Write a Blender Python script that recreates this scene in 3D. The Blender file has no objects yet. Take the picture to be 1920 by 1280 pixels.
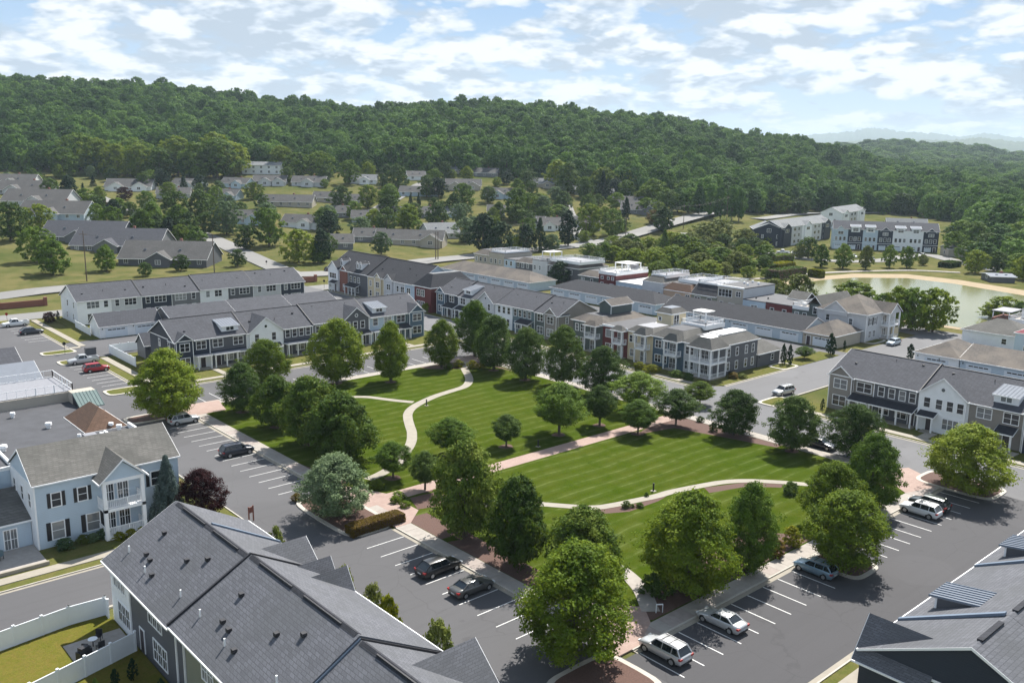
import bpy, math, random
import numpy as np
from mathutils import Vector, Matrix
R_ = math.radians
rng = np.random.default_rng(7); random.seed(11)
scene = bpy.context.scene
# ---------------------------------------------------------------- camera
FPX, PITCH, ROLL, YAW, CAMH = 1688.15, 0.2073211, 0.0152433, 0.7284815, 43.046
def cam_rot():
    cy, sy = math.cos(YAW), math.sin(YAW); cp, sp = math.cos(PITCH), math.sin(PITCH); cr, sr = math.cos(ROLL), math.sin(ROLL)
    Rz = np.array([[cy, -sy, 0], [sy, cy, 0], [0, 0, 1]]); Rp = np.array([[1, 0, 0], [0, -sp, -cp], [0, cp, -sp]])
    return np.array([[cr, -sr, 0], [sr, cr, 0], [0, 0, 1]]) @ Rp @ Rz
CR = cam_rot()
cd = bpy.data.cameras.new('camera'); cam = bpy.data.objects.new('camera', cd); scene.collection.objects.link(cam)
cd.sensor_width = 36; cd.lens = 36 * FPX / 1920; cd.clip_start = 1; cd.clip_end = 40000
M4 = Matrix.Identity(4)
for i in range(3):
    M4[i][0] = CR[0][i]; M4[i][1] = -CR[1][i]; M4[i][2] = -CR[2][i]
M4[2][3] = CAMH
cam.matrix_world = M4; scene.camera = cam
# ---------------------------------------------------------------- sun and sky
SUN_EL, SUN_AZ = 50.0, math.atan2(0.423, 0.906)
sd = Vector((math.cos(SUN_AZ) * math.cos(R_(SUN_EL)), math.sin(SUN_AZ) * math.cos(R_(SUN_EL)), math.sin(R_(SUN_EL))))
sl = bpy.data.lights.new('sun', 'SUN'); sl.energy = 5.0; sl.angle = R_(0.53); sl.color = (1, 0.955, 0.88)
so = bpy.data.objects.new('sun', sl); scene.collection.objects.link(so); so.rotation_euler = (-sd).to_track_quat('-Z', 'Y').to_euler(); so.location = (0, 0, 500)
w = bpy.data.worlds.new('World'); scene.world = w; w.use_nodes = True
nt = w.node_tree; nt.nodes.clear()
def N(nt, t, **k):
    n = nt.nodes.new(t)
    for a, b in k.items():
        if a == 'inp':
            for c, d in b.items(): n.inputs[c].default_value = d
        else: setattr(n, a, b)
    return n
def math_n(nt, op, a, b=None, c=None, clamp=False):
    n = nt.nodes.new('ShaderNodeMath'); n.operation = op; n.use_clamp = clamp
    for i, v in enumerate((a, b, c)):
        if v is None: continue
        if isinstance(v, (int, float)): n.inputs[i].default_value = v
        else: nt.links.new(v, n.inputs[i])
    return n.outputs[0]
def ramp(nt, fac, stops, interp='LINEAR'):
    n = nt.nodes.new('ShaderNodeValToRGB'); n.color_ramp.interpolation = interp
    e = n.color_ramp.elements
    while len(e) < len(stops): e.new(0.5)
    for i, (p, c) in enumerate(stops):
        e[i].position = p; e[i].color = (*c, 1) if len(c) == 3 else c
    nt.links.new(fac, n.inputs[0]); return n.outputs[0]
sky = N(nt, 'ShaderNodeTexSky', sky_type='NISHITA', sun_disc=False)
sky.sun_elevation = R_(SUN_EL); sky.sun_rotation = math.pi / 2 - SUN_AZ; sky.air_density = 1.3; sky.dust_density = 1.2; sky.altitude = 200
bg1 = N(nt, 'ShaderNodeBackground', inp={1: 0.06}); nt.links.new(sky.outputs[0], bg1.inputs[0])
tc = N(nt, 'ShaderNodeTexCoord'); sep = N(nt, 'ShaderNodeSeparateXYZ'); nt.links.new(tc.outputs['Generated'], sep.inputs[0])
zc = math_n(nt, 'MAXIMUM', sep.outputs[2], 0.0)
# cumulus field: flattened direction space so that the clouds pack closer towards the horizon
sc_ = math_n(nt, 'DIVIDE', 1.0, math_n(nt, 'ADD', zc, 0.30)); zl = math_n(nt, 'LOGARITHM', math_n(nt, 'ADD', math_n(nt, 'MULTIPLY', zc, 6.0), 1.0), 2.718)
def cloudvec(dz):
    cb = N(nt, 'ShaderNodeCombineXYZ')
    nt.links.new(math_n(nt, 'MULTIPLY', sep.outputs[0], sc_), cb.inputs[0]); nt.links.new(math_n(nt, 'MULTIPLY', sep.outputs[1], sc_), cb.inputs[1])
    nt.links.new(math_n(nt, 'ADD', math_n(nt, 'MULTIPLY', zl, .62), dz), cb.inputs[2]); return cb.outputs[0]
def cloudnoise(dz):
    v = cloudvec(dz)
    b = N(nt, 'ShaderNodeTexNoise', inp={2: 1.15, 3: 2.0, 4: 0.5}); nt.links.new(v, b.inputs[0])
    a = N(nt, 'ShaderNodeTexNoise', inp={2: 2.7, 3: 7.0, 4: 0.5, 5: 2.2}); nt.links.new(v, a.inputs[0])
    wv = N(nt, 'ShaderNodeVectorMath', operation='MULTIPLY_ADD'); nt.links.new(a.outputs[1], wv.inputs[0]); wv.inputs[1].default_value = (.16, .16, .16); nt.links.new(v, wv.inputs[2])
    c = N(nt, 'ShaderNodeTexVoronoi', feature='F1', inp={2: 6.5, 3: 3.0, 4: .5}); nt.links.new(wv.outputs[0], c.inputs[0])
    puff = math_n(nt, 'SUBTRACT', .5, c.outputs[0])
    return math_n(nt, 'ADD', math_n(nt, 'ADD', math_n(nt, 'MULTIPLY', a.outputs[0], 0.58), math_n(nt, 'MULTIPLY', b.outputs[0], 0.42)), math_n(nt, 'MULTIPLY', puff, .30))
n0 = cloudnoise(0.0); n1 = cloudnoise(0.06)
cover = ramp(nt, n0, [(0.23, (0, 0, 0)), (0.29, (.7, .7, .7)), (.36, (1, 1, 1))])
lit = math_n(nt, 'ADD', math_n(nt, 'MULTIPLY', math_n(nt, 'SUBTRACT', n0, n1), 6.5), math_n(nt, 'SUBTRACT', .90, n0), clamp=True)
ccol = ramp(nt, lit, [(0.15, (0.29, 0.34, 0.40)), (0.40, (0.37, 0.42, 0.48)), (0.62, (.45, .49, .53)), (0.88, (0.56, 0.57, 0.58))])
bg2 = N(nt, 'ShaderNodeBackground', inp={1: 1.0}); nt.links.new(ccol, bg2.inputs[0])
# pale blue air between the cumulus, whiter towards the horizon
air = ramp(nt, zc, [(0.0, (.44, .50, .56)), (0.05, (.33, .43, .53)), (0.16, (.19, .305, .48))])
bg3 = N(nt, 'ShaderNodeBackground', inp={1: 1.0}); nt.links.new(air, bg3.inputs[0])
mixh = N(nt, 'ShaderNodeMixShader'); hz = ramp(nt, zc, [(0.0, (.95, .95, .95)), (0.2, (.9, .9, .9)), (0.6, (.2, .2, .2))]); nt.links.new(hz, mixh.inputs[0]); nt.links.new(bg1.outputs[0], mixh.inputs[1]); nt.links.new(bg3.outputs[0], mixh.inputs[2])
hc = ramp(nt, zc, [(0.0, (0.15, 0.15, 0.15)), (0.02, (0.65, 0.65, 0.65)), (0.05, (1, 1, 1)), (0.28, (.9, .9, .9)), (0.5, (.45, .45, .45)), (.95, (.3, .3, .3))])
fac = math_n(nt, 'MULTIPLY', cover, hc)
mixc = N(nt, 'ShaderNodeMixShader'); nt.links.new(fac, mixc.inputs[0]); nt.links.new(mixh.outputs[0], mixc.inputs[1]); nt.links.new(bg2.outputs[0], mixc.inputs[2])
wo = N(nt, 'ShaderNodeOutputWorld'); nt.links.new(mixc.outputs[0], wo.inputs[0])
scene.view_settings.view_transform = 'Standard'; scene.view_settings.look = 'None'; scene.view_settings.gamma = 1; scene.view_settings.exposure = 0.90
scene.view_settings.use_curve_mapping = False
try:
    scene.cycles.max_bounces = 6; scene.cycles.diffuse_bounces = 3; scene.cycles.transparent_max_bounces = 8; scene.cycles.volume_bounces = 0
except Exception: pass

# ---------------------------------------------------------------- materials
def newmat(name):
    m = bpy.data.materials.new(name); m.use_nodes = True; nt = m.node_tree
    return m, nt, nt.nodes['Principled BSDF']
def mixc_(nt, f, a, b, mode='MIX'):
    n = nt.nodes.new('ShaderNodeMix'); n.data_type = 'RGBA'; n.blend_type = mode
    for s, v in ((0, f), (6, a), (7, b)):
        if isinstance(v, (int, float)): n.inputs[s].default_value = v
        elif isinstance(v, tuple): n.inputs[s].default_value = (*v, 1) if len(v) == 3 else v
        else: nt.links.new(v, n.inputs[s])
    return n.outputs[2]
def objco(nt): return nt.nodes.new('ShaderNodeTexCoord').outputs['Object']
def geopos(nt): return nt.nodes.new('ShaderNodeNewGeometry').outputs['Position']
def noise(nt, v, scale, detail=4, rough=.55):
    n = N(nt, 'ShaderNodeTexNoise', inp={2: scale, 3: detail, 4: rough}); nt.links.new(v, n.inputs[0]); return n.outputs[0]
def simple(name, col, rough=.7, var=.12, scale=1.5, metal=0, spec=None, bump=0):
    m, nt, p = newmat(name); p.inputs['Roughness'].default_value = rough; p.inputs['Metallic'].default_value = metal
    f = noise(nt, geopos(nt), scale, 5)
    c = mixc_(nt, f, tuple(x * (1 - var * 1.6) for x in col), tuple(min(1, x * (1 + var * 1.6)) for x in col))
    nt.links.new(c, p.inputs['Base Color'])
    if bump:
        b = N(nt, 'ShaderNodeBump', inp={0: bump, 1: .02}); nt.links.new(f, b.inputs['Height']); nt.links.new(b.outputs[0], p.inputs['Normal'])
    return m
def siding(name, col, rough=.6, board=False):
    m, nt, p = newmat(name); p.inputs['Roughness'].default_value = rough
    co = objco(nt); s = N(nt, 'ShaderNodeSeparateXYZ'); nt.links.new(co, s.inputs[0])
    if board: t = math_n(nt, 'ADD', s.outputs[0], s.outputs[1])
    else: t = s.outputs[2]
    fr = math_n(nt, 'FRACT', math_n(nt, 'MULTIPLY', t, 3.0 if board else 5.0))
    lap = ramp(nt, fr, [(0, (0, 0, 0)), (.12, (1, 1, 1)), (1, (.8, .8, .8))])
    f = noise(nt, geopos(nt), .7, 5)
    c = mixc_(nt, f, tuple(x * .88 for x in col), tuple(min(1, x * 1.1) for x in col))
    c = mixc_(nt, math_n(nt, 'MULTIPLY', math_n(nt, 'SUBTRACT', 1.0, lap), .18), c, (0.05, .05, .06), 'MIX')
    nt.links.new(c, p.inputs['Base Color'])
    b = N(nt, 'ShaderNodeBump', inp={0: .5, 1: .02}); nt.links.new(lap, b.inputs['Height']); nt.links.new(b.outputs[0], p.inputs['Normal'])
    return m
def shingle(name, col, stain=None, stainamt=0.0, k=1.0):
    m, nt, p = newmat(name); p.inputs['Roughness'].default_value = .9; p.inputs['Specular IOR Level'].default_value = .25
    co = objco(nt); s = N(nt, 'ShaderNodeSeparateXYZ'); nt.links.new(co, s.inputs[0])
    cb = N(nt, 'ShaderNodeCombineXYZ'); nt.links.new(math_n(nt, 'ADD', s.outputs[0], s.outputs[1]), cb.inputs[0]); nt.links.new(math_n(nt, 'MULTIPLY', s.outputs[2], 2.3), cb.inputs[1])
    br = N(nt, 'ShaderNodeTexBrick', inp={'Scale': 1.0, 'Mortar Size': .035, 'Brick Width': .6, 'Row Height': .33, 'Bias': 0.0})
    br.inputs['Color1'].default_value = (*[x * .66 for x in col], 1); br.inputs['Color2'].default_value = (*[min(1, x * 1.34) for x in col], 1); br.inputs['Mortar'].default_value = (*[x * .35 for x in col], 1)
    nt.links.new(cb.outputs[0], br.inputs[0])
    f = noise(nt, geopos(nt), .35, 6); c = mixc_(nt, .35, br.outputs[0], mixc_(nt, f, tuple(x * .6 for x in col), tuple(x * 1.4 for x in col)))
    g = noise(nt, geopos(nt), 14, 2); c = mixc_(nt, .35, c, mixc_(nt, g, (0, 0, 0), tuple(x * 2 for x in col)))
    if stain:
        h = ramp(nt, noise(nt, geopos(nt), .22, 5, .6), [(.42, (0, 0, 0)), (.62, (1, 1, 1))]); c = mixc_(nt, math_n(nt, 'MULTIPLY', h, stainamt), c, stain)
    nt.links.new(c, p.inputs['Base Color'])
    b = N(nt, 'ShaderNodeBump', inp={0: .35, 1: .03}); nt.links.new(br.outputs['Fac'], b.inputs['Height']); b.invert = True; nt.links.new(b.outputs[0], p.inputs['Normal'])
    return m
MT = {}
MT['white'] = simple('white_trim', (.84, .85, .86), .5, .04)
MT['sid_white'] = siding('white_siding', (.83, .85, .87)); MT['sid_lgrey'] = siding('light_grey_siding', (.55, .56, .58))
MT['sid_grey'] = siding('grey_siding', (.17, .175, .19)); MT['sid_dkgrey'] = siding('dark_grey_siding', (.095, .10, .115))
MT['sid_navy'] = siding('navy_siding', (.016, .026, .048)); MT['sid_blue'] = siding('blue_siding', (.07, .12, .17))
MT['sid_pale'] = siding('pale_blue_siding', (.47, .57, .66)); MT['sid_teal'] = siding('blue_green_siding', (.12, .18, .20))
MT['sid_taupe'] = siding('taupe_siding', (.24, .22, .20)); MT['sid_cream'] = siding('cream_siding', (.62, .53, .36)); MT['sid_peach'] = siding('peach_siding', (.58, .40, .28))
MT['sid_red'] = siding('dark_red_siding', (.13, .022, .022)); MT['sid_green'] = siding('dark_green_siding', (.085, .11, .105)); MT['sid_olive'] = siding('olive_siding', (.21, .22, .17))
MT['sid_tan'] = siding('tan_siding', (.42, .38, .32))
MT['brick'] = simple('red_brick_wall', (.23, .09, .065), .85, .25, 6)
MT['rf'] = shingle('charcoal_shingles', (.074, .077, .090)); MT['rf_dk'] = shingle('dark_shingles', (.036, .038, .046))
MT['rf_fg'] = shingle('grey_shingles', (.118, .122, .138), (.088, .092, .098), .5)
MT['rf_tan'] = shingle('weathered_tan_shingles', (.115, .103, .094), (.18, .155, .13), .7); MT['rf_wgrey'] = shingle('weathered_grey_shingles', (.145, .14, .13), (.085, .085, .078), .6)
MT['rf_brn'] = shingle('brown_shingles', (.155, .095, .066), (.12, .08, .06), .5); MT['rf_house'] = shingle('cottage_shingles', (.105, .102, .10), (.07, .07, .07), .5)
MT['rf_lt'] = shingle('pale_shingles', (.19, .20, .21), (.2, .2, .2), .4)
MT['membrane'] = simple('dark_roof_membrane', (.055, .057, .066), .8, .3, .5); MT['membrane_w'] = simple('white_roof_membrane', (.78, .77, .74), .6, .08, .6)
MT['deck'] = simple('grey_roof_deck', (.22, .225, .25), .7, .15, 2)
def metalroof(name, col, sp):
    m, nt, p = newmat(name); p.inputs['Roughness'].default_value = .8; p.inputs['Specular IOR Level'].default_value = .2
    f = noise(nt, geopos(nt), 1.2, 4); nt.links.new(mixc_(nt, f, tuple(x * .85 for x in col), tuple(x * 1.12 for x in col)), p.inputs['Base Color']); return m
MT['metal'] = metalroof('grey_metal_roof', (.19, .21, .245), .4); MT['metal_green'] = metalroof('green_metal_roof', (.15, .20, .195), .4); MT['metal_red'] = metalroof('maroon_metal_roof', (.20, .045, .06), .4)
MT['metal_blue'] = metalroof('blue_grey_flashing', (.15, .19, .25), .4)
m, nt, p = newmat('window_glass'); p.inputs['Roughness'].default_value = .08; p.inputs['Specular IOR Level'].default_value = .8
oi = N(nt, 'ShaderNodeObjectInfo'); nt.links.new(ramp(nt, oi.outputs['Random'], [(0, (.012, .014, .018)), (.6, (.03, .035, .042)), (.75, (.12, .13, .14)), (1, (.30, .31, .31))]), p.inputs['Base Color']); MT['glass'] = m
MT['black'] = simple('black_paint', (.012, .013, .018), .45, .1); MT['vent'] = simple('vent_dark_metal', (.02, .02, .025), .6)
MT['garage'] = simple('garage_door_white', (.66, .72, .78), .5, .04); MT['door_dark'] = simple('dark_door', (.04, .03, .04), .4)
MT['concrete'] = simple('concrete', (.29, .262, .215), .85, .14, .9, bump=.2); MT['kerb'] = simple('kerb_concrete', (.44, .41, .36), .85, .12, 2)
MT['walk_old'] = simple('weathered_walk', (.33, .30, .27), .9, .16, 1.2)
MT['mulch'] = simple('mulch', (.10, .055, .043), .95, .35, 8, bump=.6); MT['sand'] = simple('sandy_bank', (.30, .23, .14), .95, .2, .4)
MT['soil'] = simple('bare_soil', (.26, .19, .12), .95, .2, .5)
MT['wood'] = simple('utility_pole_wood', (.12, .09, .07), .9, .2, 3); MT['bark'] = simple('tree_bark', (.10, .08, .06), .95, .3, 6)
MT['vinyl'] = simple('white_vinyl', (.80, .83, .86), .4, .03); MT['patio'] = simple('patio_paving', (.34, .31, .28), .85, .15, 2)
def asphalt(name, col, patch=.16):
    m, nt, p = newmat(name); p.inputs['Roughness'].default_value = .9; g = geopos(nt)
    f = noise(nt, g, .09, 6, .6); c = mixc_(nt, f, tuple(x * (1 - patch) for x in col), tuple(x * (1 + patch) for x in col))
    s = noise(nt, g, 9, 3, .7); c = mixc_(nt, .25, c, mixc_(nt, s, tuple(x * .4 for x in col), tuple(x * 1.6 for x in col)))
    mp = N(nt, 'ShaderNodeMapping', inp={3: (.05, 1.2, 1)}); nt.links.new(g, mp.inputs[0])
    v = noise(nt, mp.outputs[0], 1.0, 3); c = mixc_(nt, math_n(nt, 'MULTIPLY', ramp(nt, v, [(.5, (0, 0, 0)), (.7, (1, 1, 1))]), .22), c, tuple(x * .72 for x in col))
    # fine cracks
    vo = N(nt, 'ShaderNodeTexVoronoi', feature='DISTANCE_TO_EDGE', inp={2: .11}); wq = N(nt, 'ShaderNodeVectorMath', operation='ADD'); nq = N(nt, 'ShaderNodeTexNoise', inp={2: .5, 3: 4.0}); nt.links.new(g, nq.inputs[0]); nt.links.new(nq.outputs[1], wq.inputs[1]); nt.links.new(g, wq.inputs[0]); nt.links.new(wq.outputs[0], vo.inputs[0])
    c = mixc_(nt, math_n(nt, 'MULTIPLY', ramp(nt, vo.outputs[0], [(0.0, (1, 1, 1)), (.006, (0, 0, 0))]), .35), c, tuple(x * .5 for x in col))
    st = ramp(nt, noise(nt, g, .42, 3, .5), [(.66, (0, 0, 0)), (.74, (1, 1, 1))]); c = mixc_(nt, math_n(nt, 'MULTIPLY', st, .4), c, tuple(x * .45 for x in col)); pl = ramp(nt, noise(nt, g, .045, 2, .4), [(.56, (0, 0, 0)), (.575, (1, 1, 1))]); c = mixc_(nt, math_n(nt, 'MULTIPLY', pl, .3), c, tuple(x * 1.28 for x in col))
    nt.links.new(c, p.inputs['Base Color']); return m
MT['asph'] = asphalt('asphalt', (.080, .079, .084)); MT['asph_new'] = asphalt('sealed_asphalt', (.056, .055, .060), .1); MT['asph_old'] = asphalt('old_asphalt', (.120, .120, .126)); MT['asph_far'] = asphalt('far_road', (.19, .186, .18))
MT['paint'] = simple('road_paint', (.60, .60, .59), .6, .28, 1.6)
def brickpave(name, c1, c2):
    m, nt, p = newmat(name); p.inputs['Roughness'].default_value = .9; g = geopos(nt)
    br = N(nt, 'ShaderNodeTexBrick', inp={'Scale': 1.0, 'Mortar Size': .012, 'Brick Width': .4, 'Row Height': .2}); nt.links.new(g, br.inputs[0])
    br.inputs['Color1'].default_value = (*c1, 1); br.inputs['Color2'].default_value = (*c2, 1); br.inputs['Mortar'].default_value = (.2, .18, .16, 1)
    f = noise(nt, g, .6, 5); nt.links.new(mixc_(nt, .5, br.outputs[0], mixc_(nt, f, tuple(x * .75 for x in c1), tuple(x * 1.2 for x in c2))), p.inputs['Base Color']); return m
MT['pave'] = brickpave('brick_paving', (.30, .20, .17), (.37, .27, .23))
def grassmat(name, g1, g2, dry, dryamt, stripes=False, scale=.05):
    m, nt, p = newmat(name); p.inputs['Roughness'].default_value = 1; p.inputs['Specular IOR Level'].default_value = 0; g = geopos(nt)
    c = mixc_(nt, ramp(nt, noise(nt, g, .5, 6, .65), [(.3, (0, 0, 0)), (.7, (1, 1, 1))]), g1, g2)
    d = ramp(nt, noise(nt, g, scale, 7, .62), [(.5 - dryamt * .35, (0, 0, 0)), (.62 - dryamt * .2, (1, 1, 1))]); d2 = ramp(nt, noise(nt, g, scale * 7, 5, .6), [(.36, (.25, .25, .25)), (.6, (1, 1, 1))]); c = mixc_(nt, math_n(nt, 'MULTIPLY', math_n(nt, 'MULTIPLY', d, d2), min(1, dryamt * 1.3)), c, dry)
    if stripes:
        s = N(nt, 'ShaderNodeSeparateXYZ'); nt.links.new(g, s.inputs[0])
        wv = math_n(nt, 'ADD', s.outputs[1], math_n(nt, 'MULTIPLY', noise(nt, g, .08, 2), 2.2))
        fr = math_n(nt, 'FRACT', math_n(nt, 'MULTIPLY', wv, .42))
        st = ramp(nt, fr, [(0, (0, 0, 0)), (.40, (.3, .3, .3)), (.5, (1, 1, 1)), (.60, (.3, .3, .3)), (1, (0, 0, 0))])
        brk = ramp(nt, noise(nt, g, .35, 4, .7), [(.34, (0, 0, 0)), (.62, (1, 1, 1))])
        c = mixc_(nt, math_n(nt, 'MULTIPLY', math_n(nt, 'MULTIPLY', st, brk), .75), c, (.17, .20, .075))
    fine = noise(nt, g, 6, 4, .8); c = mixc_(nt, .4, c, mixc_(nt, fine, (0, 0, 0), tuple(x * 2 for x in g2)))
    nt.links.new(c, p.inputs['Base Color'])
    b = N(nt, 'ShaderNodeBump', inp={0: .7, 1: .08}); nt.links.new(fine, b.inputs['Height']); nt.links.new(b.outputs[0], p.inputs['Normal']); return m
MT['lawn'] = grassmat('park_lawn', (.027, .053, .004), (.048, .075, .006), (.078, .080, .013), .45, True)
MT['grass'] = grassmat('verge_grass', (0.065, 0.086, 0.019), (0.090, 0.107, 0.028), (0.163, 0.133, 0.056), .7, False, .12)
MT['yard'] = grassmat('yard_grass', (0.086, 0.095, 0.014), (0.116, 0.120, 0.021), (0.172, 0.116, 0.039), .55, False, .3)
MT['field'] = grassmat('field_grass', (.042, .066, .018), (.074, .090, .028), (.215, .170, .082), .60, False, .018)
def leafmat(name, c0, c1, c2, trans=.22, nscale=.35):
    m, nt, p = newmat(name); nt.nodes.remove(p)
    g = geopos(nt); oi = N(nt, 'ShaderNodeObjectInfo')
    f = math_n(nt, 'ADD', math_n(nt, 'MULTIPLY', noise(nt, g, nscale, 3, .6), .9), math_n(nt, 'MULTIPLY', math_n(nt, 'SUBTRACT', oi.outputs['Random'], .5), .5 if name == 'forest_leaves' else .35))
    f2 = math_n(nt, 'ADD', f, math_n(nt, 'MULTIPLY', math_n(nt, 'SUBTRACT', noise(nt, g, nscale * 9, 1), .5), .5))
    c = ramp(nt, f2, [(.25, c0), (.48, c1), (.72, c2)])
    d = N(nt, 'ShaderNodeBsdfPrincipled', inp={'Roughness': .6, 'Specular IOR Level': .06}); t = N(nt, 'ShaderNodeBsdfTranslucent'); mx = N(nt, 'ShaderNodeMixShader', inp={0: trans})
    nt.links.new(c, d.inputs[0]); nt.links.new(mixc_(nt, .5, c, (c2[0] * 1.5, c2[1] * 1.5, c2[2])), t.inputs[0])
    nt.links.new(d.outputs[0], mx.inputs[1]); nt.links.new(t.outputs[0], mx.inputs[2]); nt.links.new(mx.outputs[0], nt.nodes['Material Output'].inputs[0]); return m
MT['leaf'] = leafmat('maple_leaves', (0.045, 0.090, 0.010), (0.095, 0.163, 0.019), (0.168, 0.240, 0.032))
MT['leaf_y'] = leafmat('yellow_green_leaves', (0.064, 0.112, 0.010), (0.133, 0.194, 0.015), (0.236, 0.279, 0.034), .3)
MT['leaf_d'] = leafmat('dark_leaves', (0.030, 0.060, 0.014), (0.059, 0.106, 0.020), (0.108, 0.159, 0.035))
MT['leaf_m'] = leafmat('magnolia_leaves', (0.031, 0.064, 0.010), (0.076, 0.130, 0.016), (0.182, 0.227, 0.037))
MT['leaf_s'] = leafmat('silvery_leaves', (0.044, 0.083, 0.036), (0.095, 0.152, 0.067), (0.195, 0.256, 0.134))
MT['leaf_sp'] = leafmat('spruce_needles', (0.038, 0.062, 0.057), (0.076, 0.109, 0.100), (0.133, 0.171, 0.157), .1)
MT['leaf_pl'] = leafmat('purple_leaves', (0.021, 0.006, 0.008), (0.046, 0.011, 0.013), (0.090, 0.023, 0.023))
MT['leaf_ev'] = leafmat('evergreen_needles', (0.012, 0.031, 0.014), (0.022, 0.051, 0.022), (0.044, 0.078, 0.029), .1)
MT['leaf_f'] = leafmat('forest_leaves', (0.031, 0.078, 0.018), (0.068, 0.147, 0.028), (0.150, 0.254, 0.044), .2, .03)
MT['leaf_w'] = leafmat('willow_leaves', (0.081, 0.109, 0.021), (0.133, 0.162, 0.034), (0.199, 0.218, 0.057))
MT['leaf_b'] = leafmat('bright_shrub_leaves', (0.104, 0.133, 0.008), (0.171, 0.190, 0.009), (0.257, 0.247, 0.019), .3, 1.2)
MT['leaf_h'] = leafmat('hedge_leaves', (0.095, 0.062, 0.009), (0.133, 0.090, 0.013), (0.162, 0.123, 0.021), .15, 1.2)
# ---------------------------------------------------------------- terrain
SYW, CYW = math.sin(YAW), math.cos(YAW)
COLS = [(-900, [(250, 0), (310, 4), (400, 14), (480, 20), (640, 30), (750, 55), (1000, 100), (1300, 100), (2500, 40)]),
 (0, [(262, 0), (330, 4), (400, 11), (480, 18.5), (560, 20), (640, 28), (750, 52), (1000, 100), (1150, 102), (1600, 70), (3000, 20)]),
 (230, [(285, 0), (340, 2.2), (430, 9), (550, 16), (640, 26), (740, 45), (1000, 93), (1150, 92), (1600, 60), (3000, 20)]),
 (500, [(300, 0), (345, 1.5), (460, 8), (550, 17), (640, 28), (740, 42), (1000, 80), (1100, 80), (1600, 50), (3000, 20)]),
 (700, [(325, 0), (430, 4), (550, 15), (640, 28), (740, 42), (1000, 74), (1100, 74), (1600, 50), (3000, 20)]),
 (880, [(345, 0), (430, 2), (510, 10), (610, 23), (740, 42), (1000, 79), (1100, 79), (1600, 50), (3000, 20)]),
 (1200, [(440, 0), (520, 8), (620, 18), (760, 36), (1000, 68), (1100, 69), (1600, 45), (3000, 20)]),
 (1450, [(450, 0), (620, 5), (760, 18), (1000, 43), (1150, 46), (1600, 30), (3000, 20)]),
 (1570, [(450, 0), (620, 3), (800, 12), (1050, 32), (1300, 26), (1800, 28), (2150, 52), (2600, 30)]),
 (1660, [(450, 0), (620, 2), (900, 12), (1200, 22), (1600, 22), (1900, 48), (2200, 70), (2600, 50)]),
 (1750, [(450, 0), (650, 2), (1000, 12), (1500, 17), (1900, 40), (2200, 62), (2600, 50)]),
 (1920, [(400, 0), (650, 2), (1000, 8), (1500, 15), (2200, 40), (2600, 45), (3400, 30)]),
 (2600, [(400, 0), (700, 3), (1500, 10), (3000, 20)])]
def tz(x, y):
    x = np.asarray(x, float); y = np.asarray(y, float)
    fw = x * SYW + y * CYW; rt = x * CYW - y * SYW
    fwc = np.maximum(fw, 1.0); px = 960 + FPX * rt / (fwc * math.cos(PITCH) + 9)
    zs = np.stack([np.interp(fw, [a for a, b in c[1]], [b for a, b in c[1]]) for c in COLS]); cp = np.array([c[0] for c in COLS], float)
    pxc = np.clip(px, cp[0], cp[-1]); i = np.clip(np.searchsorted(cp, pxc, side='right') - 1, 0, len(cp) - 2)
    t = (pxc - cp[i]) / (cp[i + 1] - cp[i]); t = t * t * (3 - 2 * t)
    za = np.take_along_axis(zs, i[None], 0)[0]; zb = np.take_along_axis(zs, (i + 1)[None], 0)[0]
    z = za * (1 - t) + zb * t
    z = z + np.clip((fw - 640) / 200, 0, 1) * (4 * np.sin(x * .013 + 1) * np.cos(y * .011) + 2 * np.sin(x * .03 + y * .027))
    return np.where(fw < 200, 0, z)
def tzs(x, y): return float(tz(np.array([x]), np.array([y]))[0])
def ray(px, py): return CR.T @ np.array([(px - 960) / FPX, (py - 640) / FPX, 1.0])
def G(px, py, z=0.0):
    d = ray(px, py); t = (z - CAMH) / d[2]; return (t * d[0], t * d[1])
TT = np.concatenate([np.arange(60, 900, 1.5), np.arange(900, 4000, 6)])
def GT(px, py):
    d = ray(px, py); d = d / math.hypot(d[0], d[1]); X = TT * d[0]; Y = TT * d[1]; Z = CAMH + TT * d[2]
    hit = np.nonzero(Z <= tz(X, Y))[0]
    if len(hit) == 0: return (X[-1], Y[-1], 20.0, TT[-1])
    k = hit[0]; return (X[k], Y[k], tzs(X[k], Y[k]), TT[k])
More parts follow.
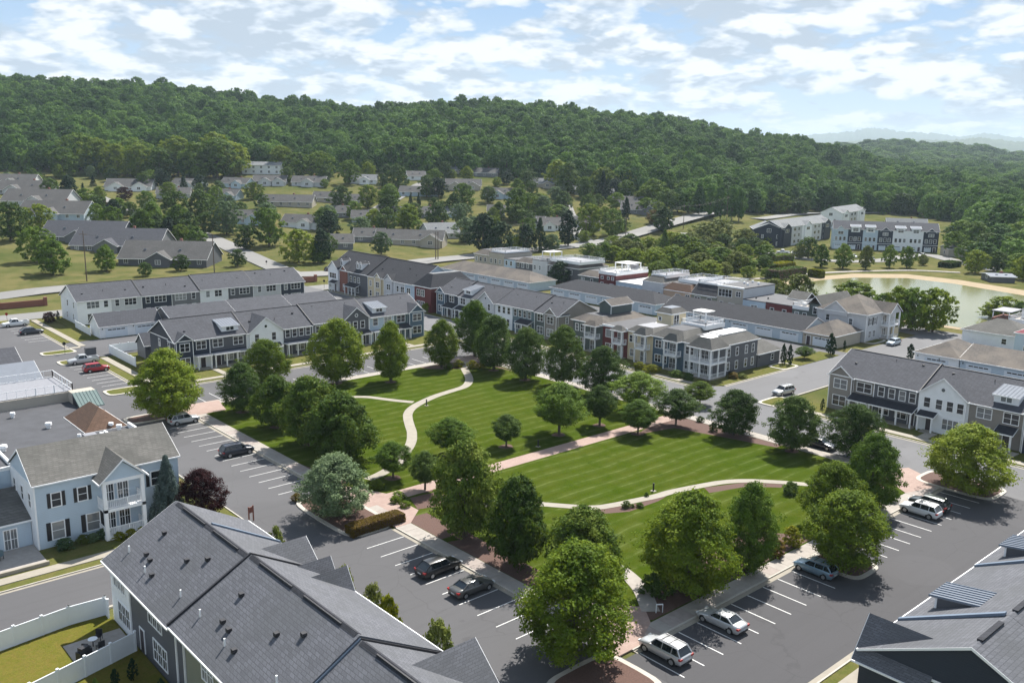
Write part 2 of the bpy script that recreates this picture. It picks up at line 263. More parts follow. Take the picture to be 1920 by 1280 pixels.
# ---------------------------------------------------------------- object helpers
COLL = scene.collection
def tag(o, label=None, cat=None, group=None, kind=None):
    if label: o['label'] = label
    if cat: o['category'] = cat
    if group: o['group'] = group
    if kind: o['kind'] = kind
    return o
def empty(name, x, y, z=0, ang=0, label=None, cat=None, group=None):
    o = bpy.data.objects.new(name, None); COLL.objects.link(o); o.location = (x, y, z); o.rotation_euler = (0, 0, ang); o.empty_display_size = .5
    return tag(o, label, cat, group)
class MB:
    def __init__(s): s.v = []; s.f = []
    def add(s, vs, fs):
        n = len(s.v); s.v += [tuple(map(float, v)) for v in vs]; s.f += [tuple(i + n for i in f) for f in fs]; return s
    def box(s, a0, a1, b0, b1, c0, c1):
        return s.add([(a0, b0, c0), (a1, b0, c0), (a1, b1, c0), (a0, b1, c0), (a0, b0, c1), (a1, b0, c1), (a1, b1, c1), (a0, b1, c1)],
                     [(3, 2, 1, 0), (4, 5, 6, 7), (0, 1, 5, 4), (1, 2, 6, 5), (2, 3, 7, 6), (3, 0, 4, 7)])
    def prism(s, sec, t0, t1, axis='u'):
        n = len(sec); vs = []
        for t in (t0, t1):
            for (a, z) in sec: vs.append((t, a, z) if axis == 'u' else (a, t, z))
        fs = [tuple(range(n)), tuple(range(2 * n - 1, n - 1, -1))] + [(i, i + n, (i + 1) % n + n, (i + 1) % n) for i in range(n)]
        if axis == 'u': fs = [f[::-1] for f in fs]
        return s.add(vs, fs)
    def cyl(s, x, y, z0, z1, r0, r1=None, n=8):
        r1 = r0 if r1 is None else r1; vs = []
        for r, z in ((r0, z0), (r1, z1)):
            for k in range(n): vs.append((x + r * math.cos(2 * math.pi * k / n), y + r * math.sin(2 * math.pi * k / n), z))
        return s.add(vs, [tuple(range(n - 1, -1, -1)), tuple(range(n, 2 * n))] + [(k, (k + 1) % n, (k + 1) % n + n, k + n) for k in range(n)])
    def tube(s, a, b, r0, r1=None, n=6):
        r1 = r0 if r1 is None else r1; a = Vector(a); b = Vector(b); d = (b - a).normalized(); u = d.orthogonal().normalized(); w_ = d.cross(u); vs = []
        for p, r in ((a, r0), (b, r1)):
            for k in range(n):
                t = 2 * math.pi * k / n; vs.append(p + u * r * math.cos(t) + w_ * r * math.sin(t))
        return s.add(vs, [tuple(range(n - 1, -1, -1)), tuple(range(n, 2 * n))] + [(k, (k + 1) % n, (k + 1) % n + n, k + n) for k in range(n)])
    def mesh(s, name, mat):
        m = bpy.data.meshes.new(name); m.from_pydata(s.v, [], s.f); m.materials.append(MT[mat] if isinstance(mat, str) else mat); m.update(); return m
def ob(name, mb, mat, parent=None, loc=(0, 0, 0), rz=0, smooth=False, **kw):
    me = mb if isinstance(mb, bpy.types.Mesh) else mb.mesh(name, mat)
    if smooth: me.polygons.foreach_set('use_smooth', [True] * len(me.polygons))
    o = bpy.data.objects.new(name, me); COLL.objects.link(o); o.location = loc; o.rotation_euler = (0, 0, rz)
    if parent: o.parent = parent
    return tag(o, **kw)
def npmesh(name, V, F, mat):
    m = bpy.data.meshes.new(name); V = np.asarray(V, np.float32); F = np.asarray(F, np.int32); k = F.shape[1]
    m.vertices.add(len(V)); m.vertices.foreach_set('co', V.ravel()); m.loops.add(F.size); m.loops.foreach_set('vertex_index', F.ravel())
    m.polygons.add(len(F)); m.polygons.foreach_set('loop_start', np.arange(0, F.size, k, dtype=np.int32)); m.polygons.foreach_set('loop_total', np.full(len(F), k, np.int32))
    m.materials.append(MT[mat] if isinstance(mat, str) else mat); m.update(calc_edges=True); return m
S = dict(kind='structure')
# ---------------------------------------------------------------- ground sheet
ax = np.concatenate([[-9000, -5000, -2500, -1200, -600], np.arange(-300, 60, 30), np.arange(60, 1500, 9), np.arange(1500, 3200, 50), [3600, 4500, 7000, 12000]])
X, Y = np.meshgrid(ax, ax, indexing='ij'); Zt = tz(X, Y) - .06; n = len(ax)
idx = np.arange(n * n).reshape(n, n); F = np.stack([idx[:-1, :-1], idx[1:, :-1], idx[1:, 1:], idx[:-1, 1:]], -1).reshape(-1, 4)
ob('ground', npmesh('ground', np.stack([X, Y, Zt], -1).reshape(-1, 3), F, 'field'), None, smooth=True, **S)
def sheet(name, mat, pts, z, parent=None, th=0, **kw):
    mb = MB(); n = len(pts); a = sum(pts[i][0] * pts[(i + 1) % n][1] - pts[(i + 1) % n][0] * pts[i][1] for i in range(n))
    if a < 0: pts = pts[::-1]
    if th:
        mb.add([(x, y, z) for x, y in pts] + [(x, y, z - th) for x, y in pts], [tuple(range(n))] + [(i, i + n, (i + 1) % n + n, (i + 1) % n) for i in range(n)])
    else: mb.add([(x, y, z) for x, y in pts], [tuple(range(n))])
    return ob(name, mb, mat, parent, **kw)
def rect(x0, x1, y0, y1): return [(x0, y0), (x1, y0), (x1, y1), (x0, y1)]
def catmull(pts, k=8):
    P = [np.array(p, float) for p in pts]; P = [2 * P[0] - P[1]] + P + [2 * P[-1] - P[-2]]; out = []
    for i in range(1, len(P) - 2):
        for t in np.linspace(0, 1, k, endpoint=False):
            out.append(.5 * (2 * P[i] + (P[i + 1] - P[i - 1]) * t + (2 * P[i - 1] - 5 * P[i] + 4 * P[i + 1] - P[i + 2]) * t * t + (3 * P[i] - P[i - 1] - 3 * P[i + 1] + P[i + 2]) * t ** 3))
    out.append(P[-2]); return out
def ribbon(name, mat, pts, width, z=.1, parent=None, drape=False, th=.1, k=8, **kw):
    C = catmull([p[:2] for p in pts], k); V = []; n = len(C)
    W = np.interp(np.linspace(0, 1, n), np.linspace(0, 1, len(width)), width) if isinstance(width, (list, tuple)) else [width] * n
    for i, c in enumerate(C):
        d = C[min(i + 1, n - 1)] - C[max(i - 1, 0)]; d = d / (np.hypot(*d) + 1e-9); nn = np.array([-d[1], d[0]])
        for s in (-.5, .5):
            q = c + nn * W[i] * s; zz = (tzs(*q) if drape else 0) + z; V.append((q[0], q[1], zz))
    if drape:
        for i in range(n):
            zz = max(V[2 * i][2], V[2 * i + 1][2]); V[2 * i] = (*V[2 * i][:2], zz); V[2 * i + 1] = (*V[2 * i + 1][:2], zz)
    mb = MB(); m_ = len(V); V2 = V + [(a, b, c - th) for a, b, c in V]
    fs = [(2 * i + 1, 2 * i, 2 * i + 2, 2 * i + 3) for i in range(n - 1)] + [(2 * i, 2 * i + m_, 2 * i + 2 + m_, 2 * i + 2) for i in range(n - 1)] + [(2 * i + 3, 2 * i + 3 + m_, 2 * i + 1 + m_, 2 * i + 1) for i in range(n - 1)]
    mb.add(V2, fs); return ob(name, mb, mat, parent, **kw)
# asphalt areas (each sheet 4 mm above the one below)
road_l = sheet('parking_street', 'asph', rect(43, 55, 34, 250), .012, **S)
sheet('parking_street', 'asph_new', rect(55, 122.5, 33.9, 46.2), .016, **S)
sheet('road', 'asph_old', rect(122.5, 136, 20, 46.2), .012, **S); sheet('road', 'asph_old', rect(119.8, 136, 46.2, 147), .012, **S)
sheet('parking_street', 'asph', rect(55, 136, 147, 159.7), .012, **S)
sheet('road', 'asph_old', [(136, 84.5), (232, 84.5), (232, 97), (141, 97), (136, 101)], .012, **S)
sheet('road', 'asph_old', rect(128, 141, 159.7, 262), .012, **S); sheet('road', 'asph_old', rect(221, 232, 40, 84.5), .012, **S)
sheet('road', 'asph_old', [(221, 97), (232, 97), (236, 128), (228, 128)], .012, **S)
sheet('alley', 'asph', rect(166, 188, 97, 262), .008, **S); sheet('alley', 'asph', rect(166, 188, 0, 84.5), .008, **S)
sheet('alley', 'asph', rect(55, 128, 193.5, 211.8), .012, **S); sheet('road', 'asph', rect(-60, 43, 84, 93.2), .016, **S)
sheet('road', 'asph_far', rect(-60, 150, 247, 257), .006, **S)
# kerbs and sidewalks
kb = 0
def kerb(x0, x1, y0, y1):
    return ob('kerb', MB().box(x0, x1, y0, y1, -.05, .14), 'kerb', **S)
def gutter(x0, x1, y0, y1): return ob('gutter', MB().box(x0, x1, y0, y1, -.02, .024), 'concrete', **S)
def walk(x0, x1, y0, y1, slabs=False, mat='walk_old', z=.13):
    if not slabs: return ob('sidewalk', MB().box(x0, x1, y0, y1, -.03, z), mat, **S)
    b = ob('sidewalk', MB().box(x0, x1, y0, y1, -.03, z - .02), 'mulch', **S)
    L = (x1 - x0) if (x1 - x0) > (y1 - y0) else (y1 - y0); nn = int(L / 1.6); protos = {}
    for i in range(nn):
        a = L * i / nn; c = L * (i + 1) / nn; dz = random.choice((0, .003, -.003)); mt_ = random.choice((mat, mat, mat + '_b'))
        if (x1 - x0) > (y1 - y0): bb = (0, c - a - .025, 0, y1 - y0); loc = (x0 + a, y0, dz)
        else: bb = (0, x1 - x0, 0, c - a - .025); loc = (x0, y0 + a, dz)
        if mt_ not in protos: protos[mt_] = MB().box(*bb, z - .06, z).mesh('slab', mt_)
        ob('slab', protos[mt_], None, b, loc)
    return b
MT['walk_old_b'] = simple('weathered_walk_pink', (.31, .265, .24), .9, .18, 1.5)
gutter(54.85, 55.35, 85.8, 140); kerb(55.35, 55.5, 85.8, 140); walk(55.5, 57.5, 85.8, 140, True)
gutter(54.85, 55.35, 49, 81.9); kerb(55.35, 55.5, 49, 81.9); walk(55.5, 57.5, 50, 81.9, True)
gutter(56.5, 89.8, 46.05, 46.6); kerb(56.5, 89.8, 46.6, 46.75); walk(57.5, 119.5, 46.75, 48.7, True)
gutter(89.8, 118.5, 46.05, 46.6); kerb(89.8, 118.5, 46.6, 46.75)
gutter(55, 140, 33.35, 33.9); kerb(45, 130, 33.2, 33.35); walk(45, 130, 30.9, 32.2, False, 'concrete')
gutter(119.8, 120.3, 53, 140); kerb(119.65, 119.8, 53, 140); walk(117.8, 119.65, 53, 140)
gutter(60, 117, 146.55, 147.05); kerb(60, 117, 146.4, 146.55); walk(60, 117, 144.6, 146.4)
gutter(55, 127, 159.2, 159.7); kerb(60, 127, 159.7, 159.85); walk(60, 127, 161.2, 162.6, False, 'concrete')
gutter(135.5, 136, 20, 84); kerb(136, 136.15, 20, 83); walk(137, 138.5, 20, 83, False, 'concrete')
gutter(135.5, 136, 101, 158); kerb(136, 136.15, 101, 158); walk(137, 138.5, 101, 158, False, 'concrete')
kerb(141, 166, 97, 97.15); kerb(137, 166, 84.35, 84.5); gutter(137, 166, 84.5, 84.9); gutter(141, 166, 96.6, 97)
kerb(127.85, 128, 163, 245); kerb(141, 141.15, 163, 245); walk(142, 143.2, 198, 245, False, 'concrete')
gutter(54.5, 55, 166, 189); kerb(55, 55.15, 166, 189); gutter(54.5, 55, 204, 245); kerb(55, 55.15, 204, 243); walk(57.2, 58.6, 166, 192, False, 'concrete'); walk(57.2, 58.6, 206, 245, False, 'concrete')
walk(55, 57.2, 204.5, 206, False, 'concrete')
gutter(-60, 43, 93.2, 93.6); kerb(-60, 43, 93.6, 93.75); walk(-60, 40, 95.2, 96.7, False, 'concrete'); kerb(-60, 43, 83.85, 84); gutter(-60, 43, 84, 84.4)
kerb(42.85, 43, 40, 83); walk(40.6, 42, 40, 83, False, 'concrete'); kerb(42.85, 43, 95, 245)
# park ground
park = sheet('park_lawn', 'lawn', [(57.5, 48.7), (117.8, 48.7), (117.8, 140), (112, 144.6), (60, 144.6), (57.5, 141)], .10, th=.15, **S)
# lawns and verges round the rows
for r_ in (rect(136.15, 144, 20, 84.3), rect(136.15, 144, 101, 160), rect(141, 166, 97.15, 103), rect(-60, 43, 93.75, 103), rect(55.15, 127.8, 159.85, 170), rect(55.15, 62, 212, 231), rect(55.15, 66, 164, 192),
           rect(43, 136, 20, 33.2), rect(62.01, 128, 212, 246), rect(36, 42.85, 40, 83), rect(168, 184, 97.1, 102), rect(141.2, 160, 160, 247)):
    sheet('verge', 'grass', r_, .05 if r_[0] != (168, 97.1) else .07, th=.1, **S)
sheet('back_yard', 'yard', rect(-40, 23.5, 60, 83), .07, th=.1, **S)
# islands at the ends of the bays
def island(cx, cy, lx, ly, fill, lab=None):
    pts = []
    for k in range(28):
        t = 2 * math.pi * k / 28; c, s_ = math.cos(t), math.sin(t); e = .45
        pts.append((cx + lx / 2 * math.copysign(abs(c) ** e, c), cy + ly / 2 * math.copysign(abs(s_) ** e, s_)))
    sheet('traffic_island', 'kerb', pts, .15, th=.16, **S); sheet('planting_bed', fill, [(cx + (x - cx) * (1 - .5 / (lx / 2)), cy + (y - cy) * (1 - .5 / (ly / 2))) for x, y in pts], .156, **S)
island(87.1, 43.4, 5.4, 6.4, 'mulch'); island(121.9, 45.4, 6.6, 10.5, 'mulch'); island(57.6, 43.2, 5.6, 8.5, 'mulch') if False else None
island(52.9, 89.6, 6.6, 14.4, 'mulch'); island(50.5, 143.4, 9.5, 4.6, 'mulch'); island(52.3, 162.8, 7, 4.6, 'grass'); island(52.3, 191.7, 6.5, 4.6, 'grass'); island(52, 202.5, 6.8, 4, 'grass'); island(51.5, 246, 7, 5, 'grass')
island(139, 84.5, 7, 4.2, 'grass'); island(164.5, 99, 6, 4.5, 'grass'); island(205, 91.8 + 8, 7, 3.4, 'grass'); island(50.5, 44.5, 8.5, 7.5, 'mulch')
# brick plazas and promenade
ob('promenade', MB().box(57.5, 119.6, 88.9, 91.5, 0, .115), 'pave', **S)
sheet('plaza', 'pave', [(55.5, 81.9), (55.5, 85.8), (55.5, 98), (57.5, 98.1), (60.5, 91.5), (60.5, 84.5), (57.5, 81.9)], .132, th=.13, **S)
sheet('plaza', 'pave', [(52.5, 140), (61, 140), (62.6, 146.8), (55, 146.8), (53, 145)], .134, th=.13, **S)
sheet('plaza', 'pave', [(54.2, 46.75), (57.5, 46.75), (61.4, 48.7), (63.2, 51), (58.5, 56.5), (56.5, 51)], .134, th=.13, **S)
sheet('plaza', 'pave', [(113, 48.7), (119.8, 46.75), (123, 53), (121, 54), (116.5, 53.5)], .134, th=.13, **S)
sheet('plaza', 'pave', [(111, 144.6), (119.6, 140), (119.6, 147), (112, 147)], .134, th=.13, **S)
A6 = lambda x, y: (600 + x * .15625, 640 + y * .15625)
pL = [(1690, 320), (1738, 420), (1740, 490), (1680, 540), (1500, 590), (1320, 650), (1180, 718), (1060, 780), (1005, 850), (1000, 920), (1020, 1010), (1043, 1100), (1036, 1230)]
pR = [(1782, 320), (1830, 420), (1832, 480), (1780, 545), (1640, 600), (1440, 665), (1250, 745), (1160, 810), (1112, 870), (1112, 930), (1135, 1010), (1163, 1100), (1130, 1240)]
cen = [tuple((np.array(G(*A6(*a), .1)) + np.array(G(*A6(*b), .1))) / 2) for a, b in zip(pL, pR)]
ribbon('path', 'concrete', [(115, 143.5), (113.5, 140.3)] + cen + [G(745, 868, .1), G(718, 886, .1), G(690, 899, .1)], 1.55, .122, **S)
ribbon('path', 'concrete', [G(*A6(x, y), .1) for x, y in [(300, 672), (450, 664), (570, 666), (700, 681), (870, 703), (1000, 717), (1120, 728)]], 1.3, .118, **S)
ribbon('path', 'concrete', [G(893, 950, .1), G(935, 942, .1), G(985, 942, .1), G(1031, 946, .1), G(1110, 951, .1), G(1150, 946.5, .1), G(1192, 938, .1), G(1230, 930, .1), G(1262, 921, .1), G(1322, 909, .1), G(1357, 903.5, .1), G(1399, 901, .1), G(1450, 903, .1), G(1503, 907, .1), G(1580, 915, .1)], 1.3, .126, **S)
ribbon('path', 'walk_old', [(63, 50), (66, 54), (67.5, 58.5), (67, 63)], 1.8, .138, **S)
for pts in ([(55.5, 98), (60, 98), (58.5, 104), (57.5, 108)], [(57.6, 76), (60.6, 76), (60.8, 83.2), (57.6, 83.4)], [(60.6, 84.8), (66, 83), (66, 88), (62, 88.4)], [(60, 50.2), (64, 52), (86, 55), (92, 49), (62, 48.9)], [(57.6, 52), (60.5, 56), (61, 74), (57.6, 75)], [(104.5, 87.5), (117.7, 92), (117.7, 70), (116.2, 70), (112, 86)],
            [G(1110, 955), G(1180, 948), G(1250, 931), G(1235, 940), G(1180, 960), G(1120, 965)], [G(1320, 915), G(1400, 905), G(1470, 909), G(1465, 915), G(1400, 913), G(1330, 925)], [(105, 142), (111, 138), (116, 138), (117, 130), (117.7, 141), (112, 144.5), (104, 144.5)], [(100, 49), (112, 49), (114, 53), (106, 56), (98, 53)]):
    sheet('planting_bed', 'mulch', pts, .106, **S)
# parking bay lines
def bay(x0, x1, y0, y1):
    ob('parking_line', MB().box(x0, x1, y0, y1, .0, .026), 'paint', road_l)
SP = 2.74
for k in range(14): bay(49.9, 54.8, 135.71 - k * SP - .055, 135.71 - k * SP + .055)
for k in range(11): bay(49.9, 54.8, 79.45 - k * SP - .055, 79.45 - k * SP + .055)
for k in range(8): bay(50, 54.6, 188.6 - k * SP - .055 - 1.0, 188.6 - k * SP + .055 - 1.0)
for k in range(8): bay(50, 54.6, 239.4 - k * 3.1 - .055, 239.4 - k * 3.1 + .055)
for k in range(10): bay(56.7 + k * SP - .055, 56.7 + k * SP + .055, 41.1, 46.0)
for k in range(10): bay(92.51 + k * SP - .055, 92.51 + k * SP + .055, 41.1, 46.0)
for k in range(19): bay(60.5 + k * SP * 1.01 - .055, 60.5 + k * SP * 1.01 + .055, 147.1, 152.2)
# far roads
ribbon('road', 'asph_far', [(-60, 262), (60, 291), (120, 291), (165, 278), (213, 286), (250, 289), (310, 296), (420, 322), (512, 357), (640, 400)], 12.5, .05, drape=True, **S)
for pts, wd in (([(150, 286), G(555, 512), G(500, 493)], 9), ([(640, 505)], 0)):
    pass
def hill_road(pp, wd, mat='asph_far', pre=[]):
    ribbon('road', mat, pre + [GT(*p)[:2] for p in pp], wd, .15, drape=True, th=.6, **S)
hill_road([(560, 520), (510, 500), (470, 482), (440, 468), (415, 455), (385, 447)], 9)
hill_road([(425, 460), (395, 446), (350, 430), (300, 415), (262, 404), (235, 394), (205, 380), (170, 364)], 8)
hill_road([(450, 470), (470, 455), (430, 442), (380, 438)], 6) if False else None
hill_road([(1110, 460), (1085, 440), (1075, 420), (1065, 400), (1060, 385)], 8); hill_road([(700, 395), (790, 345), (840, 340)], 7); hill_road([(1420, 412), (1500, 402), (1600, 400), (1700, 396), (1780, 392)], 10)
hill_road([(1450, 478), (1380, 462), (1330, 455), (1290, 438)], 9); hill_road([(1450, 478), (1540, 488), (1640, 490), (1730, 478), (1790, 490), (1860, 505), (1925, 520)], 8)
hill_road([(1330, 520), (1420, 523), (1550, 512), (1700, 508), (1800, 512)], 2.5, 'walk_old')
# lake
sheet('lake_bank', 'sand', [G(*p) for p in ((1470, 527), (1520, 519.5), (1600, 513), (1700, 514), (1800, 525), (1925, 545), (2050, 575), (2150, 640), (2000, 720), (1930, 660))] + [(238, 78), (237, 128), (258, 165)], .012, **S)
m, nt, p = newmat('pond_water'); p.inputs['Roughness'].default_value = .12; p.inputs['Specular IOR Level'].default_value = .4
g = geopos(nt); nt.links.new(mixc_(nt, noise(nt, g, .03, 3), (.15, .16, .075), (.21, .205, .09)), p.inputs['Base Color'])
b = N(nt, 'ShaderNodeBump', inp={0: .12, 1: .1}); nt.links.new(noise(nt, g, 1.6, 4), b.inputs['Height']); nt.links.new(b.outputs[0], p.inputs['Normal']); MT['water'] = m
sheet('lake', 'water', [G(*p) for p in ((1500, 531), (1540, 525), (1600, 520.5), (1700, 521.5), (1790, 532), (1925, 555), (2020, 590), (2080, 640), (1990, 690), (1930, 650))] + [(241, 80), (240, 127), (260, 162)], .03, **S)
# far mountains
def ridge(name, d, pxs, ys, depth, mat, base=-10):
    C = catmull(list(zip(pxs, ys)), 14); V = []; n = len(C)
    for j, (fr, hf) in enumerate(((0, 0), (.35, .6), (1, 1), (1.8, .3), (2.6, 0))):
        for (px, py) in C:
            dd = ray(px, py); dd = dd / (dd[0] * SYW + dd[1] * CYW); zt = CAMH + dd[2] * d; q = d + (fr - 1) * depth
            V.append((dd[0] * q, dd[1] * q, base + (zt - base) * hf + (rng.normal() * (zt - base) * .02 if 0 < j < 4 else 0)))
    V = np.array(V); F = np.array([[j * n + i, j * n + i + 1, (j + 1) * n + i + 1, (j + 1) * n + i] for j in range(4) for i in range(n - 1)])
    return ob(name, npmesh(name, V, F, mat), None, smooth=True, **S)
MT['hill'] = simple('wooded_hills', (.05, .075, .03), 1, .4, .01)
ridge('mountains', 11500, [900, 1300, 1480, 1530, 1570, 1610, 1640, 1700, 1760, 1800, 1850, 1920, 2100, 2500], [262, 258, 255, 251, 249, 243, 240, 247, 251, 256, 250, 258, 262, 268], 1500, 'hill')
ridge('hills', 6500, [1300, 1450, 1560, 1650, 1740, 1800, 1830, 1870, 1920, 2050, 2500], [280, 272, 266, 264, 263, 262, 258, 261, 266, 270, 276], 800, 'hill')
# ---------------------------------------------------------------- vegetation
def crown_mesh(name, kind, nclump, nleaf, leaf, mat, seed):
    r = np.random.default_rng(seed); C = []; Rr = []
    def push(p, q): C.append(p); Rr.append(q)
    ph = r.random(6) * 6.283; prof = {'dome': ([-1, -.8, -.4, 0, .4, .7, .9, 1], [.45, .8, .98, 1.0, .93, .74, .46, .2]), 'round': ([-1, -.85, -.55, -.2, .2, .55, .85, 1], [.32, .72, .96, 1.0, .90, .70, .42, .14]), 'oval': ([-1, -.8, -.4, 0, .4, .8, 1], [.32, .70, .95, .92, .74, .42, .12]), 'spread': ([-1, -.6, -.2, .2, .6, 1], [.25, .75, 1.0, .98, .66, .12]), 'bush': ([-1, -.5, 0, .5, 1], [.8, .98, 1, .8, .25]), 'willow': ([-1, -.5, 0, .5, 1], [.75, .95, 1, .8, .25]), 'cone': ([-1, -.9, -.6, 0, .5, 1], [.55, .98, .86, .52, .27, .02]), 'column': ([-1, -.8, -.2, .4, .8, 1], [.62, .9, 1, .78, .42, .06])}[kind]
    for i in range(nclump):
        h = -1 + 2 * ((i + r.random()) / nclump) ** .95; th = r.random() * 6.283
        lump = 1 + .13 * math.sin(2 * th + ph[0] + 1.5 * h) + .09 * math.sin(3 * th + ph[1] - 3 * h) + .07 * math.sin(5 * th + ph[2] + 5 * h)
        if kind in ('cone', 'column'): lump = 1 + .06 * math.sin(5 * th + ph[2] + 9 * h)
        dp = 1 - (r.random() ** 1.6) * .42 if i % 5 else r.random() * .55
        rr = float(np.interp(h, *prof)) * (dp if i % 17 else 1.1) * lump * .93
        q = (.085 + .07 * r.random()) * (1 if nclump > 100 else 1.5)
        if i % 5 == 0: q *= 1.5
        if kind == 'cone': q *= .62 + .3 * (1 - (h + 1) / 2)
        if kind == 'bush': q *= 1.25
        push(np.array([rr * math.cos(th), rr * math.sin(th), h * (.93 if kind not in ('cone',) else .98) + .03 * math.sin(4 * th + ph[3])]), q)
    C = np.array(C); Rr = np.array(Rr); n = nclump * nleaf; ci = np.repeat(np.arange(nclump), nleaf)
    d = r.normal(size=(n, 3)); d[:, 2] += .45; d /= np.linalg.norm(d, axis=1)[:, None]
    sc3 = np.array([1.15, 1.15, .85])
    pos = C[ci] + d * sc3 * (Rr[ci] * (.45 + .75 * r.random(n)))[:, None]
    if kind == 'cone': pos[:, 2] -= .10 * np.hypot(pos[:, 0], pos[:, 1]) * r.random(n)
    if kind == 'willow': pos[:, 2] -= .3 * r.random(n) * np.hypot(pos[:, 0], pos[:, 1])
    cen = np.array([0, 0, -.2]); out = pos - cen; out /= np.linalg.norm(out, axis=1)[:, None] + 1e-6
    nrm = d * .6 + out * .35 + np.array([0, 0, .25]) + r.normal(size=(n, 3)) * .42; nrm /= np.linalg.norm(nrm, axis=1)[:, None]
    a = np.cross(nrm, r.normal(size=(n, 3))); a /= np.linalg.norm(a, axis=1)[:, None] + 1e-6; b = np.cross(nrm, a)
    s = leaf * (.6 + .8 * r.random(n))[:, None]
    V = np.stack([pos - a * s, pos - b * s * .7, pos + a * s, pos + b * s * .7], 1).reshape(-1, 3)
    F = np.arange(n * 4).reshape(n, 4); return npmesh(name, V, F, mat)
def trunk_mesh(kind, seed):
    r = random.Random(seed); mb = MB(); top = .55 if kind in ('cone', 'column') else .1
    # unit: ground z=-1-h .. built in crown units: z from -1.6 (ground) ; scaled separately
    mb.tube((0, 0, -1.7), (.02, .01, -.7), .075, .055, 7); mb.tube((.02, .01, -.7), (0, 0, top), .055, .03, 6)
    if kind not in ('cone', 'column'):
        for k in range(6):
            t = k * 1.05 + r.random() * .5; z0 = -.95 + .12 * k; mb.tube((.02, .01, z0), (.5 * math.cos(t), .5 * math.sin(t), z0 + .45 + r.random() * .2), .032, .012, 5)
    return mb.mesh('trunk', 'bark')
PROTO = {}
def proto(key):
    if key in PROTO: return PROTO[key]
    kind, mat, q, sd_ = key
    nc, nl, lf = {'near': (430, 80, .0245), 'mid': (160, 34, .055), 'far': (60, 30, .09), 'shrub': (60, 30, .08)}[q]
    if kind in ('bush', 'column'): nc = int(nc * .7); lf *= 1.15
    if kind == 'cone': nc = int(nc * 1.2); lf *= .8
    if mat == 'leaf_m': lf *= 1.3; nl = int(nl * .75)
    PROTO[key] = (crown_mesh('crown', kind, nc, nl, lf, mat, sd_ * 17 + len(PROTO)), trunk_mesh(kind, sd_)); return PROTO[key]
def tree(x, y, z, h, wd, kind, mat, q, name, label, cat='tree', group=None, bare=.16, seed=None):
    """h: full height, wd: crown width; crown occupies the top (1-bare) of the height"""
    sdd = random.randint(0, 2) if seed is None else seed
    cm, tm = proto((kind, mat, q, sdd)); rz = random.random() * 6.28
    e = empty(name, x, y, z, rz, label, cat, group)
    lo = {'near': 1.0, 'mid': 1.02}.get(q, 1.05); ch = h * (1 - bare) / 2; zc_ = h - ch * (1.0 if kind != 'spread' else .8)
    c = bpy.data.objects.new('crown', cm); COLL.objects.link(c); c.parent = e; c.location = (0, 0, zc_); c.scale = (wd / 2 * lo, wd / 2 * lo * random.uniform(.93, 1.05), ch * 1.02)
    if kind not in ('bush',):
        t = bpy.data.objects.new('trunk', tm); COLL.objects.link(t); t.parent = e; t.scale = (min(wd / 2, h * .42),) * 2 + (zc_ / 1.7,); t.location = (0, 0, zc_)
    return e
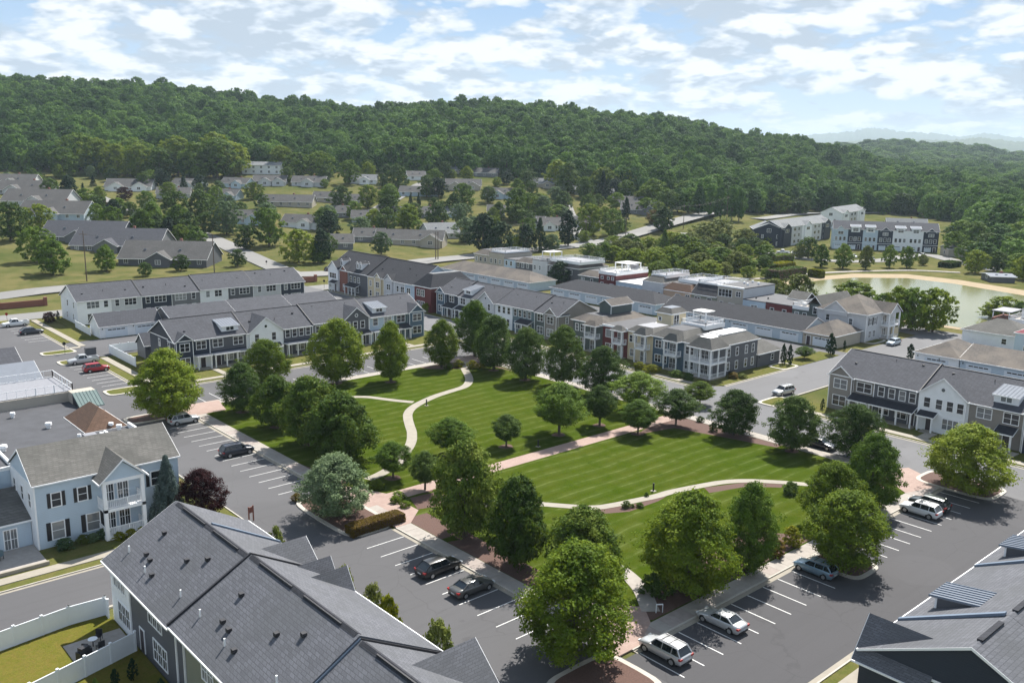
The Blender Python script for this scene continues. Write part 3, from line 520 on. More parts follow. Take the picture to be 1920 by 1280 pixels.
PARK = [  # base px,py ; crown top py ; crown width px ; kind ; material ; label
 (315, 786, 640, 152, 'oval', 'leaf_y', 'large spreading yellow-green tree on the island beside the silver car at the park corner', 10),
 (500, 722, 628, 88, 'round', 'leaf_y', 'light green tree on the lawn strip before the navy townhouse porches', 8),
 (455, 772, 672, 88, 'round', 'leaf_d', 'dark rounded tree at the corner of the park beside the brick crossing', 7),
 (520, 800, 695, 95, 'round', 'leaf_m', 'dark green tree second along the park edge from the brick crossing', 8),
 (583, 832, 695, 118, 'round', 'leaf_m', 'broad dark tree third along the park edge, beside the black SUV bays', 9),
 (640, 862, 722, 140, 'round', 'leaf_m', 'largest dark glossy tree on the left edge of the park, before the pale leaved tree', 9),
 (630, 968, 838, 142, 'round', 'leaf_s', 'pale silvery green tree on the planted bed above the clipped brown hedge', 8),
 (632, 718, 588, 112, 'oval', 'leaf_y', 'tall light green tree on the far edge of the park before the white dormer house', 9),
 (733, 716, 596, 82, 'oval', 'leaf_y', 'light green tree over the parked silver car on the far side of the lawn', 8),
 (828, 688, 593, 76, 'oval', 'leaf_y', 'light green tree left of the winding path where it leaves the park', 8),
 (890, 668, 556, 82, 'oval', 'leaf', 'tall tree standing farthest back at the top corner of the park', 8),
 (926, 694, 583, 86, 'round', 'leaf_d', 'dark dense tree right of the winding path entrance', 8),
 (985, 712, 607, 82, 'round', 'leaf_d', 'dark round tree second in the row along the balcony houses', 8),
 (1055, 722, 603, 78, 'round', 'leaf_d', 'tall dark tree third in the row, before the yellow balcony house', 8),
 (1130, 740, 640, 92, 'round', 'leaf_d', 'dark round tree fourth in the row, before the slate blue house', 8),
 (1196, 770, 694, 98, 'spread', 'leaf', 'wide flat-topped tree near the grey house with corner porch', 7),
 (1048, 815, 714, 112, 'spread', 'leaf', 'broad low branching tree in the middle of the lawn above the brick promenade', 7),
 (1124, 797, 722, 66, 'spread', 'leaf_d', 'small vase shaped tree between the two widest promenade trees', 6),
 (1196, 813, 747, 78, 'spread', 'leaf', 'small round tree standing on the lower lawn against the promenade', 6),
 (1267, 798, 727, 82, 'spread', 'leaf_d', 'small spreading tree at the right end of the brick promenade', 6),
 (1376, 815, 722, 92, 'round', 'leaf_d', 'dark round tree on the right lawn edge across from the side street', 7),
 (1485, 845, 734, 100, 'round', 'leaf_d', 'dark round tree on the right lawn edge beside the hidden blue car', 7),
 (1600, 856, 748, 106, 'round', 'leaf_d', 'dark tree at the lawn corner before the taupe townhouse porch', 8),
 (1630, 952, 802, 118, 'oval', 'leaf', 'green tree at the right corner of the park by the brick plaza', 9),
 (1560, 985, 855, 125, 'oval', 'leaf_y', 'bright yellow-green tree behind the island tree on the right side', 9),
 (1583, 1058, 905, 175, 'round', 'leaf_y', 'large yellow-green tree growing from the island beside the light blue car', 9),
 (1812, 922, 780, 168, 'round', 'leaf_y', 'wide yellow-green tree on the island right of the white SUV', 9),
 (949, 837, 775, 62, 'spread', 'leaf_d', 'small round tree alone on the lawn, left of the promenade', 5),
 (845, 852, 780, 88, 'spread', 'leaf', 'light airy tree where the winding path meets the promenade', 6),
 (737, 896, 826, 80, 'spread', 'leaf', 'small tree beside the plaza end of the winding path', 5),
 (797, 918, 846, 62, 'spread', 'leaf_d', 'small dark tree between the plaza and the tall magnolia-like tree', 5),
 (872, 1005, 816, 132, 'round', 'leaf_m', 'tall dark glossy tree at the near end of the brick promenade', 10),
 (968, 1062, 882, 128, 'round', 'leaf_m', 'second dark glossy tree along the near park edge, left of the yellow-green corner tree', 10),
 (1092, 1092, 938, 148, 'round', 'leaf_m', 'dark tree half hidden behind the nearest yellow-green one', 10),
 (1078, 1232, 998, 236, 'round', 'leaf_y', 'largest and nearest yellow-green tree at the bottom corner of the park', 12),
 (1290, 1112, 905, 190, 'round', 'leaf_y', 'large yellow-green tree above the silver cars on the right street', 11),
 (1402, 1072, 895, 124, 'oval', 'leaf', 'narrower green tree above the light blue car', 10),
 (318, 982, 848, 84, 'cone', 'leaf_sp', 'blue-grey spruce at the corner of the pale blue house', 7),
 (380, 972, 872, 92, 'round', 'leaf_pl', 'dark purple plum tree beside the blue spruce', 6),
 (1508, 672, 650, 36, 'spread', 'leaf', 'little spreading tree on the kerbed island at the alley mouth', 4),
 (1312, 757, 712, 62, 'spread', 'leaf_y', 'thin young street tree before the corner porch', 6),
]
def height_at(x, y, z, toppy):
    lo, hi = z, z + 60
    for _ in range(40):
        m_ = (lo + hi) / 2; c = CR @ np.array([x, y, m_ - CAMH]); v = 640 + FPX * c[1] / c[2]
        if v > toppy: lo = m_
        else: hi = m_
    return lo - z
def depth_of(x, y, z): return float((CR @ np.array([x, y, z - CAMH]))[2])
for (bx, by, top, wpx, kind, mat, lab, _h) in PARK:
    x, y = G(bx, by, .1); D = depth_of(x, y, 0); wd = wpx / FPX * D; h = height_at(x, y, 0, top)
    # the far side of the crown raises the outline a little: take off its share
    h = max(2.5, h - .12 * wd); nm = 'spruce_tree' if kind == 'cone' else 'plum_tree' if mat == 'leaf_pl' else 'park_tree'
    tree(x, y, .05, h, wd * (.97 if kind != 'spread' else 1.0), kind, mat, 'near', nm, lab, bare=.02 if kind in ('cone',) else .15 if kind == 'spread' else .08, seed=None)
    if wpx > 50 and kind != 'cone' and (57 < x < 119):
        pts = [(x + (1.1 + .15 * math.sin(3 * a)) * math.cos(a), y + (1.1 + .15 * math.cos(2 * a)) * math.sin(a)) for a in np.linspace(0, 6.283, 14)[:-1]]
        sheet('mulch_ring', 'mulch', pts, .113, **S)
# middle distance trees: base px,py ; height px ; width px ; kind ; material ; label ; group
EV = 'leaf_ev'; MID = [
 (1535, 640, 0, 0, '', '', '', ''),
]
LM = [(305, 490, 'wide cottage'), (215, 465, 'second grey cottage'), (95, 405, 'pale blue fronted cottage'), (240, 350, 'lone white cottage'), (437, 345, 'pale blue gabled cottage'), (505, 342, 'twin gabled cottage'), (490, 318, 'white apartment row'), (535, 380, 'long roofed cottage'), (560, 420, 'white gabled cottage'),
 (633, 460, 'grey roadside cottage'), (765, 452, 'decked long cottage'), (785, 360, 'two-storey pale cottage'), (790, 308, 'highest cottage'), (908, 326, 'upper grey cottage'), (868, 350, 'brown gabled cottage'), (935, 366, 'pale gabled cottage'), (1042, 425, 'pale walled cottage'), (1092, 420, 'skylight cottage'), (1200, 392, 'many-hipped cottage'), (1018, 346, 'white garage cottage'),
 (690, 448, 'grey mid-road cottage'), (680, 340, 'high white cottage'), (1265, 505, 'railed roof decks'), (1165, 500, 'maroon terrace house'), (1439, 440, 'navy end townhouse'), (1655, 450, 'navy-white terrace'), (1350, 440, 'main road junction'), (1795, 475, 'tan utility building'), (1880, 525, 'boat shed'), (1475, 515, 'long pond hedge'), (1050, 520, 'tan garage roof')]
TONE = dict(leaf='mid green', leaf_y='light green', leaf_d='dark green', leaf_m='glossy dark', leaf_s='grey-green', leaf_ev='evergreen', leaf_w='pale green', leaf_f='woodland', leaf_pl='purple', leaf_h='brownish', leaf_b='bright yellow'); USED = {}
def autolabel(px, py, wp, mat, kind):
    bx, by, nm = min(LM, key=lambda l: (l[0] - px) ** 2 + ((l[1] - py) * 1.6) ** 2); dx, dy = px - bx, (py - by) * 1.6
    r_ = math.hypot(dx, dy); how = 'just' if r_ < 40 else 'well' if r_ < 90 else 'far'; d_ = 'left of' if dx < -abs(dy) else 'right of' if dx > abs(dy) else 'behind' if dy < 0 else 'in front of'
    sz = 'large' if wp > 44 else 'small' if wp < 30 else 'middling'; sh = {'cone': 'pointed', 'column': 'narrow', 'oval': 'upright', 'willow': 'drooping'}.get(kind, 'rounded')
    l = f'{sz} {sh} {TONE[mat]} tree {how} {d_} the {nm}'
    k = USED.get(l, 0); USED[l] = k + 1
    if k: l = ['second', 'third', 'fourth', 'fifth', 'sixth', 'seventh', 'eighth', 'ninth', 'tenth', 'eleventh', 'twelfth', 'thirteenth', 'fourteenth', 'fifteenth'][min(k - 1, 13)] + ' ' + l
    return l
def mid(lst, name, group, q='mid', cat='tree', base=None):
    for t in lst:
        bx, by, hp, wp, kind, mat = t[:6]; kind = 'dome' if kind == 'round' else kind; lab = t[6] if len(t) > 6 else autolabel(bx, by, wp, mat, kind)
        x, y, z, D = GT(bx, by); D = depth_of(x, y, z)
        if name == 'shrub' and kind == 'bush': pass
        tree(x, y, z - .1, hp / FPX * D, wp / FPX * D, kind, mat, q, name, lab, cat, group, bare=.03 if kind in ('bush', 'column', 'cone') else .06)
rr = 'round'; ov = 'oval'
mid([(100, 515, 65, 62, rr, 'leaf', 'olive green tree in the dry field left of the wide cottage'), (70, 492, 65, 60, rr, 'leaf', 'tree behind the olive green tree at the field edge'), (20, 450, 70, 66, rr, 'leaf_d', 'dense dark tree at the left frame edge above the field'),
     (75, 432, 48, 52, rr, 'leaf_y', 'light green tree behind the field between two cottages'), (200, 508, 48, 45, ov, 'leaf', 'young tree before the white-roofed end of the wide cottage'), (272, 518, 26, 26, rr, 'leaf_d', 'small round tree left of the cottage porch'), (340, 508, 30, 32, rr, 'leaf_d', 'small round tree right of the cottage porch gable'),
     (446, 500, 32, 30, rr, 'leaf_d', 'lone round tree at the mouth of the hill street'), (505, 462, 70, 62, rr, 'leaf', 'large dense ball shaped tree beside the hill street'), (560, 492, 60, 62, rr, 'leaf_y', 'bright spreading tree right of the ball shaped tree'), (603, 492, 62, 42, ov, EV, 'dark evergreen next to the bright spreading tree'),
     (462, 468, 45, 42, rr, 'leaf_d', 'dark tree left of the ball shaped tree'), (425, 440, 62, 55, rr, 'leaf_s', 'pale grey-green tree above the hill street'), (352, 450, 52, 46, rr, 'leaf_d', 'dark tree on the corner of the two hill streets'), (330, 420, 60, 55, rr, 'leaf_d', 'round dark tree above the hill street corner'),
     (375, 418, 62, 52, ov, 'leaf_d', 'tall dark tree in the clump above the hill streets'), (385, 440, 40, 36, rr, 'leaf_d', 'lower dark tree in the clump above the hill streets'), (275, 395, 36, 36, rr, 'leaf', 'green tree on the verge of the upper hill street'), (293, 450, 36, 34, rr, 'leaf_d', 'dark tree inside the bend of the hill street'),
     (190, 402, 28, 34, rr, 'leaf_pl', 'purple leaved tree beside the pale cottages'), (235, 375, 24, 30, rr, 'leaf_pl', 'brownish tree across the hill street from the white cottage'), (395, 490, 34, 26, rr, 'leaf_pl', 'purple tree at the end of the wide cottage'), (305, 445, 26, 30, rr, 'leaf_pl', 'purple tree behind the grey cottages'),
     (130, 375, 44, 34, ov, EV, 'dark conical tree behind the pale cottages'), (158, 388, 42, 24, 'cone', EV, 'narrow conifer beside the upper cottages'), (303, 352, 34, 30, rr, EV, 'evergreen right of the white cottage'), (345, 358, 30, 22, 'cone', EV, 'small cone shaped evergreen two along from the white cottage'),
     (93, 606, 20, 24, rr, 'leaf_pl', 'small purple tree at the corner of the white end house'), (60, 318, 34, 42, rr, 'leaf', 'tree by the upper drive at the left edge'), (175, 350, 20, 14, 'cone', EV, 'tiny conifer at the bend of the upper street')], 'tree', 'trees among the hillside cottages')
mid([(715, 478, 42, 36, rr, 'leaf_s', 'pale tree at the left end of the long cottage'), (770, 515, 8, 10, 'bush', 'leaf_d', 'tiny shrub in the dry grass by the main road'), (640, 400, 50, 45, rr, 'leaf_d'), (690, 390, 42, 40, rr, 'leaf_y'), (730, 392, 44, 42, rr, 'leaf'), (765, 430, 46, 46, rr, 'leaf_y'), (820, 428, 28, 46, rr, 'leaf_y'), (868, 395, 50, 46, rr, 'leaf'), (865, 418, 36, 40, rr, 'leaf_s'),
     (800, 370, 40, 34, rr, 'leaf_d'), (835, 338, 34, 28, rr, 'leaf_d'), (876, 340, 28, 26, ov, 'leaf_y'), (935, 415, 36, 32, ov, 'leaf_d'), (967, 410, 56, 46, rr, 'leaf'), (915, 380, 30, 32, rr, 'leaf_d'), (985, 352, 30, 26, rr, 'leaf_d'), (1012, 400, 36, 44, rr, 'leaf_y'), (1040, 385, 34, 34, rr, 'leaf_s'), (1065, 365, 58, 48, rr, 'leaf_d'),
     (1045, 410, 26, 40, rr, 'leaf'), (1095, 372, 40, 30, rr, 'leaf'), (1130, 375, 50, 34, 'cone', EV), (1105, 442, 58, 52, rr, 'leaf_y', 'pale yellow-green tree behind the main road poles'), (1148, 442, 50, 44, rr, 'leaf', 'green tree right of the pale one behind the main road'), (1173, 418, 46, 18, 'column', EV, 'narrow dark column tree near the upper grey cottage'),
     (1213, 402, 30, 36, rr, 'leaf'), (1225, 420, 26, 30, rr, 'leaf_h', 'orange tinted tree in the garden by the main road'), (1245, 425, 38, 22, ov, EV, 'dark tree at the edge of the dry meadow'), (1095, 455, 22, 26, rr, 'leaf_y', 'small light tree on the verge behind the main road'), (785, 386, 24, 12, 'cone', EV), (770, 386, 24, 12, 'cone', EV),
     (905, 475, 72, 62, ov, EV, 'leftmost dark evergreen of the clump behind the rooftop terraces'), (940, 480, 62, 60, ov, EV, 'wide dark evergreen second in the clump behind the terraces'), (985, 470, 48, 40, ov, EV, 'dark evergreen before the grey cottage'), (1012, 472, 62, 36, 'cone', EV, 'pointed evergreen between the cottages and the main road'), (1065, 462, 66, 40, ov, EV, 'tall dark evergreen beside the light pole'),
     (1035, 470, 30, 34, rr, 'leaf_s'), (965, 470, 26, 30, rr, 'leaf_y'), (610, 345, 36, 30, rr, 'leaf_d'), (585, 330, 40, 30, rr, 'leaf_s'), (540, 318, 44, 34, ov, 'leaf_d'), (745, 360, 50, 40, rr, 'leaf_d'), (655, 345, 44, 38, rr, 'leaf'), (690, 335, 30, 30, rr, 'leaf_y'), (725, 440, 50, 44, rr, 'leaf_d')],
    'tree', 'trees among the cottages behind the main road', base='leafy tree growing among the cottages behind the main road')
mid([(1105, 482, 26, 36, rr, 'leaf', 'street tree behind the rooftop pergola'), (1135, 490, 34, 32, ov, 'leaf', 'young street tree left of the maroon roof terrace house'), (1195, 480, 32, 32, ov, 'leaf'), (1165, 485, 24, 28, rr, 'leaf_y'), (1245, 475, 44, 34, 'cone', 'leaf', 'conical green tree beside the main road junction'), (1200, 482, 30, 26, ov, 'leaf_y'),
     (1050, 530, 40, 46, ov, EV, 'dark evergreen between the garages and the terrace houses'), (1225, 505, 36, 50, rr, 'leaf_y'), (1262, 500, 40, 52, rr, 'leaf_y'), (1295, 470, 34, 44, rr, 'leaf_w'), (1325, 462, 44, 62, rr, 'leaf_w'), (1350, 452, 40, 52, rr, 'leaf_w'), (1318, 458, 28, 32, rr, 'leaf_d'), (1355, 465, 26, 34, rr, 'leaf_d'),
     (1390, 485, 38, 32, rr, 'leaf_d', 'dark tree before the navy end townhouse'), (1300, 498, 44, 54, rr, 'leaf_y'), (1345, 505, 42, 54, rr, 'leaf'), (1370, 500, 30, 40, rr, 'leaf_w'), (1330, 522, 34, 50, rr, 'leaf_y'), (1285, 520, 34, 50, rr, 'leaf_y'), (1235, 522, 32, 50, rr, 'leaf_y'), (1395, 462, 26, 24, rr, 'leaf_y'), (1258, 505, 30, 30, rr, 'leaf'),
     (1515, 485, 40, 40, rr, 'leaf_d', 'dark round tree left of the white townhouse terrace'), (1540, 500, 42, 32, ov, 'leaf', 'first street tree before the far townhouse terrace'), (1580, 503, 46, 40, ov, 'leaf', 'widest street tree before the far townhouse terrace'), (1623, 505, 44, 32, ov, 'leaf_w', 'pale street tree before the far townhouse terrace'), (1667, 502, 42, 30, ov, 'leaf', 'slim street tree before the far townhouse terrace'),
     (1700, 502, 40, 34, ov, 'leaf', 'last street tree before the far townhouse terrace'), (1730, 497, 20, 20, rr, 'leaf_w', 'small young tree where the far street bends'), (1828, 512, 42, 44, rr, 'leaf_y', 'bright round tree above the pond bank'), (1918, 525, 44, 44, rr, 'leaf_y', 'bright tree at the right frame edge above the pond'), (1498, 485, 24, 30, rr, 'leaf_w')],
    'tree', 'trees around the pond road', base='leafy tree in the thicket between the main road and the pond road')
mid([(1440, 560, 36, 40, 'willow', 'leaf_w', 'small pale willow behind the grey flat-roofed house'), (1650, 610, 60, 50, rr, 'leaf', 'small shore tree left of the three multi-trunked ones'),
     (1680, 617, 78, 66, 'round', 'leaf_y', 'leftmost of the three multi-trunked shore trees'), (1708, 620, 80, 70, 'round', 'leaf', 'middle one of the three multi-trunked shore trees'), (1748, 622, 80, 74, 'round', 'leaf_y', 'rightmost of the three multi-trunked shore trees'),
     (1880, 600, 44, 60, rr, 'leaf_y', 'tree behind the maroon roofed house at the right edge'), (1862, 596, 26, 44, rr, 'leaf_y', 'low yellowish tree behind the roof terrace furniture'), (1912, 606, 40, 40, rr, 'leaf', 'tree at the right edge on the near shore')], 'tree', 'trees on the pond shore', q='mid')
tree(236, 139, 0, 9.5, 11.5, 'willow', 'leaf_w', 'mid', 'willow_tree', 'pale feathery willow on the pond shore behind the grey flat-roofed house', 'tree', bare=.03); tree(234, 121, 0, 9.5, 14, 'dome', 'leaf_y', 'mid', 'tree', 'rounded tree on the shore behind the brown gabled house', 'tree', bare=.05); tree(238, 148, 0, 7, 8, 'willow', 'leaf_w', 'mid', 'willow_tree', 'smaller willow behind the railed roof deck of the peach house', 'tree', bare=.03)
# the many further trees between the cottages
CTR = [(305, 500, 90), (215, 474, 90), (150, 456, 85), (95, 412, 70), (62, 388, 66), (40, 366, 55), (15, 352, 50), (240, 358, 50), (345, 354, 34), (437, 352, 34), (505, 348, 36), (578, 350, 36), (535, 388, 55), (610, 380, 30), (560, 428, 40), (445, 420, 40), (633, 468, 34), (765, 461, 72), (835, 448, 36), (785, 368, 42), (908, 332, 30), (868, 356, 38), (935, 372, 36), (1018, 352, 28), (1042, 432, 36), (1092, 428, 36), (1200, 402, 44), (1180, 388, 36), (490, 327, 44), (690, 455, 34), (680, 345, 30)]
RD = [(560, 520), (510, 500), (470, 482), (430, 462), (395, 446), (350, 430), (300, 415), (262, 404), (235, 394), (205, 380), (170, 364), (1110, 460), (1085, 440), (1075, 420), (700, 395), (790, 345)]
ex = []; r4 = random.Random(21)
def far_ok(px, py, m):
    return all(not (abs(px - a) < w_ * .5 + m and -8 < py - b < 42) for a, b, w_ in CTR) and all(math.hypot(px - a, (py - b) * 1.5) > 18 for a, b in RD) and not (395 < px < 560 and py > 425) and all(math.hypot(px - q[0], (py - q[1]) * 2) > 15 for q in ex)
for _ in range(6000):
    px = r4.uniform(10, 1245); py = r4.uniform(332 if px < 450 else 318 if px < 760 else 308 + max(0, px - 900) * .2, (500 if 330 < px else 455) if px < 700 else 455)
    if px < 130 and py > 380 or len(ex) > 125: continue
    if not far_ok(px, py, 6): continue
    s_ = .55 + (py - 310) / 230; wp = r4.uniform(24, 46) * s_; kd = r4.choice(('round', 'round', 'round', 'oval', 'oval')); ex.append((px, py, wp * r4.uniform(.85, 1.15), wp, kd, r4.choice(('leaf', 'leaf', 'leaf_d', 'leaf_d', 'leaf_y', 'leaf_s', 'leaf_ev'))))
for (a, b, wp) in ((150, 318, 70), (185, 325, 66), (222, 330, 60), (262, 334, 66), (300, 336, 60), (335, 330, 74), (372, 336, 70), (408, 334, 76), (438, 330, 64), (120, 332, 56), (255, 318, 60), (405, 318, 70), (530, 322, 50), (555, 335, 50), (600, 335, 52), (740, 318, 50), (1225, 385, 50), (1250, 400, 46), (1285, 388, 50), (1320, 392, 46), (1045, 352, 52), (1130, 362, 50), (1180, 366, 46)): ex.append((a, b, wp * .95, wp, 'round', r4.choice(('leaf', 'leaf_y', 'leaf'))))
for (a, b, wp) in ((1790, 480, 50), (1815, 492, 44), (1850, 485, 54), (1885, 495, 56), (1915, 470, 60), (1868, 510, 44), (1905, 515, 44), (1830, 462, 50), (1800, 455, 46), (1460, 400, 40), (1500, 402, 36), (1690, 402, 44), (1755, 404, 50), (1640, 396, 40)): ex.append((a, b, wp * .9, wp, 'round', r4.choice(('leaf', 'leaf_d', 'leaf'))))
for _ in range(900):
    px = r4.uniform(1120, 1440); py = r4.uniform(478 - (px - 1120) * .06, 524)
    if len(ex) > 215 or py > 500 + (px - 1120) * .08 or any(math.hypot(px - q[0], (py - q[1]) * 1.6) < 19 for q in ex): continue
    wp = r4.uniform(24, 46); ex.append((px, py, wp * .8, wp, 'round', r4.choice(('leaf', 'leaf_y', 'leaf_y', 'leaf_w', 'leaf_d'))))
mid(ex, 'tree', 'trees among the hillside cottages')
# evergreens beside garages etc.
for (bx, by, hp, wp, lab) in ((1468, 682, 38, 13, 'left of a pair of columnar evergreens beside the dark garage'), (1480, 683, 38, 12, 'right of a pair of columnar evergreens beside the dark garage'), (1557, 664, 40, 20, 'wide columnar evergreen at the end of the tan roofed garage'), (1583, 655, 18, 6, 'thin columnar evergreen by the tan gabled house'), (1706, 672, 28, 16, 'columnar evergreen at the corner of the long white garage'),
                             (109, 598, 16, 7, 'tiny conical evergreen at the foot of the white end house'), (630, 540, 20, 9, 'small conical evergreen left of the brick fronted townhouse'), (1542, 766, 20, 9, 'small conical evergreen on the verge beside the taupe end townhouse')):
    x, y = G(bx, by, .05); D = depth_of(x, y, 0)
    tree(x, y, 0, hp / FPX * D, wp / FPX * D, 'column', EV, 'mid', 'arborvitae', lab, 'evergreen', 'columnar evergreens', bare=.02)
for i, (x, y) in enumerate(((16.6, 69.0), (18.3, 69.3), (19.9, 69.7), (21.5, 70.4), (22.2, 66.0), (22.2, 64.6))):
    tree(x, y, .05, 1.9, .85, 'column', EV if i > 1 else 'leaf_d', 'mid', 'arborvitae', ['first clipped evergreen along the white fence of the near yard', 'second clipped evergreen along the white fence of the near yard', 'third clipped evergreen along the white fence of the near yard', 'clipped evergreen against the wall of the near grey townhouse', 'evergreen beside the patio chair by the near house wall', 'evergreen closest to the bottom edge by the near house wall'][i], 'evergreen', 'clipped evergreens in the near yards', bare=.02)
# shrubs
SH = [(707, 916, 18, 28, 'leaf_y', 'large light green rounded shrub at the plaza edge'), (742, 942, 12, 22, 'leaf_y', 'left of three clipped shrubs in the plaza bed'), (748, 934, 14, 24, 'leaf', 'rear of three clipped shrubs in the plaza bed'), (760, 950, 12, 22, 'leaf_y', 'right of three clipped shrubs in the plaza bed'),
 (556, 938, 14, 20, 'leaf_h', 'small brownish shrub at the point of the planted bed'), (1174, 951, 13, 18, 'leaf_d', 'dark clipped shrub on the lower curved path'), (1186, 951, 7, 9, 'leaf_d', 'tiny shrub between two others on the lower curved path'), (1200, 950, 9, 16, 'leaf', 'low clipped shrub right of the tiny one'),
 (1212, 930, 8, 10, 'leaf', 'round shrub at the edge of the curved path'), (1482, 925, 22, 30, 'leaf_d', 'dark rounded shrub right of the curved path'), (1484, 1022, 34, 38, 'leaf_b', 'bright yellow shrub beside the right street sidewalk'), (1455, 1042, 30, 36, 'leaf_h', 'brownish shrub left of the bright yellow shrub'), (1672, 938, 24, 26, 'leaf', 'round shrub by the right corner plaza'), (1640, 950, 38, 46, 'leaf_d', 'tall dark shrub mass beside the right corner plaza'),
 (1313, 790, 10, 16, 'leaf_d', 'small shrub in the bed at the promenade end'), (1337, 808, 16, 16, 'leaf_d', 'dark shrub at the foot of the right lawn tree'), (1200, 693, 14, 26, 'leaf_b', 'left yellow shrub before the slate blue house'), (1222, 698, 14, 30, 'leaf_b', 'right yellow shrub before the slate blue house'), (1268, 706, 12, 26, 'leaf', 'green shrub before the grey house windows'), (1290, 711, 12, 24, 'leaf_d', 'dark shrub beside the corner porch'),
 (1375, 708, 10, 22, 'leaf_h', 'brownish shrub at the side wall of the grey house'), (1392, 708, 8, 18, 'leaf_w', 'pale shrub at the side wall of the grey house'), (860, 688, 13, 20, 'leaf_b', 'yellow shrub left of the winding path entrance'), (886, 690, 14, 22, 'leaf_b', 'yellow shrub right of the winding path entrance'), (905, 690, 12, 22, 'leaf_b', 'yellow shrub behind the path entrance under the dark tree'), (840, 690, 10, 20, 'leaf', 'green shrub under the tree left of the path entrance'),
 (1230, 1112, 36, 60, 'leaf_d', 'dark shrub mass under the large right street tree'), (1300, 1100, 30, 70, 'leaf_d', 'shrub mass under the right street tree beside the sidewalk'), (1385, 1065, 26, 46, 'leaf_d', 'shrub under the narrower green tree'), (800, 585, 16, 22, 'leaf_y', 'shrub between the two townhouse rows by the alley'), (655, 1010, 0, 0, '', '')]
for t in SH[:-1]:
    x, y = G(t[0], t[1], .1); D = depth_of(x, y, 0)
    tree(x, y, 0, t[2] / FPX * D * 1.12, t[3] / FPX * D, 'bush', t[4], 'mid', 'shrub', t[5], 'shrub', None, bare=0)
for i, (x, y, h, wd, mt_, lab) in enumerate(((24.6, 100.2, 1.2, 2.0, 'leaf_s', 'pale feathery shrub at the left corner of the blue house'), (26.6, 100.4, 1.0, 1.5, 'leaf_w', 'light green shrub under the blue house windows'), (27.6, 100.3, .9, 1.4, 'leaf_s', 'grey-green shrub in the middle of the blue house bed'), (28.7, 100.5, 1.1, 1.5, 'leaf_s', 'grey-green shrub beside the blue house porch'),
   (29.9, 98.9, .9, 1.4, 'leaf_b', 'first yellow clipped shrub before the porch'), (31.2, 98.9, .9, 1.4, 'leaf_b', 'second yellow clipped shrub before the porch'), (32.5, 99.0, .8, 1.3, 'leaf_b', 'third yellow clipped shrub before the porch'), (39.6, 80.6, 4.9, 2.2, 'leaf_w', 'tall shrub rising beyond the first roof valley of the near house'), (39.6, 67.0, 5.6, 2.0, 'leaf_w', 'shrub beyond the paired roof gables of the near house'), (39.3, 61.6, 6.0, 2.4, 'leaf_w', 'tall shrub beyond the near roof edge, left one'), (39.2, 59.4, 5.9, 2.4, 'leaf_b', 'tall shrub beyond the near roof edge, right one'), (39.4, 52.6, 6.3, 3.4, 'leaf_w', 'small leafy tree beyond the near roof beside the last gable'))):
    tree(x, y, .05, h, wd, 'bush', mt_, 'mid', 'shrub', lab, 'shrub', None, bare=0)
# clipped hedge
hg = crown_mesh('hedge', 'bush', 10, 10, .1, 'leaf_h', 3)
def hedge(x0, x1, y0, y1, z0, h, mat, label, n, leaf=.06, name='hedge', cat='hedge'):
    r = np.random.default_rng(5); per = []
    P = r.random((n, 3)); face = r.integers(0, 6, n)
    P[face == 0, 0] = 0; P[face == 1, 0] = 1; P[face == 2, 1] = 0; P[face == 3, 1] = 1; P[face >= 4, 2] = 1
    P += r.normal(size=(n, 3)) * .012; nr = r.normal(size=(n, 3)) * .6 + np.where((face >= 4)[:, None], [0, 0, 1.], [0, 0, .2]); nr /= np.linalg.norm(nr, axis=1)[:, None]
    c = (P - .5); rad = np.abs(c[:, :2]).max(1); P[:, 2] -= np.where(rad > .44, (rad - .44) * 2, 0)
    pos = np.stack([x0 + P[:, 0] * (x1 - x0), y0 + P[:, 1] * (y1 - y0), z0 + P[:, 2] * h], 1)
    a = np.cross(nr, r.normal(size=(n, 3))); a /= np.linalg.norm(a, axis=1)[:, None]; b = np.cross(nr, a); s = leaf
    V = np.stack([pos - a * s, pos - b * s, pos + a * s, pos + b * s], 1).reshape(-1, 3)
    e = ob(name, npmesh('hedge', V, np.arange(4 * n).reshape(n, 4), mat), None, label=label, cat=cat)
    ob('core', MB().box(x0 + .08, x1 - .08, y0 + .08, y1 - .08, z0, z0 + h - .1), 'mulch', e); return e
hedge(50.2, 57.2, 82.6, 84.4, .1, 1.15, 'leaf_h', 'clipped brownish hedge along the end of the parking bays', 9000)
for i, (px, py, wpx, hpx, mt_, lab) in enumerate(((1385, 505, 70, 14, 'leaf', 'dark hedge behind the pond path, left one'), (1455, 492, 90, 14, 'leaf', 'upper dark hedge behind the pond path'), (1465, 503, 60, 11, 'leaf_b', 'bright green curved hedge above the pond path'), (1475, 521, 100, 18, 'leaf_d', 'long clipped hedge next to the pond bank'), (1530, 520, 16, 14, 'leaf_b', 'bright end shrub of the long pond hedge'), (1780, 500, 48, 10, 'leaf_d', 'row of dark shrubs above the pond bank'), (1890, 520, 50, 12, 'leaf', 'hedge above the boat shed on the pond bank'))):
    x, y, z, D = GT(px, py); D = depth_of(x, y, z); L = wpx / FPX * D / .75
    hedge(x - L * .35, x + L * .35, y - 2.5, y + 2.5, z, hpx / FPX * D, mt_, lab, 2500, .28)
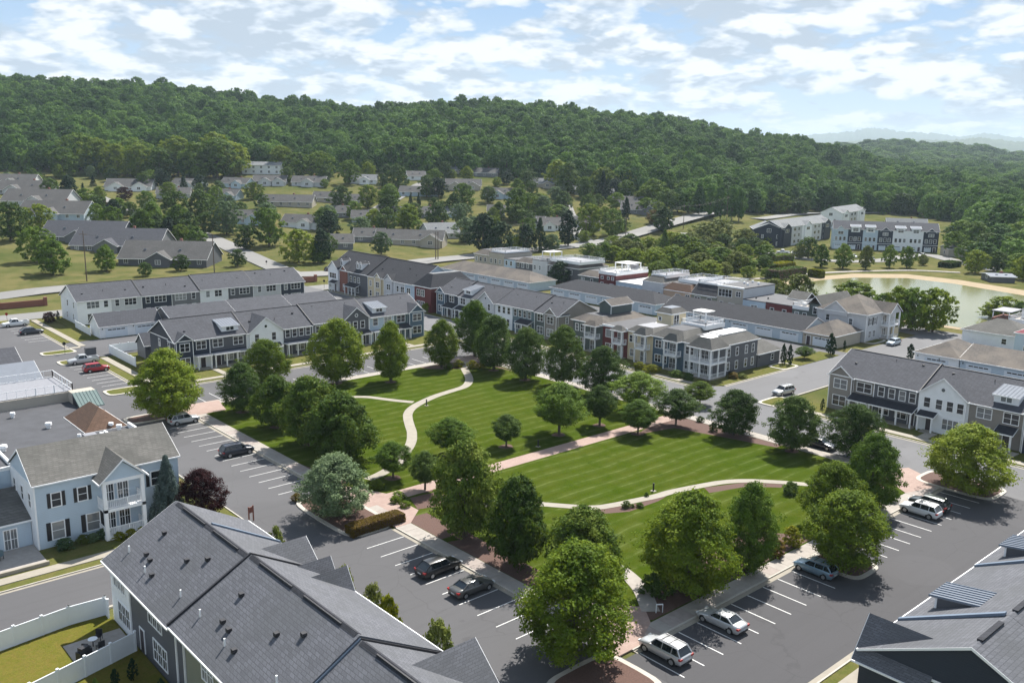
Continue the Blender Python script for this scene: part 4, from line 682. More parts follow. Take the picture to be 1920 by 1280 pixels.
# forest: trees of the wood's front edge stand singly, the rest is one mass
FE = [(-5, 305), (12, 300), (45, 296), (95, 300), (118, 305), (140, 300), (160, 308), (178, 318), (205, 322), (228, 324), (255, 330), (270, 326), (300, 328), (325, 330), (350, 335), (375, 330), (400, 332), (422, 330), (445, 325), (525, 300), (545, 305), (560, 318), (590, 320), (620, 330), (770, 300), (795, 298), (820, 300), (850, 305), (870, 312), (900, 318), (925, 322), (950, 328), (975, 335), (1000, 332), (1030, 338), (1055, 342), (1110, 345), (1140, 352), (1165, 355), (1190, 358), (1225, 365), (1250, 375), (1270, 398), (1290, 400), (1310, 405), (1330, 408), (1350, 412), (1372, 414), (1385, 415), (1400, 398), (1420, 400), (1440, 395), (1465, 398), (1490, 396), (1515, 395), (1540, 396), (1560, 395), (1580, 398), (1600, 392), (1625, 398), (1650, 400), (1700, 398), (1745, 392), (1775, 400), (1805, 395), (1835, 400), (1850, 440), (1870, 470), (1880, 440), (1895, 478), (1915, 480), (1860, 420), (1905, 430), (1820, 462), (1840, 478), (1790, 455), (1812, 440), (1835, 452), (1925, 455), (1940, 490), (1900, 500), (1865, 495), (1840, 500)]
fedge = []
for i, (px, py) in enumerate(FE):
    x, y, z, D = GT(px, py); h = random.uniform(13, 19) if px < 1790 else random.uniform(9, 14); wd = random.uniform(10, 15)
    if 1300 < px < 1390: h, wd = 20, 9
    kd = random.choice(('dome', 'dome', 'dome', 'oval')) if i > 8 else 'dome'; mt_ = 'leaf_f'
    fedge.append(tree(x, y, z - .5, h, wd, kd, mt_, 'mid', 'woodland_tree', autolabel(px, py, 60, mt_, kd).replace(' tree ', ' wood-edge tree '), 'tree', 'trees along the front edge of the wood', bare=.12, seed=i % 4))
# protos for the mass: crowns of five edge trees
pr = [[c for c in e.children if c.name.startswith('crown')][0] for e in (fedge[0], fedge[1], fedge[2], fedge[3], fedge[4], fedge[7])]
EDGE = [(-400, 600), (0, 610), (450, 640), (560, 655), (700, 640), (950, 640), (1100, 610), (1200, 585), (1300, 560), (1400, 600), (1500, 640), (1700, 660), (1780, 600), (1850, 470), (1920, 430), (2300, 400)]
pts = []; rg = np.random.default_rng(3)
sp = 9.3; gx, gy = np.meshgrid(np.arange(100, 1900, sp), np.arange(-300, 1900, sp), indexing='ij'); gx = (gx + rg.uniform(-.42, .42, gx.shape) * sp).ravel(); gy = (gy + rg.uniform(-.42, .42, gy.shape) * sp).ravel()
fw = gx * SYW + gy * CYW; rt = gx * CYW - gy * SYW; px = 960 + FPX * rt / (np.maximum(fw, 1) * math.cos(PITCH) + 9)
d0 = np.interp(px, [a for a, b in EDGE], [b for a, b in EDGE]); dmax = np.interp(px, [-400, 1450, 1600, 2300], [1180, 1250, 1500, 1500])
ok = (fw > d0) & (fw < dmax) & (px > -330) & (px < 2250); P1 = np.stack([gx[ok], gy[ok]], 1)
sp = 17; gx, gy = np.meshgrid(np.arange(300, 2600, sp), np.arange(-600, 1700, sp), indexing='ij'); gx = (gx + rg.uniform(-.45, .45, gx.shape) * sp).ravel(); gy = (gy + rg.uniform(-.45, .45, gy.shape) * sp).ravel()
fw = gx * SYW + gy * CYW; rt = gx * CYW - gy * SYW; px = 960 + FPX * rt / (np.maximum(fw, 1) * math.cos(PITCH) + 9)
ok = (fw > 1400) & (fw < 2500) & (px > 1380) & (px < 2250); P2 = np.stack([gx[ok], gy[ok]], 1)
FP = np.concatenate([P1, P2]); nF = len(FP); z = tz(FP[:, 0], FP[:, 1])
big = np.concatenate([np.zeros(len(P1)), np.ones(len(P2))])
rad = rg.choice([.75, 1, 1, 1.25], nF) * rg.uniform(5.2, 8.4, nF) * np.where(big > 0, 1.75, 1.0); hs = rad * rg.uniform(.95, 1.4, nF) * np.where(big > 0, .6, 1); zc = z + rg.uniform(3, 12, nF)
fm = bpy.data.meshes.new('forest'); fm.vertices.add(nF); fm.vertices.foreach_set('co', np.stack([FP[:, 0], FP[:, 1], zc], 1).astype(np.float32).ravel())
def attr(n_, t, d):
    a = fm.attributes.new(n_, t, 'POINT'); a.data.foreach_set('vector' if t == 'FLOAT_VECTOR' else 'value', d)
attr('sc', 'FLOAT_VECTOR', np.stack([rad, rad, hs], 1).astype(np.float32).ravel()); attr('rz', 'FLOAT_VECTOR', np.stack([rg.uniform(-.1, .1, nF), rg.uniform(-.1, .1, nF), rg.uniform(0, 6.28, nF)], 1).astype(np.float32).ravel()); attr('vi', 'INT', rg.integers(0, len(pr), nF).astype(np.int32))
fo = bpy.data.objects.new('forest', fm); COLL.objects.link(fo); tag(fo, 'dense green wood covering the hills behind the cottages', 'forest', kind='stuff')
gn = bpy.data.node_groups.new('forest_scatter', 'GeometryNodeTree'); gn.interface.new_socket('Geometry', in_out='INPUT', socket_type='NodeSocketGeometry'); gn.interface.new_socket('Geometry', in_out='OUTPUT', socket_type='NodeSocketGeometry')
gi = gn.nodes.new('NodeGroupInput'); go = gn.nodes.new('NodeGroupOutput'); iop = gn.nodes.new('GeometryNodeInstanceOnPoints'); g2 = gn.nodes.new('GeometryNodeGeometryToInstance')
for o in reversed(pr):
    q = gn.nodes.new('GeometryNodeObjectInfo'); q.transform_space = 'ORIGINAL'; q.inputs['Object'].default_value = o; gn.links.new(q.outputs['Geometry'], g2.inputs[0])
# Geometry To Instance makes one instance: join separately instead
gn.nodes.remove(g2); jn = gn.nodes.new('GeometryNodeJoinGeometry')
for q in [n_ for n_ in gn.nodes if n_.bl_idname == 'GeometryNodeObjectInfo']:
    q.inputs['As Instance'].default_value = True; gn.links.new(q.outputs['Geometry'], jn.inputs[0])
def nattr(nm, dt):
    a = gn.nodes.new('GeometryNodeInputNamedAttribute'); a.data_type = dt; a.inputs['Name'].default_value = nm; return [o_ for o_ in a.outputs if o_.enabled and o_.name == 'Attribute'][0]
gn.links.new(gi.outputs[0], iop.inputs['Points']); gn.links.new(jn.outputs[0], iop.inputs['Instance']); iop.inputs['Pick Instance'].default_value = True
gn.links.new(nattr('vi', 'INT'), iop.inputs['Instance Index']); gn.links.new(nattr('rz', 'FLOAT_VECTOR'), iop.inputs['Rotation']); gn.links.new(nattr('sc', 'FLOAT_VECTOR'), iop.inputs['Scale']); gn.links.new(iop.outputs[0], go.inputs[0])
md = fo.modifiers.new('scatter', 'NODES'); md.node_group = gn
print('forest', nF)
# single emergent pine on the ridge
x, y, z, D = GT(848, 200); tree(x, y, z, 26, 10, 'oval', EV, 'mid', 'pine_tree', 'single tall dark pine standing above the ridge line', 'tree', bare=.1)
# ---------------------------------------------------------------- building kit (local frame: u along the front, w into the depth, z up)
WC = {}
def win_meshes(w, h, n, style):
    k = (round(w, 2), round(h, 2), n, style)
    if k in WC: return WC[k]
    f = MB(); g = MB(); t = .11; d = -.07
    if style == 'garage':
        f.box(0, w, d, 0, 0, h); nn = 4
        for r_ in range(4):
            for c in range(nn): pass
        for r_ in range(1, 4): f.box(.05, w - .05, d - .006, d + .01, h * r_ / 4 - .015, h * r_ / 4 + .015)
        for i in range(n):
            a = w * (.1 + .8 * i / n) + .06; g.box(a, a + .8 * w / n - .14, d - .02, d + .02, h * .8, h * .92)
        WC[k] = (f.mesh('garage_door', 'garage'), g.mesh('pane', 'glass')); return WC[k]
    if style == 'door':
        f.box(-.12, 0, d, 0, 0, h + .12); f.box(w, w + .12, d, 0, 0, h + .12); f.box(0, w, d, 0, h, h + .12); g.box(0, w, -.04, -.01, 0, h)
        WC[k] = (f.mesh('door_frame', 'white'), g.mesh('door_leaf', 'door_dark')); return WC[k]
    f.box(-t, w + t, d, 0, -t, 0); f.box(-t, w + t, d, 0, h, h + t); f.box(-t, 0, d, 0, 0, h); f.box(w, w + t, d, 0, 0, h)
    for i in range(1, n): f.box(w * i / n - .05, w * i / n + .05, d, 0, 0, h)
    for i in range(n):
        a, b = w * i / n + (.05 if i else 0), w * (i + 1) / n - (.05 if i < n - 1 else 0)
        if style != 'fixed': f.box(a, b, d * .8, 0, h * .5 - .025, h * .5 + .025)
        if style == 'grid': f.box((a + b) / 2 - .015, (a + b) / 2 + .015, d * .7, 0, 0, h)
    g.box(0, w, -.02, .0, 0, h)
    WC[k] = (f.mesh('window', 'white'), g.mesh('pane', 'glass')); return WC[k]
class Bld:
    def __init__(s, name, label, x, y, ang, cat='building', group=None, z=0):
        s.e = empty(name, x, y, z, ang, label, cat, group)
    def part(s, name, mb, mat, parent=None, **kw): return ob(name, mb, mat, parent or s.e, **kw)
    def box(s, name, mat, a0, a1, b0, b1, c0, c1, parent=None): return s.part(name, MB().box(a0, a1, b0, b1, c0, c1), mat, parent)
    def win(s, u, z, w=.95, h=1.55, n=1, face='f', at=0.0, style='sash', shutters=None):
        """u: left edge seen from outside for faces f; for l/r faces: w coordinate of one edge; at: plane position"""
        fm_, gm = win_meshes(w, h, n, style)
        loc, rz = {'f': ((u, at, z), 0), 'b': ((u + w, at, z), math.pi), 'l': ((at, u + w, z), -math.pi / 2), 'r': ((at, u, z), math.pi / 2)}[face]
        nm = {'garage': 'garage_door', 'door': 'door'}.get(style, 'window')
        o = ob(nm, fm_, None, s.e, loc, rz); ob({'door': 'door_leaf'}.get(style, 'pane'), gm, None, o)
        if shutters:
            key = ('sh', round(h, 2), shutters)
            if key not in WC: WC[key] = MB().box(0, w * .38, -.05, 0, -.08, h + .08).mesh('shutter', shutters)
            for du in (-w * .38 - .13, w + .13): ob('shutter', WC[key], None, o, (du, 0, 0))
        return o
    def wall(s, mat, u0, u1, w0, w1, z0, z1, zr=None, axis='u', name='wall', parent=None):
        """zr: gable apex height; the ridge runs along axis"""
        mb = MB()
        if zr is None: mb.box(u0, u1, w0, w1, z0, z1)
        elif axis == 'u': mb.prism([(w0, z0), (w0, z1), ((w0 + w1) / 2, zr), (w1, z1), (w1, z0)], u0, u1, 'u')
        else: mb.prism([(u0, z0), (u0, z1), ((u0 + u1) / 2, zr), (u1, z1), (u1, z0)], w0, w1, 'w')
        return s.part(name, mb, mat, parent)
    def gable(s, mat, u0, u1, w0, w1, ze, zr, axis='u', ov=.35, og=.3, t=.14, name='roof', fascia=True, parent=None, ends=(1, 1), rise=0):
        """gable roof; (u0..u1, w0..w1) is the wall rectangle"""
        a0, a1, b0, b1 = (w0, w1, u0, u1) if axis == 'u' else (u0, u1, w0, w1)
        am = (a0 + a1) / 2; k = (zr - ze) / (am - a0); zo = ze - k * ov
        b0_, b1_ = b0 - og * ends[0], b1 + og * ends[1]
        sec = [(a0 - ov, zo + t), (am, zr + t), (a1 + ov, zo + t), (a1 + ov, zo), (am, zr), (a0 - ov, zo)]
        r = s.part(name, MB().prism(sec, b0_, b1_, 'u' if axis == 'u' else 'w'), mat, parent)
        if fascia:
            kk = .17; ua = 'u' if axis == 'u' else 'w'
            for n_, (bb, e) in enumerate(((b0_, ends[0]), (b1_, ends[1]))):
                if not e: continue
                q0, q1 = (bb - .04, bb) if n_ == 0 else (bb, bb + .04); h_ = t - .01
                s.part('rake_trim', MB().prism([(a0 - ov, zo + h_), (am, zr + h_), (a1 + ov, zo + h_), (a1 + ov, zo + h_ - kk), (am, zr + h_ - kk * 1.3), (a0 - ov, zo + h_ - kk)], q0, q1, ua), 'white', r)
            for q in ((a0 - ov - .1, a0 - ov), (a1 + ov, a1 + ov + .1)):
                f = MB().box(b0_, b1_, q[0], q[1], zo - .03, zo + t - .02) if axis == 'u' else MB().box(q[0], q[1], b0_, b1_, zo - .03, zo + t - .02)
                s.part('fascia', f, 'white', r)
        return r
    def hip(s, mat, u0, u1, w0, w1, ze, zr, ov=.4, flat=None, name='roof', top='membrane', parent=None, inset=None):
        """hip roof; flat = inset for a truncated (mansard) top"""
        a0, a1, b0, b1 = u0 - ov, u1 + ov, w0 - ov, w1 + ov; mb = MB(); L, W = a1 - a0, b1 - b0
        if flat:
            i = flat; P = [(a0, b0, ze), (a1, b0, ze), (a1, b1, ze), (a0, b1, ze), (a0 + i, b0 + i, zr), (a1 - i, b0 + i, zr), (a1 - i, b1 - i, zr), (a0 + i, b1 - i, zr)]
            F = [(0, 1, 5, 4), (1, 2, 6, 5), (2, 3, 7, 6), (3, 0, 4, 7), (3, 2, 1, 0)]
            mb.add(P, F); r = s.part(name, mb, mat, parent)
            s.part('flat_top', MB().box(a0 + i, a1 - i, b0 + i, b1 - i, zr - .1, zr + .02), top, r)
        else:
            h = min(L, W) / 2 if inset is None else inset
            if L >= W: R0, R1 = (a0 + h, (b0 + b1) / 2, zr), (a1 - h, (b0 + b1) / 2, zr); P = [(a0, b0, ze), (a1, b0, ze), (a1, b1, ze), (a0, b1, ze), R0, R1]; F = [(0, 1, 5, 4), (1, 2, 5), (2, 3, 4, 5), (3, 0, 4), (3, 2, 1, 0)]
            else: R0, R1 = ((a0 + a1) / 2, b0 + h, zr), ((a0 + a1) / 2, b1 - h, zr); P = [(a0, b0, ze), (a1, b0, ze), (a1, b1, ze), (a0, b1, ze), R0, R1]; F = [(0, 1, 4), (1, 2, 5, 4), (2, 3, 5), (3, 0, 4, 5), (3, 2, 1, 0)]
            mb.add(P, F); r = s.part(name, mb, mat, parent)
        f = MB(); t = .18
        f.box(a0 - .05, a1 + .05, b0 - .05, b0, ze - t, ze + .02); f.box(a0 - .05, a1 + .05, b1, b1 + .05, ze - t, ze + .02); f.box(a0 - .05, a0, b0, b1, ze - t, ze + .02); f.box(a1, a1 + .05, b0, b1, ze - t, ze + .02)
        s.part('fascia', f, 'white', r); return r
    def rail(s, pts, z, h=1.0, closed=False, solid=False, mat='white', step=.28):
        mb = MB(); P = list(pts) + ([pts[0]] if closed else [])
        for (x0, y0), (x1, y1) in zip(P[:-1], P[1:]):
            L = math.hypot(x1 - x0, y1 - y0); nn = max(1, int(L / step)); mb.tube((x0, y0, z + h), (x1, y1, z + h), .05, n=4); mb.tube((x0, y0, z + .12), (x1, y1, z + .12), .04, n=4)
            for i in range(nn + 1):
                t = i / nn; x, y = x0 + (x1 - x0) * t, y0 + (y1 - y0) * t; r_ = .065 if i in (0, nn) or (i * step) % 2.4 < step * .5 else .022; mb.box(x - r_, x + r_, y - r_, y + r_, z, z + h)
        return s.part('railing', mb, mat)
    def cols(s, pts, z0, z1, r=.11):
        for (x, y) in pts: s.box('column', 'white', x - r, x + r, y - r, y + r, z0, z1)
    def shed(s, mat, u0, u1, w0, w1, z0, z1, name='porch_roof', t=.1, seams=0, sides=True):
        """lean-to roof rising from w0 (z0) to w1 (z1)"""
        r = s.part(name, MB().prism([(w0, z0), (w0, z0 + t), (w1, z1 + t), (w1, z1)], u0, u1, 'u'), mat)
        f = MB(); f.box(u0 - .03, u1 + .03, w0 - .06, w0, z0 - .1, z0 + t - .01)
        if sides:
            f.prism([(w0, z0 - .08), (w0, z0 + t - .01), (w1, z1 + t - .01), (w1, z1 - .08)], u0 - .04, u0, 'u'); f.prism([(w0, z0 - .08), (w0, z0 + t - .01), (w1, z1 + t - .01), (w1, z1 - .08)], u1, u1 + .04, 'u')
        s.part('fascia', f, 'white', r)
        if seams:
            for i in range(seams + 1):
                a = u0 + (u1 - u0) * i / seams; s.part('seam', MB().prism([(w0, z0 + t), (w0, z0 + t + .05), (w1, z1 + t + .05), (w1, z1 + t)], a - .025, a + .025, 'u'), mat, r)
        return r
    def dormer(s, u, w0, zb, wid, ze, zr, kroof, wt, mat='sid_white', roof='metal', nwin=2, seams=7):
        """shed dormer: face at w0 from zb up to ze, roof runs back to meet the main slope"""
        dn = (zr - ze) / .22 if False else 0
        # main slope z = wt + kroof*w ; dormer roof slope ks
        ks = kroof * .42; wb = (ze - wt - ks * 0 + ks * w0 * -1 + 0) ; 
        # intersection of ze + ks*(w-w0) with wt + kroof*w
        wb = (ze - ks * w0 - wt) / (kroof - ks); zb2 = ze + ks * (wb - w0)
        s.part('dormer', MB().prism([(w0, zb), (w0, ze), (wb, zb2), (wb, zb2 - .05)], u, u + wid, 'u'), mat)
        s.shed(roof, u - .2, u + wid + .2, w0 - .3, wb, ze - ks * .3, zb2, 'dormer_roof', seams=seams)
        ww = .72; gap = .12; tot = nwin * ww + (nwin - 1) * gap
        for i in range(nwin): s.win(u + (wid - tot) / 2 + i * (ww + gap), ze - .95, ww, .75, 1, 'f', w0, 'fixed')
def townrow(name, label, x, y, ang, units, D, ze, zr, rmat='rf', z=0, cat='townhouse row', endwins=True, back=False, sections=(), cols=True, porchw=1.7, group=None, fascia=True, gable_end='sid_white'):
    """units: list of dict(w, mat, up=[(du, w, n)], lo=[...], door=du, porch=(du0,du1,kind), gable=(du0,du1,proj,mat,round), dormer=(du,wid), base=mat)"""
    b = Bld(name, label, x, y, ang, cat, group, z); u = 0; k = (zr - ze) / (D / 2); U = sum(d['w'] for d in units)
    secs = [0] + list(sections) + [U]
    for i in range(len(secs) - 1):
        dz = (0, -.12, .1, -.06)[i % 4]; a0, a1 = secs[i], secs[i + 1]
        b.gable(rmat, a0 + (.02 if i else 0), a1 - .02, 0, D, ze + dz, zr + dz, 'u', ends=(1 if i == 0 else 0, 1 if i == len(secs) - 2 else 0), og=.35)
        rc = MB(); rc.box(a0 + .3, a1 - .3, D / 2 - .14, D / 2 + .14, zr + dz + .13, zr + dz + .19); b.part('ridge_vent', rc, 'vent')
        if i: b.part('party_strip', MB().prism([(-.4, ze - k * .4 + .14), (D / 2, zr + .14), (D + .4, ze - k * .4 + .14), (D + .4, ze - k * .4 + .3), (D / 2, zr + .3), (-.4, ze - k * .4 + .3)], a0 - .06, a0 + .06, 'u'), 'vent')
        nv = max(2, int((a1 - a0) / 5))
        for j in range(nv):
            uu = a0 + (a1 - a0) * (j + .5) / nv + random.uniform(-.8, .8); ww = random.uniform(2.2, D / 2 - 1) if not back else random.uniform(1, D / 2 - 1); zz = ze + k * ww
            v = MB(); v.cyl(uu, ww, zz, zz + .45, .06, n=6) if j % 2 else v.box(uu - .17, uu + .17, ww - .17, ww + .17, zz, zz + .28); b.part('roof_vent', v, 'vent')
    u = 0
    for ui, d in enumerate(units):
        w_ = d['w']; m_ = d['mat']; off = -d.get('proj', 0)
        b.wall(m_, u, u + w_, 0, D, -.3, ze - .02, zr - .08, 'u')
        b.box('corner_trim', 'white', u - .07, u + .07, -.05, 0, 0, ze - .1)
        if 'band' in d: b.box('band', d['band'], u + .07, u + w_ - .07, -.045, 0, 2.85, 3.15)
        if 'base' in d: b.box('lower_wall', d['base'], u + .07, u + w_ - .07, -.05, 0, 0, 2.8)
        if 'gable' in d:
            g0, g1, pj, gm, rd = d['gable']; gw = g1 - g0; rise = gw / 2 * .78; gz = ze + .02; pk = gz + rise; wback = min(D / 2, (pk - ze) / k + .2)
            b.wall(gm, u + g0, u + g1, -pj, .02, -.3, gz, pk, 'w', 'gable_wall'); b.gable(rmat, u + g0, u + g1, -pj, wback, gz, pk, 'w', og=.3, ov=.3, name='gable_roof', ends=(1, 0))
            if pj > .3:
                b.box('corner_trim', 'white', u + g0 - .02, u + g0 + .12, -pj - .03, -pj, 0, gz); b.box('corner_trim', 'white', u + g1 - .12, u + g1 + .02, -pj - .03, -pj, 0, gz)
            if d.get('bandg', True): b.box('band', 'white', u + g0, u + g1, -pj - .04, -pj, gz - .1 if not rd else 2.9, gz + .08 if not rd else 3.05)
            if rd:
                c = MB(); n_ = 14; cu, cz = u + (g0 + g1) / 2, gz + rise * .35
                ring = [(cu + r_ * math.cos(6.2832 * i / n_), q, cz + r_ * math.sin(6.2832 * i / n_)) for r_, q in ((.42, -pj - .06), (.3, -pj - .06)) for i in range(n_)]
                c.add(ring, [(i, (i + 1) % n_, (i + 1) % n_ + n_, i + n_) for i in range(n_)]); o = b.part('round_window', c, 'white')
                c = MB(); c.add([(cu + .3 * math.cos(6.2832 * i / n_), -pj - .045, cz + .3 * math.sin(6.2832 * i / n_)) for i in range(n_)], [tuple(range(n_))]); b.part('pane', c, 'glass', o)
        pjg = d['gable'] if 'gable' in d else None
        def plane(du): return -pjg[2] if pjg and pjg[0] <= du < pjg[1] else 0
        for (du, ww, n) in d.get('up', []): b.win(u + du, 3.95, ww, 1.55, n, 'f', plane(du) - (0 if plane(du) else .0))
        for (du, ww, n) in d.get('lo', []): b.win(u + du, .95, ww, 1.65, n, 'f', plane(du) - (.05 if 'base' in d and not plane(du) else 0))
        if 'door' in d: b.win(u + d['door'], .2, .95, 2.1, 1, 'f', plane(d['door']) - (.05 if 'base' in d else 0), 'door'); b.box('step', 'concrete', u + d['door'] - .4, u + d['door'] + 1.4, -porchw - .4 if 'porch' in d else -1.2, -.05 + plane(d['door']), 0, .18)
        if 'porch' in d:
            p0, p1, kind = d['porch']; n_ = max(2, int(round((p1 - p0) / 2.1)) + 1)
            if kind == 'flat': b.box('porch_roof', 'white', u + p0 - .15, u + p1 + .15, -porchw - .2, -.05, 2.62, 2.85); b.box('porch_cover', 'deck', u + p0 - .1, u + p1 + .1, -porchw - .15, -.06, 2.85, 2.9)
            else: b.shed('rf_dk', u + p0 - .2, u + p1 + .2, -porchw - .25, -.02, 2.62, 3.45)
            if cols: b.cols([(u + p0 + .1 + (p1 - p0 - .2) * i / (n_ - 1), -porchw) for i in range(n_)], .15, 2.62)
            if p1 - p0 > 2.5: b.box('porch_floor', 'concrete', u + p0, u + p1, -porchw - .1, -.06, 0, .17)
        if 'dormer' in d: b.dormer(u + d['dormer'][0], 1.0, ze + k * 1.0 - .1, d['dormer'][1], ze + k * 1.0 + 1.25, 0, k, ze + .14, nwin=2)
        u += w_
    b.box('corner_trim', 'white', U - .07, U + .07, -.05, 0, 0, ze - .1)
    if endwins:
        for wv in (2.5, 7.5): b.win(wv, 3.95, .8, 1.4, 1, 'l', -.001); b.win(wv + .8, .95, .8, 1.4, 1, 'l', -.001)
        b.box('gable_trim', 'white', -.05, -.0, 0, D, ze - .12, ze + .04)
    b.U = U; b.k = k; return b
def W(du, n=1): return (du, .95 * n, n)
# --- north-west row facing the park
u8 = lambda **k: k
row = townrow('townhouse_row', 'long navy, grey and white townhouse row with porches along the far side of the park', 64.8, 171, 0, [
 u8(w=3.4, mat='sid_navy', gable=(0, 3.4, .6, 'sid_navy', 0), up=[(.8, 1.8, 2)], lo=[(.8, 1.8, 2)]), u8(w=3.6, mat='sid_navy', up=[(.9, 1.9, 2)], door=1.6, porch=(.4, 3.2, 'flat'), base='sid_white'),
 u8(w=7.8, mat='sid_dkgrey', up=[(.7, 2.0, 2), (5, 2.0, 2)], lo=[(3, 1.8, 2), (5.6, 1.6, 2)], door=1.2, porch=(.3, 7.4, 'flat'), band='sid_navy', dormer=(3, 3.6)),
 u8(w=8.2, mat='sid_white', gable=(.5, 7.7, .5, 'sid_white', 1), up=[(1.6, .9, 1), (5.4, .9, 1)], lo=[(1.6, 1.8, 2)], door=5.4, porch=(5, 7, 'shed')), u8(w=7, mat='sid_dkgrey', up=[W(.6), W(2.2), W(3.8), W(5.4)], lo=[(3, 1.8, 2)], door=.9, porch=(.3, 6.7, 'flat'), band='sid_navy'),
 u8(w=7, mat='sid_grey', up=[(.8, 1.8, 2), (4.2, 1.8, 2)], lo=[(3.6, 1.8, 2)], door=1, porch=(.3, 3, 'flat')), u8(w=7.4, mat='sid_navy', gable=(.4, 7, .5, 'sid_dkgrey', 1), up=[W(1), W(2.9), W(4.8)], lo=[(1, 1.8, 2)], door=5, porch=(4.4, 6.8, 'shed')),
 u8(w=6.6, mat='sid_pale', up=[(1, 1.2, 1), (4, 1.9, 2)], lo=[(4, 1.9, 2)], door=1, porch=(.4, 2.6, 'flat'), dormer=(1.5, 3.6)), u8(w=4, mat='sid_teal', up=[(.9, 2.2, 2)], lo=[], door=1, porch=(.3, 3.7, 'shed')), u8(w=4.2, mat='sid_teal', gable=(0, 4.2, .6, 'sid_blue', 0), up=[(1, 2.3, 2)], lo=[(1, 2.3, 2)])],
 13, 6.0, 9.3, sections=(14.8, 30, 44.4))
# --- row behind it (rear faces)
def rear(w, mat, a, n, c): return u8(w=w, mat=mat, up=[(a, .95 * n, n), W(c)], lo=[(a, .95 * n, n), W(c)])
townrow('townhouse_row', 'white, navy and grey townhouse row behind the garages, white end wall toward the street', 64.6, 231.3, 0, [rear(7.9, 'sid_white', 2.2, 3, 6.2), rear(7.5, 'sid_lgrey', 3.3, 3, 1.0), rear(7.7, 'sid_navy', 3.3, 3, 1.1), rear(7.6, 'sid_grey', .9, 3, 5.3), rear(7.7, 'sid_white', 4, 2, 1.6), rear(7.3, 'sid_dkgrey', 3.3, 3, .9), rear(8.3, 'sid_lgrey', 3.9, 3, 1.4), rear(7.3, 'sid_navy', 3.2, 3, 1.1)],
 13.5, 5.9, 9.1, sections=(15.4, 30.6, 46))
# --- north-east town row facing the park
tn = [u8(w=3.6, mat='sid_teal', gable=(0, 3.6, .5, 'sid_blue', 0), up=[(.8, 1.9, 2)], lo=[(.8, 1.9, 2)]), u8(w=5.2, mat='sid_navy', up=[(1.4, 1.9, 2)], lo=[(2.6, 1.6, 2)], door=.8, porch=(.4, 4.8, 'shed')), u8(w=8, mat='sid_lgrey', up=[(1, 1.9, 2), (5, 1.9, 2)], lo=[(4, 1.9, 2)], door=1, porch=(.5, 7, 'shed'), dormer=(1.2, 3.4)), u8(w=7.4, mat='sid_white', gable=(.6, 6.8, .5, 'sid_lgrey', 1), up=[W(1.6), W(4.6)], lo=[(1.6, 1.8, 2)], door=4.6, porch=(4, 6.4, 'shed')),
 u8(w=6, mat='sid_white', up=[W(.6), W(2.4), W(4.2)], lo=[W(1), W(4)]), u8(w=8, mat='sid_teal', up=[W(.6), W(2.3), W(4), W(5.7)], lo=[(1, 1.9, 2), (5, 1.9, 2)], door=3.4, porch=(3, 7.4, 'shed'), base='sid_blue'), u8(w=4, mat='sid_green', up=[(1, 1.9, 2)], lo=[(1, 1.9, 2)]), u8(w=4, mat='sid_taupe', gable=(0, 4, .6, 'sid_taupe', 0), up=[(1, 1.9, 2)], lo=[(1, 1.9, 2)])]
b = townrow('townhouse_row', 'grey-roofed townhouse row between the balcony houses and the brick fronted row', 144.8, 192.5, -math.pi / 2, tn, 13, 6.0, 9.1, sections=(8.8, 24.2, 38.2))
for wv in (2.5, 8.2): b.win(wv, 3.9, .8, 1.4, 1, 'r', b.U + .001)
# --- right row facing the park
rrw = [u8(w=4.2, mat='sid_taupe', gable=(0, 4.2, .6, 'sid_taupe', 0), up=[(1, 2.3, 2)], lo=[(1, 2.3, 2)]), u8(w=3.7, mat='sid_taupe', up=[(.7, 2.5, 2)], lo=[(.8, 1.6, 2)], porch=(.2, 3.6, 'shed')), u8(w=7.7, mat='sid_dkgrey', up=[W(.8), W(2.6), W(4.4), W(6.1)], lo=[(1.2, 1.6, 2), (4, 1.8, 2)], door=6.2, porch=(.1, 7.4, 'shed')),
 u8(w=7.7, mat='sid_white', gable=(.1, 7.5, .5, 'sid_white', 1), up=[W(1), W(2.9), W(4.6), W(6.2)], lo=[(4.2, 2.4, 3)], door=1.6, porch=(.7, 3.1, 'shed')), u8(w=8, mat='sid_taupe', up=[(1.3, 2.1, 2), (5.2, 2.1, 2)], lo=[(1.3, 2.1, 2)], door=5.4, porch=(4.8, 7.2, 'shed'), dormer=(3.1, 3.6)), u8(w=7.5, mat='sid_navy', gable=(.3, 6.9, .5, 'sid_navy', 1), up=[W(1), W(3), W(5)], lo=[(1, 1.9, 2)], door=5, porch=(4.4, 6.8, 'shed')),
 u8(w=7.5, mat='sid_grey', up=[(1, 1.9, 2), (4.8, 1.9, 2)], lo=[(1, 1.9, 2)], door=5, porch=(4, 7, 'shed')), u8(w=8, mat='sid_white', up=[(1, 1.9, 2), (4.8, 1.9, 2)], lo=[(1, 1.9, 2)], door=5)]
townrow('townhouse_row', 'taupe and white townhouse row with dark porch roofs at the right edge of the park', 143.5, 76.9, -math.pi / 2, rrw, 14, 6.15, 9.4, sections=(15.6, 39))
for yy in (58.1, 46, 67): walk(138.5, 142.2, yy - .8, yy + .8, False, 'concrete', .15)
for xx in (71.5, 75, 100.5, 83, 115): ob('front_walk', MB().box(xx - .6, xx + .6, 162.6, 169.5, 0, .15), 'concrete', **S)
